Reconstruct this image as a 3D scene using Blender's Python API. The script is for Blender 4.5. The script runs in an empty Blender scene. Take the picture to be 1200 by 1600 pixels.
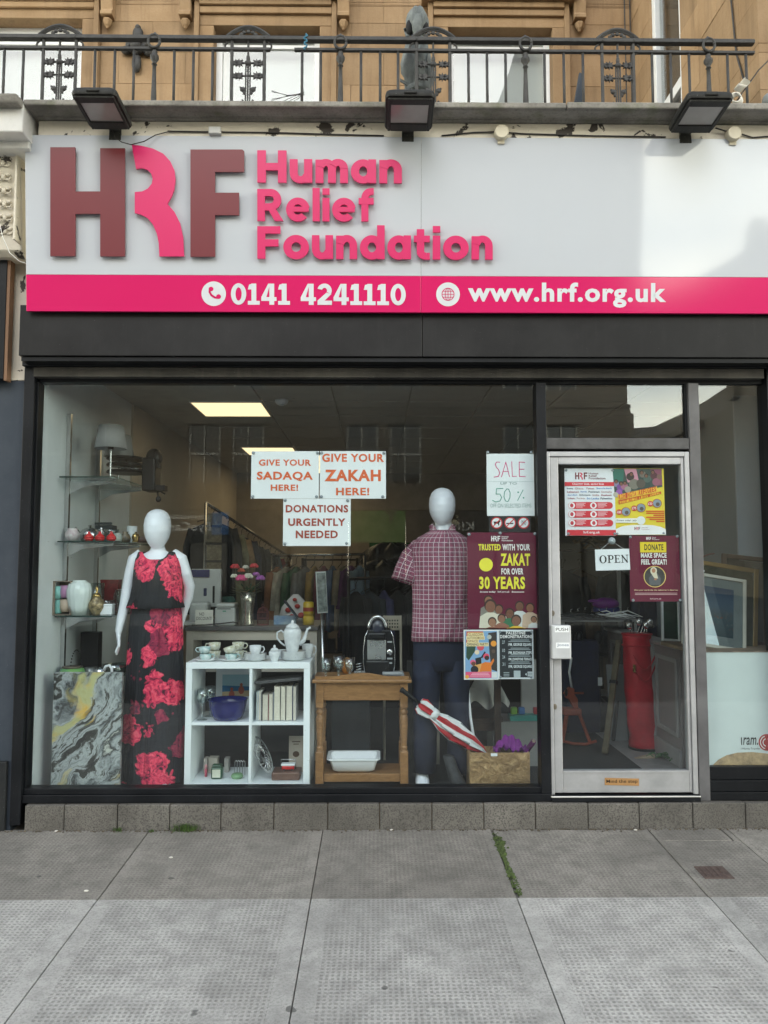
import bpy, bmesh, math, random
from math import sin, cos, pi, radians as R
from mathutils import Vector, Matrix
rnd = random.Random(7)
sc = bpy.context.scene
COL = sc.collection
# ------------------------------------------------------------------ camera
CAM = Vector((0.0, -4.7, 1.6)); PITCH = R(4.05); YAW = R(0.6)
cd = bpy.data.cameras.new('camera'); cam = bpy.data.objects.new('camera', cd); COL.objects.link(cam)
cd.sensor_fit = 'HORIZONTAL'; cd.sensor_width = 36; cd.lens = 36
cd.clip_start = 0.05; cd.clip_end = 3000
cam.location = CAM; cam.rotation_euler = (pi/2+PITCH, 0, -YAW); sc.camera = cam
FWD = Vector((sin(YAW)*cos(PITCH), cos(YAW)*cos(PITCH), sin(PITCH)))
RGT = Vector((cos(YAW), -sin(YAW), 0)); UPV = RGT.cross(FWD)
# ------------------------------------------------------------------ world, sun, exposure
w = bpy.data.worlds.new('World'); sc.world = w; w.use_nodes = True
nt = w.node_tree; N = nt.nodes; L = nt.links
bg = N['Background']; bg.inputs['Strength'].default_value = 0.075
sky = N.new('ShaderNodeTexSky'); sky.sky_type = 'NISHITA'; sky.sun_disc = False
SUN_EL, SUN_AZ = R(38), R(190)
sky.sun_elevation = SUN_EL; sky.sun_rotation = SUN_AZ; sky.altitude = 50
tc = N.new('ShaderNodeTexCoord'); mp = N.new('ShaderNodeMapping'); mp.inputs['Scale'].default_value = (1, 1, 2.4)
ns = N.new('ShaderNodeTexNoise'); ns.inputs['Scale'].default_value = 2.6; ns.inputs['Detail'].default_value = 7; ns.inputs['Roughness'].default_value = .55
cr = N.new('ShaderNodeValToRGB'); cr.color_ramp.elements[0].position = .34; cr.color_ramp.elements[1].position = .62
cr.color_ramp.elements[0].color = (.45,.45,.45,1); cr.color_ramp.elements[1].color = (.97,.97,.97,1)
mx = N.new('ShaderNodeMix'); mx.data_type = 'RGBA'
n2 = N.new('ShaderNodeTexNoise'); n2.inputs['Scale'].default_value = 4; n2.inputs['Detail'].default_value = 5
c2 = N.new('ShaderNodeValToRGB'); c2.color_ramp.elements[0].position = .35; c2.color_ramp.elements[1].position = .66
c2.color_ramp.elements[0].color = (11,12.8,15.2,1); c2.color_ramp.elements[1].color = (21,21.2,20.4,1)
L.new(tc.outputs['Generated'], mp.inputs['Vector']); L.new(mp.outputs[0], ns.inputs['Vector']); L.new(mp.outputs[0], n2.inputs['Vector'])
L.new(ns.outputs['Fac'], cr.inputs[0]); L.new(n2.outputs['Fac'], c2.inputs[0])
L.new(cr.outputs[0], mx.inputs[0]); L.new(sky.outputs[0], mx.inputs[6]); L.new(c2.outputs[0], mx.inputs[7]); 
# creamier and brighter towards the horizon all round, as on a bright evening
se = N.new('ShaderNodeSeparateXYZ'); L.new(tc.outputs['Generated'], se.inputs[0])
hr = N.new('ShaderNodeValToRGB'); hr.color_ramp.elements[0].position = .0; hr.color_ramp.elements[0].color = (8.5,7.7,6.0,1); hr.color_ramp.elements[1].position = .75; hr.color_ramp.elements[1].color = (.85,.9,1,1); e_ = hr.color_ramp.elements.new(.25); e_.color = (6.5,6.0,4.8,1); e_ = hr.color_ramp.elements.new(.43); e_.color = (1.5,1.47,1.35,1)
mu = N.new('ShaderNodeMix'); mu.data_type = 'RGBA'; mu.blend_type = 'MULTIPLY'; mu.inputs[0].default_value = 1
L.new(se.outputs[2], hr.inputs[0]); L.new(mx.outputs[2], mu.inputs[6]); L.new(hr.outputs[0], mu.inputs[7]); L.new(mu.outputs[2], bg.inputs['Color'])
sd = bpy.data.lights.new('sun', 'SUN'); sd.energy = 1.5; sd.angle = R(34); sd.color = (1, .985, .96)
sun = bpy.data.objects.new('sun', sd); COL.objects.link(sun)
sdir = Vector((sin(SUN_AZ)*cos(SUN_EL), cos(SUN_AZ)*cos(SUN_EL), sin(SUN_EL)))
sun.rotation_euler = (-sdir).to_track_quat('-Z', 'Y').to_euler(); sun.location = (0, -6, 12)
vs = sc.view_settings; vs.view_transform = 'Standard'; vs.look = 'None'; vs.exposure = 0.02; vs.gamma = 1; vs.use_curve_mapping = False
sc.cycles.max_bounces = 10; sc.cycles.transparent_max_bounces = 24; sc.cycles.glossy_bounces = 5; sc.cycles.diffuse_bounces = 4
sc.cycles.sample_clamp_indirect = 6; sc.cycles.caustics_reflective = False; sc.cycles.caustics_refractive = False
sc.cycles.use_denoising = True

# ------------------------------------------------------------------ helpers
def at(px, py, y):
    """the point of the vertical plane at depth y that the photograph shows at pixel (px, py)"""
    d = FWD + RGT*((px-600)/1200) + UPV*((800-py)/1200)
    return CAM + d*((y-CAM.y)/d.y)
def X(px, y, py=900): return at(px, py, y).x
def Z(py, y, px=600): return at(px, py, y).z
def lin(h):
    if isinstance(h, str):
        h = h.lstrip('#'); v = [int(h[i:i+2], 16)/255 for i in (0, 2, 4)]
        return tuple(c/12.92 if c <= .04045 else ((c+.055)/1.055)**2.4 for c in v)
    return tuple(h)
MATS = {}
def pm(name, col, rough=.5, metal=0, var=.12, scale=6, bump=0, bscale=60, spec=.5, coat=0, emit=0, col2=None, dirt=0, ivar=0):
    """principled material: base colour with noise variation, optional second colour, fine bump"""
    if name in MATS: return MATS[name]
    m = bpy.data.materials.new(name); m.use_nodes = True; t = m.node_tree; b = t.nodes['Principled BSDF']
    c = lin(col); l = t.links.new
    b.inputs['Roughness'].default_value = rough; b.inputs['Metallic'].default_value = metal
    b.inputs['Specular IOR Level'].default_value = spec; b.inputs['Coat Weight'].default_value = coat; b.inputs['Coat Roughness'].default_value = .06
    b.inputs['Base Color'].default_value = (*c, 1)
    if emit:
        b.inputs['Emission Color'].default_value = (*c, 1); b.inputs['Emission Strength'].default_value = emit
    if var or bump:
        g = t.nodes.new('ShaderNodeTexCoord')
    if var:
        n = t.nodes.new('ShaderNodeTexNoise'); n.inputs['Scale'].default_value = scale; n.inputs['Detail'].default_value = 6; n.inputs['Roughness'].default_value = .6
        l(g.outputs['Object'], n.inputs['Vector'])
        rp = t.nodes.new('ShaderNodeValToRGB'); rp.color_ramp.elements[0].position = .3; rp.color_ramp.elements[1].position = .7
        a = lin(col2) if col2 is not None else tuple(x*(1-var) for x in c)
        z = c if col2 is not None else tuple(min(1, x*(1+var)) for x in c)
        rp.color_ramp.elements[0].color = (*a, 1); rp.color_ramp.elements[1].color = (*z, 1)
        l(n.outputs['Fac'], rp.inputs[0]); out = rp.outputs[0]
        if dirt:
            n3 = t.nodes.new('ShaderNodeTexNoise'); n3.inputs['Scale'].default_value = scale*2.7; n3.inputs['Detail'].default_value = 9; n3.inputs['Roughness'].default_value = .75
            l(g.outputs['Object'], n3.inputs['Vector'])
            r3 = t.nodes.new('ShaderNodeValToRGB'); r3.color_ramp.elements[0].position = .56; r3.color_ramp.elements[1].position = .72
            l(n3.outputs['Fac'], r3.inputs[0])
            mm = t.nodes.new('ShaderNodeMath'); mm.operation = 'MULTIPLY'; mm.inputs[1].default_value = dirt; l(r3.outputs[0], mm.inputs[0])
            x2 = t.nodes.new('ShaderNodeMix'); x2.data_type = 'RGBA'; x2.inputs[7].default_value = (.03,.027,.022,1)
            l(mm.outputs[0], x2.inputs[0]); l(out, x2.inputs[6]); out = x2.outputs[2]
        if ivar:
            oi = t.nodes.new('ShaderNodeObjectInfo'); hs = t.nodes.new('ShaderNodeHueSaturation')
            mr = t.nodes.new('ShaderNodeMapRange'); mr.inputs[3].default_value = 1-ivar; mr.inputs[4].default_value = 1+ivar
            l(oi.outputs['Random'], mr.inputs[0]); l(mr.outputs[0], hs.inputs['Value']); l(out, hs.inputs['Color']); out = hs.outputs[0]
        l(out, b.inputs['Base Color'])
        rr = t.nodes.new('ShaderNodeMapRange'); rr.inputs[3].default_value = max(0, rough-.1*min(1, rough*3)); rr.inputs[4].default_value = min(1, rough+.1)
        l(n.outputs['Fac'], rr.inputs[0]); l(rr.outputs[0], b.inputs['Roughness'])
    if bump:
        nb = t.nodes.new('ShaderNodeTexNoise'); nb.inputs['Scale'].default_value = bscale; nb.inputs['Detail'].default_value = 5
        l(g.outputs['Object'], nb.inputs['Vector'])
        bp = t.nodes.new('ShaderNodeBump'); bp.inputs['Strength'].default_value = bump; bp.inputs['Distance'].default_value = .01
        l(nb.outputs['Fac'], bp.inputs['Height']); l(bp.outputs[0], b.inputs['Normal'])
    MATS[name] = m; return m
def ink(c, rough=.45):
    k = 'ink_%s' % (c if isinstance(c, str) else '_'.join('%.2f' % x for x in c)).lstrip('#')
    return pm(k, c, rough=rough, var=.04, scale=9)
def glassmat(name, tint=(.9,.95,.94), r0=.045, rough=0, dirt=0):
    if name in MATS: return MATS[name]
    m = bpy.data.materials.new(name); m.use_nodes = True; t = m.node_tree; t.nodes.clear(); l = t.links.new
    o = t.nodes.new('ShaderNodeOutputMaterial'); mix = t.nodes.new('ShaderNodeMixShader')
    tr = t.nodes.new('ShaderNodeBsdfTransparent'); gl = t.nodes.new('ShaderNodeBsdfGlossy')
    tr.inputs['Color'].default_value = (*tint, 1); gl.inputs['Roughness'].default_value = rough
    lw = t.nodes.new('ShaderNodeLayerWeight'); lw.inputs['Blend'].default_value = .5
    p = t.nodes.new('ShaderNodeMath'); p.operation = 'POWER'; p.inputs[1].default_value = 5
    q = t.nodes.new('ShaderNodeMath'); q.operation = 'MULTIPLY_ADD'; q.inputs[1].default_value = 1-r0; q.inputs[2].default_value = r0
    l(lw.outputs['Facing'], p.inputs[0]); l(p.outputs[0], q.inputs[0]); l(q.outputs[0], mix.inputs[0])
    l(tr.outputs[0], mix.inputs[1]); l(gl.outputs[0], mix.inputs[2])
    last = mix.outputs[0]
    if dirt:
        g = t.nodes.new('ShaderNodeTexCoord'); n = t.nodes.new('ShaderNodeTexNoise'); n.inputs['Scale'].default_value = 1.6; n.inputs['Detail'].default_value = 8
        l(g.outputs['Object'], n.inputs['Vector'])
        mr = t.nodes.new('ShaderNodeMapRange'); mr.inputs[1].default_value = .4; mr.inputs[2].default_value = .8; mr.inputs[3].default_value = dirt*.25; mr.inputs[4].default_value = dirt
        df = t.nodes.new('ShaderNodeBsdfDiffuse'); df.inputs[0].default_value = (.5,.5,.48,1)
        n9 = t.nodes.new('ShaderNodeTexNoise'); n9.inputs['Scale'].default_value = 75; n9.inputs['Detail'].default_value = 2; l(g.outputs['Object'], n9.inputs['Vector'])
        m9 = t.nodes.new('ShaderNodeMapRange'); m9.inputs[1].default_value = .755; m9.inputs[2].default_value = .79; m9.inputs[3].default_value = 0; m9.inputs[4].default_value = .3; l(n9.outputs['Fac'], m9.inputs[0])
        ad = t.nodes.new('ShaderNodeMath'); ad.operation = 'ADD'; l(m9.outputs[0], ad.inputs[1])
        m2 = t.nodes.new('ShaderNodeMixShader'); l(n.outputs['Fac'], mr.inputs[0]); l(mr.outputs[0], ad.inputs[0]); l(ad.outputs[0], m2.inputs[0]); l(last, m2.inputs[1]); l(df.outputs[0], m2.inputs[2]); last = m2.outputs[0]
    l(last, o.inputs['Surface']); MATS[name] = m; return m

class MB:
    """collects shapes in world coordinates, then links them as ONE mesh object"""
    def __init__(s): s.v = []; s.f = []; s.m = []; s.uv = []; s.mats = []; s.cur = 0
    def use(s, mat):
        if mat not in s.mats: s.mats.append(mat)
        s.cur = s.mats.index(mat); return s
    def face(s, idx, uv=None): s.f.append(idx); s.m.append(s.cur); s.uv.append(uv)
    def box(s, x0, x1, y0, y1, z0, z1):
        x0, x1 = min(x0, x1), max(x0, x1); y0, y1 = min(y0, y1), max(y0, y1); z0, z1 = min(z0, z1), max(z0, z1)
        b = len(s.v); s.v += [(x, y, z) for z in (z0, z1) for y in (y0, y1) for x in (x0, x1)]
        for q in ((0,2,3,1),(4,5,7,6),(0,1,5,4),(2,6,7,3),(0,4,6,2),(1,3,7,5)): s.face([b+i for i in q])
        return s
    def obox(s, c, h, rot=None):
        b = len(s.v); c = Vector(c); rot = rot or Matrix.Identity(3)
        for z in (-1, 1):
            for y in (-1, 1):
                for x in (-1, 1): s.v.append(tuple(c + rot @ Vector((x*h[0], y*h[1], z*h[2]))))
        for q in ((0,2,3,1),(4,5,7,6),(0,1,5,4),(2,6,7,3),(0,4,6,2),(1,3,7,5)): s.face([b+i for i in q])
        return s
    def bar(s, p, q, w, t=None, up=(0,0,1)):
        p = Vector(p); q = Vector(q); d = q-p; z = d.normalized(); u = Vector(up)
        if abs(z.dot(u)) > .98: u = Vector((0, 1, 0))
        x = u.cross(z).normalized(); y = z.cross(x); rot = Matrix((x, y, z)).transposed()
        return s.obox((p+q)/2, (w/2, (t or w)/2, d.length/2), rot)
    def loft(s, rings, caps=True, closed=True, uvs=None):
        b = len(s.v); n = len(rings[0])
        for r in rings: s.v += [tuple(p) for p in r]
        for i in range(len(rings)-1):
            for j in range(n if closed else n-1):
                k = (j+1) % n
                u = None
                if uvs: u = [uvs[i][j], uvs[i][j+1], uvs[i+1][j+1], uvs[i+1][j]]
                s.face([b+i*n+j, b+i*n+k, b+(i+1)*n+k, b+(i+1)*n+j], u)
        if caps and closed:
            s.face([b+j for j in range(n)][::-1]); s.face([b+(len(rings)-1)*n+j for j in range(n)])
        return s
    def tube(s, pts, rad, n=8, caps=True):
        pts = [Vector(p) for p in pts]; rings = []; px = None
        for i, p in enumerate(pts):
            d = (pts[min(i+1, len(pts)-1)]-pts[max(i-1, 0)]).normalized()
            if px is None:
                u = Vector((0,0,1)) if abs(d.z) < .9 else Vector((1,0,0)); px = u.cross(d).normalized()
            else:
                px = (px - d*px.dot(d)).normalized()
            py = d.cross(px); r = rad[i] if isinstance(rad, (list, tuple)) else rad
            rings.append([p + px*(r*cos(2*pi*k/n)) + py*(r*sin(2*pi*k/n)) for k in range(n)])
        return s.loft(rings, caps)
    def lathe(s, prof, c=(0,0,0), n=20, sx=1, sy=1, rib=0, ribn=0):
        return s.loft([[(c[0]+(r*(1+rib*cos(ribn*2*pi*k/n)))*sx*cos(2*pi*k/n), c[1]+r*sy*(1+rib*cos(ribn*2*pi*k/n))*sin(2*pi*k/n), c[2]+z) for k in range(n)] for r, z in prof])
    def ell(s, c, r, n=14, m=9):
        if not isinstance(r, (tuple, list)): r = (r, r, r)
        return s.loft([[(c[0]+r[0]*max(.001, sin(pi*i/m))*cos(2*pi*k/n), c[1]+r[1]*max(.001, sin(pi*i/m))*sin(2*pi*k/n), c[2]-r[2]*cos(pi*i/m)) for k in range(n)] for i in range(m+1)])
    def prism(s, poly, y0, y1):
        """polygon of (x, z), counter-clockwise seen from -y, extruded from y0 (front) to y1"""
        b = len(s.v); n = len(poly)
        s.v += [(x, y0, z) for x, z in poly] + [(x, y1, z) for x, z in poly]
        s.face([b+i for i in range(n)]); s.face([b+n+i for i in range(n)][::-1])
        for i in range(n):
            k = (i+1) % n; s.face([b+k, b+i, b+n+i, b+n+k])
        return s
    def poly(s, pts, uv=None):
        b = len(s.v); s.v += [tuple(p) for p in pts]; s.face(list(range(b, b+len(pts))), uv); return s
    def grid(s, fn, nu, nv, uvf=None):
        b = len(s.v)
        for i in range(nu+1):
            for j in range(nv+1): s.v.append(tuple(fn(i/nu, j/nv)))
        for i in range(nu):
            for j in range(nv):
                a = b+i*(nv+1)+j
                u = [uvf(*t) for t in ((i/nu, j/nv), ((i+1)/nu, j/nv), ((i+1)/nu, (j+1)/nv), (i/nu, (j+1)/nv))] if uvf else None
                s.face([a, a+nv+1, a+nv+2, a+1], u)
        return s
    def text(s, body, x0, x1, z0, z1, y, bold=0.0, ext=0.0, slant=0):
        """text fitted into the box x0..x1, z0..z1 on the plane y, facing -y"""
        vv, ff = glyphs(body, bold)
        mnx = min(p[0] for p in vv); mxx = max(p[0] for p in vv); mnz = min(p[1] for p in vv); mxz = max(p[1] for p in vv)
        kx = (x1-x0)/max(1e-6, mxx-mnx); kz = (z1-z0)/max(1e-6, mxz-mnz); b = len(s.v)
        s.v += [(x0+(p[0]-mnx)*kx + slant*(p[1]-mnz)*kz, y, z0+(p[1]-mnz)*kz) for p in vv]
        for q in ff: s.face([b+i for i in q])
        if ext:
            b2 = len(s.v); s.v += [(p[0], y+ext, p[2]) for p in s.v[b:b2]]
            cnt = {}
            for q in ff:
                for i in range(len(q)):
                    a, c = q[i], q[(i+1) % len(q)]; cnt[(a, c)] = 1
            for (a, c) in cnt:
                if (c, a) not in cnt: s.face([b+c, b+a, b2+a, b2+c])
        return s
    def build(s, name, mat=None, parent=None, smooth=False, bevel=0, org=None, segs=2, weld=False, auto=None):
        if parent is not None: o3 = ORG[parent.name]
        elif org is not None: o3 = Vector(org)
        else:
            xs = [p[0] for p in s.v]; ys = [p[1] for p in s.v]; zs = [p[2] for p in s.v]
            o3 = Vector(((min(xs)+max(xs))/2, (min(ys)+max(ys))/2, min(zs)))
        me = bpy.data.meshes.new(name)
        me.from_pydata([(p[0]-o3.x, p[1]-o3.y, p[2]-o3.z) for p in s.v], [], s.f)
        if any(u is not None for u in s.uv):
            ul = me.uv_layers.new(name='UVMap'); k = 0
            for q, u in zip(s.f, s.uv):
                for i in range(len(q)):
                    if u is not None: ul.data[k].uv = u[i]
                    k += 1
        if s.mats:
            for m in s.mats: me.materials.append(m)
            me.polygons.foreach_set('material_index', s.m)
        elif mat is not None: me.materials.append(mat)
        if smooth or auto: me.polygons.foreach_set('use_smooth', [True]*len(me.polygons))
        if auto: me.set_sharp_from_angle(angle=R(auto))
        me.update()
        o = bpy.data.objects.new(name, me); COL.objects.link(o)
        if parent is not None: o.parent = parent
        else: o.location = o3
        ORG[o.name] = o3
        if bevel:
            md = o.modifiers.new('bevel', 'BEVEL'); md.width = bevel; md.segments = segs; md.limit_method = 'ANGLE'; md.angle_limit = R(40)
        return o
ORG = {}; GL = {}
def glyphs(body, bold):
    k = (body, bold)
    if k in GL: return GL[k]
    c = bpy.data.curves.new('t', 'FONT'); c.body = body; c.offset = bold; c.resolution_u = 3; c.space_character = 1+bold*3.2; c.fill_mode = 'FRONT'
    o = bpy.data.objects.new('t', c); m = o.to_mesh()
    vv = [(v.co.x, v.co.y) for v in m.vertices]; ff = [list(p.vertices) for p in m.polygons]
    o.to_mesh_clear(); bpy.data.objects.remove(o); bpy.data.curves.remove(c)
    GL[k] = (vv, ff); return GL[k]
def tag(o, label, cat, group=None):
    o['label'] = label; o['category'] = cat
    if group: o['group'] = group
    return o
def thing(name, loc, label, cat, group=None):
    o = bpy.data.objects.new(name, None); COL.objects.link(o); o.location = loc; o.empty_display_size = .05
    ORG[o.name] = Vector(loc); return tag(o, label, cat, group)
def one(name, mb, mat, label, cat, group=None, **kw): return tag(mb.build(name, mat, **kw), label, cat, group)
def struct(name, mb, mat, **kw):
    o = mb.build(name, mat, **kw); o['kind'] = 'structure'; return o
def bx(*a): return MB().box(*a)
def arc(cx, cz, r, a0, a1, n, rz=None):
    return [(cx+r*cos(R(a0+(a1-a0)*i/n)), cz+(rz or r)*sin(R(a0+(a1-a0)*i/n))) for i in range(n+1)]
def dup(o, loc, rotz=0, label=None, scale=None):
    r = o.copy(); COL.objects.link(r); r.location = loc; r.rotation_euler = (0, 0, rotz)
    if scale: r.scale = scale
    if label: r['label'] = label
    ORG[r.name] = Vector(loc)
    for ch in list(o.children):
        c = ch.copy(); COL.objects.link(c); c.parent = r
        for g in list(ch.children):
            d = g.copy(); COL.objects.link(d); d.parent = c
    return r
def holed(mb, xs, zs, holes, y0, y1):
    """wall in the plane y0 made of cells of the grid xs x zs, leaving out the cells in holes and giving them reveals back to y1"""
    for i in range(len(xs)-1):
        for j in range(len(zs)-1):
            a, b, c, d = xs[i], xs[i+1], zs[j], zs[j+1]
            if (i, j) in holes:
                mb.poly([(a,y0,c),(a,y1,c),(a,y1,d),(a,y0,d)]); mb.poly([(b,y0,c),(b,y0,d),(b,y1,d),(b,y1,c)])
                mb.poly([(a,y0,d),(a,y1,d),(b,y1,d),(b,y0,d)]); mb.poly([(a,y0,c),(b,y0,c),(b,y1,c),(a,y1,c)])
            else: mb.poly([(a,y0,c),(b,y0,c),(b,y0,d),(a,y0,d)])
    return mb
# ------------------------------------------------------------------ shared special materials
def nodemat(name, fn):
    if name in MATS: return MATS[name]
    m = bpy.data.materials.new(name); m.use_nodes = True; t = m.node_tree; b = t.nodes['Principled BSDF']
    class H: pass
    h = H(); h.t = t; h.b = b; h.l = t.links.new
    def nd(typ, **kw):
        n = t.nodes.new('ShaderNode'+typ)
        for k, v in kw.items():
            if k.startswith('i_'): n.inputs[k[2:].replace('_', ' ')].default_value = v
            else: setattr(n, k, v)
        return n
    h.nd = nd
    def val(a):
        return a
    def ma(op, a, b2=None, c=None):
        n = nd('Math', operation=op)
        for i, q in enumerate((a, b2, c)):
            if q is None: continue
            if hasattr(q, 'is_output'): h.l(q, n.inputs[i])
            else: n.inputs[i].default_value = q
        return n.outputs[0]
    h.ma = ma
    def mix(f, a, b2, blend='MIX'):
        n = nd('Mix', data_type='RGBA', blend_type=blend)
        for i, q in ((0, f), (6, a), (7, b2)):
            if hasattr(q, 'is_output'): h.l(q, n.inputs[i])
            else: n.inputs[i].default_value = q if i == 0 else (*lin(q), 1)
        return n.outputs[2]
    h.mix = mix
    def noise(v, s, d=5, r=.6, dist=0):
        n = nd('TexNoise'); n.inputs['Scale'].default_value = s; n.inputs['Detail'].default_value = d; n.inputs['Roughness'].default_value = r; n.inputs['Distortion'].default_value = dist
        h.l(v, n.inputs['Vector']); return n.outputs['Fac']
    h.noise = noise
    def ramp(f, stops):
        n = nd('ValToRGB'); e = n.color_ramp.elements
        while len(e) < len(stops): e.new(.5)
        for k, (p, c) in enumerate(stops): e[k].position = p; e[k].color = (*(lin(c) if not isinstance(c, (int, float)) else (c, c, c)), 1)
        h.l(f, n.inputs[0]); return n.outputs[0]
    h.ramp = ramp
    def step(f, a, b2): return ramp(f, [(a, 0.0), (b2, 1.0)])
    h.step = step
    def bump(f, s=.5, d=.01):
        n = nd('Bump'); n.inputs['Strength'].default_value = s; n.inputs['Distance'].default_value = d; h.l(f, n.inputs['Height']); h.l(n.outputs[0], b.inputs['Normal'])
    h.bump = bump
    tcn = nd('TexCoord'); h.obj = tcn.outputs['Object']; h.gen = tcn.outputs['Generated']; h.uv = tcn.outputs['UV']
    fn(h); MATS[name] = m; return m
def slabmat(c1, c2, hole, amp, border):
    def fn(h):
        sp = h.nd('SeparateXYZ'); h.l(h.obj, sp.inputs[0]); sg = h.nd('SeparateXYZ'); h.l(h.gen, sg.inputs[0])
        big = h.noise(h.obj, 1.3, 6, .6); fine = h.noise(h.obj, 95, 4, .75); mid = h.noise(h.obj, 9, 6, .65)
        base = h.mix(h.step(big, .35, .65), c1, c2)
        base = h.mix(h.ma('MULTIPLY', h.step(mid, .42, .66), .6), base, tuple(x*.62 for x in c1))
        base = h.mix(h.ma('MULTIPLY', h.step(fine, .46, .68), .7), base, tuple(x*.5 for x in c1))
        s = .0225
        fx = h.ma('ABSOLUTE', h.ma('SUBTRACT', h.ma('FRACT', h.ma('DIVIDE', sp.outputs[0], s)), .5))
        fy = h.ma('ABSOLUTE', h.ma('SUBTRACT', h.ma('FRACT', h.ma('DIVIDE', sp.outputs[1], s)), .5))
        d = h.ma('MAXIMUM', fx, fy); hm = h.step(h.ma('SUBTRACT', .5, d), .2, .3)      # 1 inside each dimple
        bd = h.ma('ABSOLUTE', h.ma('SUBTRACT', sg.outputs[0], .5)); inside = h.ma('LESS_THAN', bd, .5-border)
        wear = h.step(h.noise(h.obj, 2.2, 4, .6), .28, .5)
        mk = h.ma('MULTIPLY', h.ma('MULTIPLY', hm, inside), wear)
        col = h.mix(h.ma('MULTIPLY', mk, hole), base, tuple(x*.38 for x in c1))
        spots = h.step(h.noise(h.obj, 8.3, 2, .4), .755, .765)
        col = h.mix(h.ma('MULTIPLY', spots, .7), col, (.05,.05,.05))
        stn = h.step(h.noise(h.obj, .9, 7, .7, .8), .5, .72); col = h.mix(h.ma('MULTIPLY', stn, .4), col, tuple(x*.5 for x in c1))
        oi = h.nd('ObjectInfo'); hs = h.nd('HueSaturation'); mr = h.nd('MapRange'); mr.inputs[3].default_value = .86; mr.inputs[4].default_value = 1.08; h.l(oi.outputs['Random'], mr.inputs[0]); h.l(mr.outputs[0], hs.inputs['Value']); h.l(col, hs.inputs['Color']); col = hs.outputs[0]
        h.l(col, h.b.inputs['Base Color']); h.b.inputs['Roughness'].default_value = .88
        h.bump(h.ma('SUBTRACT', h.ma('MULTIPLY', fine, .25), h.ma('MULTIPLY', mk, amp)), .6, .006)
    return fn
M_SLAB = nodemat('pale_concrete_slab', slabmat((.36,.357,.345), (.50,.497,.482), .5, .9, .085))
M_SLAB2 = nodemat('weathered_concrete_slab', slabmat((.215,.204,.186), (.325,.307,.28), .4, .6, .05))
def peel(c, under, thr):
    def fn(h):
        n = h.noise(h.obj, 7.5, 8, .6, .5); f = h.step(n, thr, thr+.015); st = h.noise(h.obj, 14, 6, .7)
        cc = h.mix(h.ma('MULTIPLY', h.step(st, .5, .8), .4), c, tuple(x*.55 for x in lin(c)))
        h.l(h.mix(f, cc, under), h.b.inputs['Base Color']); h.b.inputs['Roughness'].default_value = .6
        h.bump(h.ma('SUBTRACT', h.ma('MULTIPLY', st, .15), f), .6, .008)
    return fn
M_CREAM = nodemat('flaking_cream_paint', peel((.64,.59,.49), (.04,.032,.026), .60))
M_WHITEP = nodemat('flaking_white_paint', peel((.62,.615,.59), (.08,.075,.07), .66))
def mossy(h):
    n = h.noise(h.obj, 4, 7, .65); f = h.noise(h.obj, 60, 4, .7); sp = h.nd('SeparateXYZ'); h.l(h.nd('NewGeometry').outputs['Normal'], sp.inputs[0])
    c = h.mix(h.step(n, .35, .68), (.30,.285,.255), (.15,.14,.125))
    c = h.mix(h.ma('MULTIPLY', h.step(f, .5, .7), .4), c, (.05,.048,.04))
    c = h.mix(h.ma('MULTIPLY', h.step(h.noise(h.obj, 7, 5, .6), .52, .66), .5), c, (.11,.12,.06))
    h.l(c, h.b.inputs['Base Color']); h.b.inputs['Roughness'].default_value = .9; h.bump(h.ma('ADD', n, h.ma('MULTIPLY', f, .3)), .5, .02)
M_MOSSY = nodemat('weathered_cornice_stone', mossy)
def sand(h):
    n = h.noise(h.obj, 2.5, 7, .6); f = h.noise(h.obj, 45, 4, .65)
    c = h.mix(h.step(n, .3, .7), (.26,.165,.085), (.36,.245,.14))
    mp = h.nd('Mapping'); mp.inputs['Scale'].default_value = (5, 5, .6); h.l(h.obj, mp.inputs[0])
    c = h.mix(h.ma('MULTIPLY', h.step(h.noise(mp.outputs[0], 1.6, 6, .6), .5, .75), .55), c, (.12,.075,.04))
    c = h.mix(h.ma('MULTIPLY', h.step(f, .45, .75), .25), c, (.22,.13,.06))
    oi = h.nd('ObjectInfo'); hs = h.nd('HueSaturation'); mr = h.nd('MapRange'); mr.inputs[3].default_value = .88; mr.inputs[4].default_value = 1.1
    h.l(oi.outputs['Random'], mr.inputs[0]); h.l(mr.outputs[0], hs.inputs['Value']); h.l(c, hs.inputs['Color'])
    h.l(hs.outputs[0], h.b.inputs['Base Color']); h.b.inputs['Roughness'].default_value = .85; h.bump(f, .25, .01)
M_SAND = nodemat('golden_sandstone', sand)
M_MORTAR = pm('mortar', (.2,.15,.1), rough=.9)
def dusty(base, dust, amt, rough):
    def fn(h):
        n = h.noise(h.obj, 3, 7, .65); f = h.noise(h.obj, 210, 2, .5); mp = h.nd('Mapping'); mp.inputs['Scale'].default_value = (14, 14, 1.2); h.l(h.obj, mp.inputs[0])
        s = h.noise(mp.outputs[0], 2, 5, .6)
        c = h.mix(h.ma('MULTIPLY', h.step(n, .42, .75), amt), base, dust); c = h.mix(h.ma('MULTIPLY', h.step(s, .55, .8), amt*.6), c, dust)
        c = h.mix(h.ma('MULTIPLY', h.step(f, .73, .78), min(1, amt*2)), c, (.5,.5,.5))
        h.l(c, h.b.inputs['Base Color']); h.b.inputs['Specular IOR Level'].default_value = .22; mr = h.nd('MapRange'); mr.inputs[3].default_value = rough-.08; mr.inputs[4].default_value = rough+.2; h.l(n, mr.inputs[0]); h.l(mr.outputs[0], h.b.inputs['Roughness'])
    return fn
M_BLACK = nodemat('black_painted_aluminium', dusty((.006,.007,.009), (.045,.05,.06), .16, .36))
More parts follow.
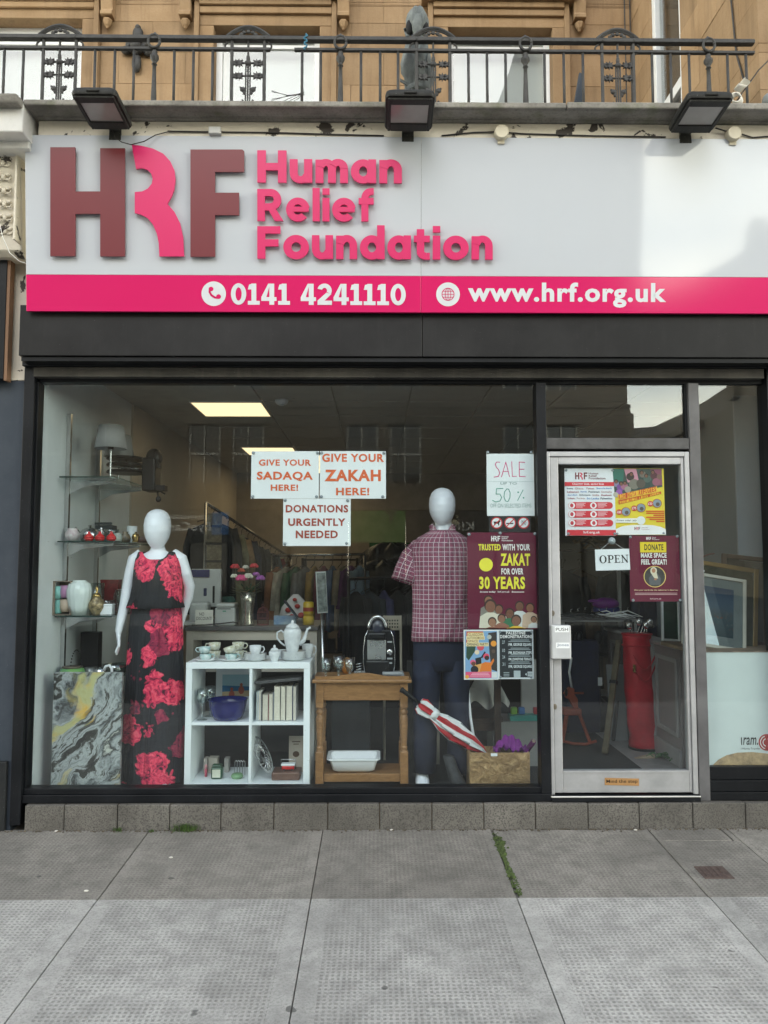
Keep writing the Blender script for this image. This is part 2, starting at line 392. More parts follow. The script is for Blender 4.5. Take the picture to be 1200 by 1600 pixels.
M_SHUT = nodemat('black_shutter_box_paint', dusty((.011,.011,.012), (.05,.05,.05), .25, .34))
M_GREYSP = nodemat('dusty_shutter_guide', dusty((.05,.048,.045), (.16,.15,.13), .6, .6))
M_SLATE = nodemat('slate_blue_paint', dusty((.035,.045,.06), (.09,.10,.12), .35, .45))
M_ALU = nodemat('brushed_aluminium', lambda h: (h.l(h.mix(h.step(h.noise(h.obj, 5, 7, .65), .35, .75), (.50,.51,.53), (.35,.36,.375)), h.b.inputs['Base Color']), setattr(h.b.inputs['Metallic'], 'default_value', .55), setattr(h.b.inputs['Roughness'], 'default_value', .48)))
M_IRON = pm('old_cast_iron', (.035,.034,.033), rough=.6, var=.5, scale=20, bump=.3, bscale=90)
M_UPVC = pm('white_upvc', (.74,.76,.78), rough=.35, var=.05)
M_GLASS = glassmat('window_glass', (.935,.972,.985), .036, dirt=.006)
M_GLASS2 = glassmat('old_pane_glass', (.92,.96,.97), .07, dirt=.006)
M_GLASSW = glassmat('upper_window_glass', (.88,.9,.9), .07)
# ------------------------------------------------------------------ ground
S = 0.05; G0 = Z(1296, -.075)+.075*S
def gnd(px, py):
    d = FWD + RGT*((px-600)/1200) + UPV*((800-py)/1200); t = (G0+S*CAM.y-CAM.z)/(d.z-S*d.y); return CAM + d*t
def shear(mb):
    mb.v = [(x, y, z+S*y+G0) for x, y, z in mb.v]; return mb
YB = gnd(600, 1403).y; YE = -5.6
base = MB(); base.poly([(-60, .3, G0-.0055), (-60, YE, G0-.0055+S*YE), (60, YE, G0-.0055+S*YE), (60, .3, G0-.0055)])
pav = struct('pavement', base, pm('joint_earth', (.2,.192,.175), rough=.95, bump=.5, bscale=80), org=(0,0,0))
jx = [gnd(p, 1403).x for p in (154, 486, 808, 1110)]; wd = (jx[3]-jx[0])/3
jx = [jx[0]-wd*k for k in (4,3,2,1)] + jx + [jx[3]+wd*k for k in (1,2,3,4)]
g = .0022
for i in range(len(jx)-1):
    a, b = jx[i]+g, jx[i+1]-g
    mossgap = .012 if abs(jx[i]-gnd(808,1403).x) < .01 else 0
    rows = [(YB+g-1.86, YB-g, M_SLAB, 0), (YB-1.86*2, YB-1.86-g, M_SLAB, .001), (YE, YB-1.86*2-g, M_SLAB, .001)]
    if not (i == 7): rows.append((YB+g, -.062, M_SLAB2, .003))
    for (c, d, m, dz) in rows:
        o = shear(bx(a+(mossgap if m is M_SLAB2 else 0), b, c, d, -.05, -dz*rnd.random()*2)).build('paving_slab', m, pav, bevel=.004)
# the broken-up cell by the right window
a, b = jx[7]+g, jx[8]-g; ym = gnd(1100, 1313).y; xm = gnd(1175, 1328).x
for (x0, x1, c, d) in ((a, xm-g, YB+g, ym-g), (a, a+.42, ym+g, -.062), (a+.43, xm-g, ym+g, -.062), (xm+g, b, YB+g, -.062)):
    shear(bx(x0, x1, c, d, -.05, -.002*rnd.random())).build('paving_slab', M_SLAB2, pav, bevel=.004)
kb = MB(); kb.box(-60, 60, YE-.15, YE-.004, -.25, 0); struct('kerb', shear(kb), pm('kerb_stone', (.3,.29,.28), rough=.9, bump=.3))
rd = MB(); rd.poly([(-200, YE-.15, -.40), (-200, -160, -.40), (200, -160, -.40), (200, YE-.15, -.40)])
struct('road', rd, pm('asphalt', (.06,.06,.06), rough=.85, bump=.4, bscale=120))
p2 = bx(-60, 9.6, -26, -21.5, -.6, -.27); struct('far_pavement', p2, pm('far_pavement_concrete', (.3,.3,.29), rough=.9))
# rusty access cover
c = [gnd(1084, 1354), gnd(1128, 1353), gnd(1146, 1372), gnd(1100, 1373)]
x0 = min(p.x for p in (c[0], c[3])); cov = shear(MB().box(c[0].x, c[1].x, c[3].y, c[0].y, -.004, .003))
cv = thing('access_cover', (c[0].x, c[0].y, G0+S*c[0].y), 'small rusty iron access cover set in the dark pavement', 'access cover')
cov.build('plate', pm('rusty_iron', (.085,.06,.053), rough=.8, var=.4, scale=30, bump=.4), cv, bevel=.002)
rib = MB()
for k in range(4):
    xx = c[0].x + (c[1].x-c[0].x)*(k+.7)/5; rib.box(xx, xx+.008, c[3].y+.012, c[0].y-.012, .002, .006)
shear(rib).build('rib', MATS['rusty_iron'], cv)
# weeds
M_WEED = pm('weed_green', (.07,.13,.03), rough=.7, var=.5, scale=30); M_MOSS = pm('moss', (.05,.075,.02), rough=.95, var=.6, scale=60, bump=.6, bscale=150)
def tuft(px, py, n, h, spread, label):
    p = gnd(px, py); p.y = min(p.y, -.075); mb = MB()
    for k in range(n):
        bx_, by_ = p.x+rnd.gauss(0, spread), p.y-abs(rnd.gauss(0, .012)); a = rnd.uniform(0, 6.28); hh = h*rnd.uniform(.5, 1.1); le = hh*rnd.uniform(.3, .9); wv = .0022
        zz = G0+S*by_-.004; q = Vector((cos(a), sin(a)*.6-.2, 0)); sd_ = Vector((-q.y, q.x, 0))*wv; b0 = Vector((bx_, by_, zz)); m1 = b0+q*le*.4+Vector((0,0,hh*.7)); t1 = b0+q*le+Vector((0,0,hh*.85))
        mb.poly([b0-sd_, b0+sd_, m1+sd_*.8, m1-sd_*.8]); mb.poly([m1-sd_*.8, m1+sd_*.8, t1])
    one('weed_tuft', mb, M_WEED, label, 'weed', 'weeds along the step')
tuft(290, 1297, 190, .055, .035, 'bright green grass tuft growing at the foot of the step')
tuft(184, 1297, 50, .03, .015, 'small sparse grass tuft left of the bigger tuft at the step')
tuft(238, 1298, 40, .02, .012, 'low flat weeds between the two grass tufts at the step')
mb = MB(); p0, p1 = gnd(772, 1300), gnd(809, 1398)
for k in range(420):
    t = rnd.random()**.8; p = p0.lerp(p1, t); s = rnd.uniform(.004, .012)*(1.1 if .1 < t < .75 else .5)
    q = Vector((p.x+rnd.gauss(.004, .008+.006*sin(9*t)), p.y+rnd.gauss(0, .004), 0)); q.z = G0+S*q.y-.004
    mb.ell(q, (s, s, s*rnd.uniform(.5, 1)), 6, 4)
mo = mb.build('moss', M_MOSS, smooth=True); mo['kind'] = 'stuff'; tag(mo, 'dark green moss filling the wide joint between two slabs', 'moss')
mb = MB()
for k in range(520):
    x_ = rnd.uniform(-2.3, 2.5); y_ = -.079-abs(rnd.gauss(0, .012)); s_ = rnd.uniform(.0015, .006); mb.ell((x_, y_, G0+S*y_+s_*.2), (s_*1.3, s_, s_*.7), 6, 4)
gr_ = mb.build('grit', pm('grit', (.09,.075,.055), rough=.95, var=.5, scale=50), smooth=True); gr_['kind'] = 'stuff'; tag(gr_, 'dark grit and dirt gathered along the foot of the step', 'grit')
M_LIT = pm('litter', (.6,.58,.54), rough=.8)
for px, py, lab in ((993, 1297, 'white scrap of litter by the step right of the crack'), (612, 1295, 'white scrap of litter at the middle of the step'), (90, 1297, 'white scrap of litter at the left end of the step'), (267, 1340, 'pale blob of gum on the dark slab at left'), (135, 1392, 'white blob of gum near the slab edge at left')):
    p = gnd(px, py); p.y = min(p.y, -.083); one('gum_blob' if 'gum' in lab else 'paper_scrap', MB().ell((p.x, p.y, G0+S*p.y+.001), (.012, .008, .004), 9, 5), M_LIT, lab, 'gum' if 'gum' in lab else 'scrap', smooth=True)
# ------------------------------------------------------------------ step of concrete blocks
st = thing('shop_step', (0, -.07, 0), 'low grey concrete block step under the black shop front', 'step')
M_BLK = nodemat('aggregate_concrete', lambda h: (h.l(h.mix(h.ma('MULTIPLY', h.step(h.noise(h.obj, 120, 3, .7), .48, .62), .85), h.mix(h.step(h.noise(h.obj, 2.2, 6, .65), .35, .7), (.085,.08,.072), (.18,.17,.155)), (.045,.043,.04)), h.b.inputs['Base Color']), setattr(h.b.inputs['Roughness'], 'default_value', .9), h.bump(h.noise(h.obj, 120, 3, .7), .5, .006)))
YS = -.075; ZT = Z(1256, YS)
bj = [X(p, YS, 1275) for p in (38, 100, 183, 265, 345, 428, 512, 593, 675, 756, 837, 919, 999, 1083, 1165, 1247, 1330, 1412, 1494)]
for a, b in zip(bj, bj[1:]): bx(a+.002, b-.002, YS+rnd.uniform(-.003, .002), .12, -.06, ZT-rnd.random()*.004).build('block', M_BLK, st, bevel=.006)
bx(bj[0], bj[-1], YS+.02, .11, -.06, ZT-.008).build('mortar_core', M_MORTAR, st)
# ------------------------------------------------------------------ shop front frame and glass
x_gl, x_gr = X(64, 0, 605), X(835, 0, 605); z_sill = Z(1228, 0); z_head = Z(600, 0)
x_m1 = X(850, 0, 605); x_d0 = X(854, 0, 705); x_d1 = X(1078, 0, 705); x_p0 = X(1071, 0, 610); x_p1 = X(1087, 0, 610); x_r = X(1190, 0, 605)
z_tr0, z_tr1 = Z(703, 0, 960), Z(686, 0, 960); z_rs = Z(1196, 0, 1150)
sf = thing('shopfront', (0, 0, ZT), 'black aluminium shop front frame with large display panes', 'shop front')
def fr(name, x0, x1, y0, y1, z0, z1, m=M_BLACK, bev=.003): return bx(x0, x1, y0, y1, z0, z1).build(name, m, sf, bevel=bev)
xl = X(38, -.06, 600)
fr('post', xl, x_gl-.012, -.065, .06, ZT-.12, z_head+.2)
fr('glazing_bead', x_gl-.012, x_gl, -.03, .05, z_sill, z_head)
fr('bottom_rail', x_gl-.012, x_m1, -.05, .06, ZT+.001, z_sill-.035); fr('sill', x_gl-.012, x_m1-.03, -.035, .05, z_sill-.035, z_sill)
fr('mullion', x_gr, x_m1, -.05, .06, z_sill-.034, z_head)
fr('mullion', x_p0, x_p1, -.045, .06, ZT+.001, z_head, pm('grey_post', (.10,.10,.105), rough=.4, var=.3))
fr('mullion', x_p0-.014, x_p0-.001, -.02, .06, z_tr1, z_head)
fr('transom', x_m1, x_p0-.001, -.04, .06, z_tr0, z_tr1, pm('grey_transom', (.06,.06,.062), rough=.45, var=.4, scale=12))
fr('threshold', x_m1, x_p0, -.06, .06, ZT+.001, Z(1243, -.05, 960))
zz = ZT+.001; zr = [zz, Z(1235, 0, 1150), Z(1217, 0, 1150), z_rs]
for k in range(3): fr('rail_board', x_p1, x_r, -.04+.006*k, .04, zr[k]+(.002 if k else 0), zr[k+1])
fr('post', x_r, x_r+.12, -.065, .06, ZT, z_head+.2)
fr('head_rail', x_gl, x_r, -.02, .06, z_head, z_head+.03)
fr('shutter_guide', xl+.06, x_r-.02, -.075, .03, Z(590, -.07), Z(575, -.07), M_GREYSP)
fr('head_rail', xl, x_r+.12, -.10, .06, Z(573, -.1), Z(566, -.1)); fr('head_board', x_gl-.01, x_r, -.04, .06, z_head+.03, z_head+.22)
bx(x_gl, x_gr, 0, .006, z_sill, z_head).build('window_pane', M_GLASS, sf)
bx(x_m1, x_p0-.014, 0, .006, z_tr1, z_head).build('transom_pane', M_GLASS2, sf)
bx(x_p1, x_r, 0, .006, z_rs, z_head).build('side_pane', M_GLASS2, sf)
# shutter box
x_s0 = X(30, -.2, 520); sb = thing('shutter_box', (0, -.1, Z(565, -.2)), 'long black roller shutter box below the sign', 'shutter box')
xm = X(660, -.2, 520)
for a, b in ((x_s0, xm-.0015), (xm+.0015, 4.4)): bx(a, b, -.2, -.02, Z(557, -.2), Z(486, -.2)+.03).build('cover_panel', M_SHUT, sb, bevel=.003)
bx(x_s0+.01, 4.4, -.185, -.02, Z(565, -.19), Z(558, -.2)).build('bottom_lip', M_BLACK, sb)
MB().lathe([(0,0),(.004,0),(.004,.003),(0,.004)], (0,0,0), 8).build('rivet', M_ALU, sb).location = Vector((X(39, -.2, 551), -.2, Z(551, -.2))) - ORG[sb.name]
# left pilaster: slate panel, cream upper part, neighbour's black sign, carved console
pl = thing('pilaster', (X(10, 0), -.05, 0), 'painted stone pilaster with carved cream console left of the shop sign', 'pilaster')
xr_ = xl-.004
bx(-3.4, xr_, -.045, .2, -.02, Z(595, -.045, 20)).build('slate_panel', M_SLATE, pl, bevel=.004)
bx(-3.4, xr_-.02, -.075, -.046, -.04, Z(1190, -.07, 10)).build('plinth', nodemat('dark_plinth', dusty((.016,.018,.02), (.06,.06,.06), .4, .4)), pl, bevel=.004)
bx(-3.4, xr_+.02, -.04, .2, Z(595, -.04, 20)+.002, Z(400, -.04, 20)).build('cream_shaft', M_CREAM, pl, bevel=.004)
cx0, cx1 = X(-30, -.2, 300), X(37, -.2, 300); cz0, cz1 = Z(398, -.2, 20), Z(232, -.2, 20)
mb = MB(); prof = [(-.16, cz0), (-.20, cz0+.03), (-.2, cz0+.1), (-.22, (cz0+cz1)/2), (-.27, cz1-.1), (-.3, cz1), (-.05, cz1), (-.05, cz0)]
n = len(prof); mb.v = [(cx0, y, z) for y, z in prof] + [(cx1, y, z) for y, z in prof]
mb.face(list(range(n))[::-1]); mb.face(list(range(n, 2*n)))
for i in range(n): k = (i+1) % n; mb.face([i, k, n+k, n+i])
mb.build('console', M_CREAM, pl, bevel=.006)
xc = (cx0+cx1)/2+.03
for k in range(7):
    z = cz1-.05-k*.078; y = -.285+.1*(cz1-z)/(cz1-cz0)
    if z < cz0+.05: break
    orn = MB(); orn.ell((xc, y, z), (.014, .012, .02), 8, 6)
    for s_ in (-1, 1):
        orn.ell((xc+s_*.026, y, z+.014), (.018, .010, .012), 8, 6); orn.tube([(xc+s_*.012, y, z-.015), (xc+s_*.035, y-.004, z-.02), (xc+s_*.045, y, z+.0)], .005, 6)
    orn.build('carved_flower', M_CREAM, pl, smooth=True)
ex = MB(); fz = [(cx1-.012, cx1-.006)]
ex.box(cx0, cx0+.012, -.29, -.2, cz0+.05, cz1-.01); ex.box(cx1-.016, cx1-.004, -.285, -.2, cz0+.06, cz1-.01); ex.build('border_moulding', M_CREAM, pl, bevel=.003)
bx(cx0-.03, X(45, -.36, 220), -.36, -.04, Z(232, -.36, 20)+.0, Z(206, -.36, 20)).build('cap', M_WHITEP, pl, bevel=.008)
bx(cx0-.06, X(33, -.48, 180), -.46, -.04, Z(206, -.46, 20)+.001, Z(160, -.46, 20)).build('cap_block', M_WHITEP, pl, bevel=.008)
pr_ = thing('added_pilaster', (x_r+1, 0, 0), 'plain slate painted pilaster added out of view right of the side window', 'pilaster')  # unseen; added to close a light leak beside the side window
bx(x_r+.122, 4.6, -.045, .2, G0-.02, Z(490, -.2)).build('panel', M_SLATE, pr_, bevel=.004); bx(x_r+.13, 4.6, -.075, -.046, G0-.02, Z(1190, -.07, 10)).build('plinth', MATS['dark_plinth'], pr_, bevel=.004)
nb = thing('neighbour_sign', (X(-20, -.1), -.1, Z(595, -.1)), 'edge of the black sign board next door, brown wooden frame', 'sign board')
bx(-3.6, X(8, -.12, 500), -.12, -.06, Z(592, -.12, 5), Z(372, -.12, 5)).build('board', M_BLACK, nb, bevel=.003)
bx(X(8, -.12, 500)+.001, X(13, -.12, 500), -.115, -.06, Z(594, -.12, 5), Z(378, -.12, 5)).build('edge_trim', pm('brown_trim', (.2,.11,.06), rough=.7), nb)
one('wire', MB().tube([at(-5, 330, -.3), at(4, 370, -.3), at(15, 395, -.28), at(30, 408, -.27), at(42, 412, -.25)], .0025, 6), pm('white_cable', (.7,.7,.66), rough=.5), 'thin white cable hanging across the carved console', 'cable', smooth=True)
# ------------------------------------------------------------------ sign (leans forward at the top)
TILT = R(5.2); ZB = Z(488, -.24); OS = Vector((0, -.24, ZB)); nrm = Vector((0, -cos(TILT), -sin(TILT))); vax = Vector((0, -sin(TILT), cos(TILT)))
def sg(px, py, off=0):
    d = FWD + RGT*((px-600)/1200) + UPV*((800-py)/1200); o = OS + nrm*off; t = (o-CAM).dot(nrm)/d.dot(nrm); p = CAM+d*t
    return p.x, ZB + (p-o).dot(vax)
sign = thing('shop_sign', OS, 'long white and pink shop sign with raised maroon and pink lettering', 'sign')
sign.rotation_euler = (TILT, 0, 0)
def gloss(c, name, rough=.07):
    return nodemat(name, lambda h: (h.l(h.mix(h.ma('MULTIPLY', h.step(h.noise(h.obj, 2.1, 7, .65), .4, .8), .10), c, tuple(x*.75 for x in c)), h.b.inputs['Base Color']), setattr(h.b.inputs['Roughness'], 'default_value', rough), setattr(h.b.inputs['Specular IOR Level'], 'default_value', .55)))
M_SW = gloss((.50,.53,.575), 'white_sign_panel', .05); M_SP = gloss((.60,.011,.12), 'pink_sign_band', .12)
M_LM = gloss((.15,.018,.026), 'maroon_letter', .35); M_LP = gloss((.60,.011,.12), 'pink_letter', .35)
M_PRW = pm('white_vinyl', (.60,.625,.66), rough=.35, var=.04)
xs0 = sg(40, 350)[0]; xse = 4.3; xsm = sg(658, 350)[0]; vt = sg(600, 214)[1]; vb = ZB; vm = sg(600, 431)[1]
for a, b in ((xs0, xsm-.0008), (xsm+.0008, xse)):
    bx(a, b, -.24, -.215, vm+.0005, vt).build('panel', M_SW, sign, bevel=.0015); bx(a, b, -.2405, -.215, vb, vm-.0005).build('band', M_SP, sign, bevel=.0015)
bx(xs0+.02, xse, -.214, -.19, vb+.03, vt-.03).build('back_box', M_BLACK, sign)
LO, LT = .016, .012     # stand-off and thickness of the raised letters
def raised(polys, mat, name='letter'):
    mb = MB()
    for pts in polys:
        q = [sg(x, y, LO+LT) for x, y in pts]; mb.prism(q[::-1], -.24-LO-LT, -.24-LO)
    return mb.build(name, mat, sign)
def P3(c): return [(x/2, 180+y/2) for x, y in c]
raised([P3([(157,100),(235,100),(235,238),(313,238),(313,103),(390,103),(390,441),(313,441),(313,308),(235,308),(235,440),(157,440)])], M_LM)
raised([P3([(595,107),(757,107),(763,112),(763,177),(672,177),(672,242),(747,242),(747,312),(672,312),(672,442),(595,442)])], M_LM)
rp = [(412,92),(440,95),(478,104),(510,120),(532,144),(545,172),(548,200),(545,228),(537,252),(523,277),(545,302),(562,336),(572,380),(575,441),(498,441),(496,400),(490,370),(478,342),(460,321),(440,310),(421,306),(421,240),(445,238),(462,229),(474,214),(477,198),(472,182),(460,170),(444,165),(425,168),(420,140),(415,112)]
raised([P3(rp)], M_LP)
def comps(vv, ff):
    par = list(range(len(vv)))
    def fd(i):
        while par[i] != i: par[i] = par[par[i]]; i = par[i]
        return i
    for q in ff:
        for i in q[1:]: par[fd(i)] = fd(q[0])
    gr = {}
    for q in ff: gr.setdefault(fd(q[0]), []).append(q)
    it = []
    for k, fs in gr.items():
        xs = [vv[i][0] for q in fs for i in q]; it.append([min(xs), max(xs), fs])
    it.sort(key=lambda t: t[0]); out = []
    for t in it:
        if out and min(out[-1][1], t[1])-max(out[-1][0], t[0]) > .5*min(t[1]-t[0], out[-1][1]-out[-1][0]):
            out[-1][0] = min(out[-1][0], t[0]); out[-1][1] = max(out[-1][1], t[1]); out[-1][2] = out[-1][2]+t[2]
        else: out.append(t)
    return [t[2] for t in out]
def word(body, px0, py0, px1, py1, mat, bold, name='letter'):
    vv, ff = glyphs(body, bold); a = sg(px0, py1, LO+LT); b = sg(px1, py0, LO+LT)
    mnx = min(p[0] for p in vv); mxx = max(p[0] for p in vv); mnz = min(p[1] for p in vv); mxz = max(p[1] for p in vv)
    kx = (b[0]-a[0])/(mxx-mnx); kz = (b[1]-a[1])/(mxz-mnz); y0 = -.24-LO-LT
    for fs in comps(vv, ff):
        mb = MB(); ids = sorted({i for q in fs for i in q}); mpx = {i: k for k, i in enumerate(ids)}; n = len(ids)
        P = [(a[0]+(vv[i][0]-mnx)*kx, a[1]+(vv[i][1]-mnz)*kz) for i in ids]
        mb.v = [(x, y0, z) for x, z in P]+[(x, y0+LT, z) for x, z in P]; ed = set()
        for q in fs:
            mb.face([mpx[i] for i in q]); ed |= {(mpx[q[i]], mpx[q[(i+1) % len(q)]]) for i in range(len(q))}
        for (i, j) in ed:
            if (j, i) not in ed: mb.face([j, i, n+i, n+j])
        mb.build(name, mat, sign)
# heavy geometric lettering made of stems, bowls and bars (unit: cap height)
def gl(ch):
    x, s_ = .73, .235; P = []
    def bar(a, b, c, d): P.append([(a, b), (c, b), (c, d), (a, d)])
    def sect(cx, cz, rx, rz, t, a0, a1, n=26):
        o = [(cx+rx*cos(R(a0+(a1-a0)*k/n)), cz+rz*sin(R(a0+(a1-a0)*k/n))) for k in range(n+1)]; i_ = [(cx+(rx-t)*cos(R(a0+(a1-a0)*k/n)), cz+(rz-t*.9)*sin(R(a0+(a1-a0)*k/n))) for k in range(n+1)]
        for k in range(n): P.append([i_[k], o[k], o[k+1], i_[k+1]])
    def arch(x0, w_, top):
        """n-shaped arch without its left stem"""
        r = w_/2; sect(x0+r, top-r*1.02, r, r*1.02, s_, 0, 165, 20); bar(x0+w_-s_, 0, x0+w_, top-r*1.02)
    if ch == 'H': bar(0, 0, .25, 1); bar(.6, 0, .85, 1); bar(.25, .385, .6, .61); return P, .85
    if ch == 'n': bar(0, 0, s_, x-.01); arch(.02, .64, x+.01); return P, .66
    if ch == 'm': bar(0, 0, s_, x-.01); arch(.02, .58, x+.01); arch(.37, .58, x+.01); return P, .95
    if ch == 'u': bar(0, .3, s_, x); sect(.32, .31, .32, .325, s_, 180, 345, 20); bar(.42, 0, .66, x); return P, .66
    if ch == 'a': sect(.35, .36, .36, .375, .24, 0, 360, 34); bar(.5, 0, .73, x); return P, .73
    if ch == 'o': sect(.40, .36, .40, .375, .25, 0, 360, 36); return P, .80
    if ch == 'd': sect(.37, .36, .375, .375, .245, 0, 360, 34); bar(.53, 0, .77, 1.04); return P, .77
    if ch == 'e': sect(.385, .36, .39, .375, .235, 12, 318, 34); bar(.2, .29, .74, .445); return P, .775
    if ch == 'l': bar(0, 0, s_, 1.04); return P, s_
    if ch == 'i': bar(0, 0, s_, x); bar(0, .83, s_, 1.03); return P, s_
    if ch == 'f': bar(.09, 0, .325, .76); sect(.40, .72, .31, .32, .235, 92, 180, 12); bar(.39, .835, .5, 1.04); bar(0, .53, .5, x); return P, .5
    if ch == 't': bar(.09, .22, .325, .93); sect(.385, .245, .295, .255, .235, 180, 275, 12); bar(.40, -.01, .5, .2); bar(0, .53, .5, x); return P, .5
    if ch == 'R': bar(0, 0, .25, 1); bar(.25, .78, .44, 1); bar(.25, .33, .44, .55); sect(.43, .665, .36, .335, .25, -90, 90, 18); P.append([(.36, .36), (.62, .36), (.86, 0), (.57, 0)]); return P, .86
    if ch == 'F': bar(0, 0, .25, 1); bar(.25, .775, .72, 1); bar(.25, .38, .66, .6); return P, .72
    if ch == '0': sect(.36, .5, .36, .51, .215, 0, 360, 36); return P, .72
    if ch == '1': bar(.17, .17, .40, 1); bar(0, 0, .56, .18); P.append([(.17, .72), (.17, .98), (.06, .95), (0, .72)]); return P, .56
    if ch == '4': bar(.38, 0, .61, 1); bar(0, .18, .72, .36); P.append([(0, .36), (.24, .36), (.42, 1), (.33, 1)]); return P, .72
    if ch == '2': sect(.33, .68, .34, .33, .22, -28, 165, 22); P.append([(0, .2), (.33, .2), (.66, .52), (.42, .58)]); bar(0, 0, .68, .2); return P, .68
    return P, .36
def word(body, px0, py0, px1, py1, mat, gap=.09, flat=False):
    lay = []; u = 0
    for ch in body:
        P, w_ = gl(ch); lay.append((u, P)); u += w_+gap
    u -= gap; off = 0 if flat else LO+LT; a = sg(px0, py1, off); b = sg(px1, py0, off); kx = (b[0]-a[0])/u; kz = (b[1]-a[1])/1.0; y0 = -.2412 if flat else -.24-LO-LT
    for u0, P in lay:
        if not P: continue
        mb = MB()
        for k, q in enumerate(P):
            if sum(q[i][0]*q[(i+1) % len(q)][1]-q[(i+1) % len(q)][0]*q[i][1] for i in range(len(q))) < 0: q = q[::-1]
            yy = y0-.00008*(k % 40) if len(q) == 4 else y0
            mb.prism([(a[0]+(u0+x_)*kx, a[1]+z_*kz) for x_, z_ in q], yy, (y0+.0008) if flat else -.24-LO)
        mb.build('letter' if not flat else 'digit', mat, sign)
word('Human', 402, 236, 628, 285, M_LP); word('Relief', 402, 296, 584, 345, M_LP); word('Foundation', 402, 355, 770, 404, M_LP)
word('0141 4241110', 361, 444, 634, 476, M_PRW, .075, True)
def sgt(body, px0, py0, px1, py1, bold):
    a = sg(px0, py1); b = sg(px1, py0); MB().text(body, a[0], b[0], a[1], b[1], -.2412, bold).build('lettering', M_PRW, sign)
sgt('www.hrf.org.uk', 731, 442, 1041, 480, .034)
def disc(px, py, rpx, y, mat, name, holes=None):
    c = sg(px, py); r = rpx/1200*4.45; MB().poly([(c[0]+r*cos(2*pi*k/36), y, c[1]+r*sin(2*pi*k/36)) for k in range(36)]).build(name, mat, sign); return c, r
c, r = disc(334, 459, 19.5, -.2412, M_PRW, 'phone_badge')
hs = MB(); path = [(c[0]+r*.42*u-.0, c[1]+r*.42*v) for u, v in ((-.75,.95),(-.8,.3),(-.45,-.3),(.25,-.75),(.95,-.8))]
for i in range(len(path)-1):
    p, q = Vector((path[i][0], -.2422, path[i][1])), Vector((path[i+1][0], -.2422, path[i+1][1])); d = (q-p).normalized(); s_ = Vector((-d.z, 0, d.x))*r*.085; e = d*.002
    hs.poly([p-e-s_, q+e-s_, q+e+s_, p-e+s_])
for k, dx, dz in ((0, .10, -.02), (4, -.0, .10)):
    p = path[k]; hs.poly([(p[0]+r*(dx+.2*cos(t)), -.2424, p[1]+r*(dz+.19*sin(t))) for t in [2*pi*j/12 for j in range(12)]])
hs.build('handset', M_SP, sign)
c, r = disc(700, 460, 19, -.2412, M_PRW, 'globe_badge')
gm = MB()
def ring(cx, cz, rx, rz, wd, n=32):
    for k in range(n):
        a0, a1 = 2*pi*k/n, 2*pi*(k+1)/n
        gm.poly([(cx+(rx-wd)*cos(a0), -.2422, cz+(rz-wd)*sin(a0)), (cx+rx*cos(a0), -.2422, cz+rz*sin(a0)), (cx+rx*cos(a1), -.2422, cz+rz*sin(a1)), (cx+(rx-wd)*cos(a1), -.2422, cz+(rz-wd)*sin(a1))])
ring(c[0], c[1], r*.54, r*.54, r*.06); ring(c[0], c[1], r*.26, r*.54, r*.05)
gm.box(c[0]-r*.025, c[0]+r*.025, -.2424, -.2421, c[1]-r*.5, c[1]+r*.5)
for k in (-.25, 0, .25): gm.box(c[0]-r*.48, c[0]+r*.48, -.2424, -.2421, c[1]+r*(k-.022), c[1]+r*(k+.022))
gm.build('globe', M_SP, sign)
# ------------------------------------------------------------------ tenement: cornice, frieze, balcony wall
ten = thing('tenement_building', (0, 2.2, 0), 'golden sandstone tenement wall with tall windows above the shop', 'building')
def profx(pr, x0, x1, name, mat, bevel=.004):
    mb = MB(); n = len(pr); mb.v = [(x0, y, z) for y, z in pr]+[(x1, y, z) for y, z in pr]
    mb.face(list(range(n))[::-1]); mb.face(list(range(n, 2*n)))
    for i in range(n): k = (i+1) % n; mb.face([i, k, n+k, n+i])
    return mb.build(name, mat, ten, bevel=bevel)
xc0 = X(36, -.46, 165)
zc = [Z(158, -.46), Z(167, -.46), Z(184, -.36), Z(189, -.34), Z(191, -.27)]
ZBAL = zc[0]
profx([(-.46, zc[1]), (-.46, zc[0]), (.5, zc[0]+.02), (.5, zc[1])], xc0, X(885, -.46, 160), 'cornice_slab', M_MOSSY, .008)
profx([(-.462, zc[1]), (-.462, zc[0]+.004), (.5, zc[0]+.02), (.5, zc[1])], X(885, -.46, 160)+.004, 4.5, 'cornice_slab', M_MOSSY, .008)
profx([(-.36, zc[2]), (-.38, zc[2]+.02), (-.44, zc[1]-.002), (.3, zc[1]-.002), (.3, zc[2])], xc0+.02, 4.5, 'cornice_cove', M_MOSSY)
profx([(-.335, zc[3]), (-.35, zc[2]-.002), (.3, zc[2]-.002), (.3, zc[3])], xc0+.03, 4.5, 'cornice_fillet', M_MOSSY)
profx([(-.325, Z(222, -.32)), (-.325, zc[3]-.002), (.3, zc[3]-.002), (.3, Z(222, -.32))], xc0+.03, 4.5, 'frieze', M_CREAM); profx([(-.17, Z(490, -.2)), (-.17, Z(222, -.32)-.002), (.3, Z(222, -.32)-.002), (.3, Z(490, -.2))], xc0+.03, 4.5, 'fascia_backing', M_CREAM)
profx([(-.52, Z(160, -.52, 20)), (-.54, Z(148, -.52, 20)), (-.3, Z(146, -.52, 20)+.02), (.3, Z(146, -.5, 20)+.02), (.3, Z(160, -.52, 20))], -3.4, xc0-.002, 'cornice_slab', M_MOSSY, .01)
bx(-3.5, 4.6, .16, .3, Z(570, .2), Z(490, -.2)).build('lintel_wall', M_MORTAR, ten)
bx(-3.5, 4.6, .3, 2.3, ZBAL-.16, ZBAL-.02).build('balcony_deck', M_MOSSY, ten)
YW = 2.2; CH = .305; zj = Z(82, YW, 220)
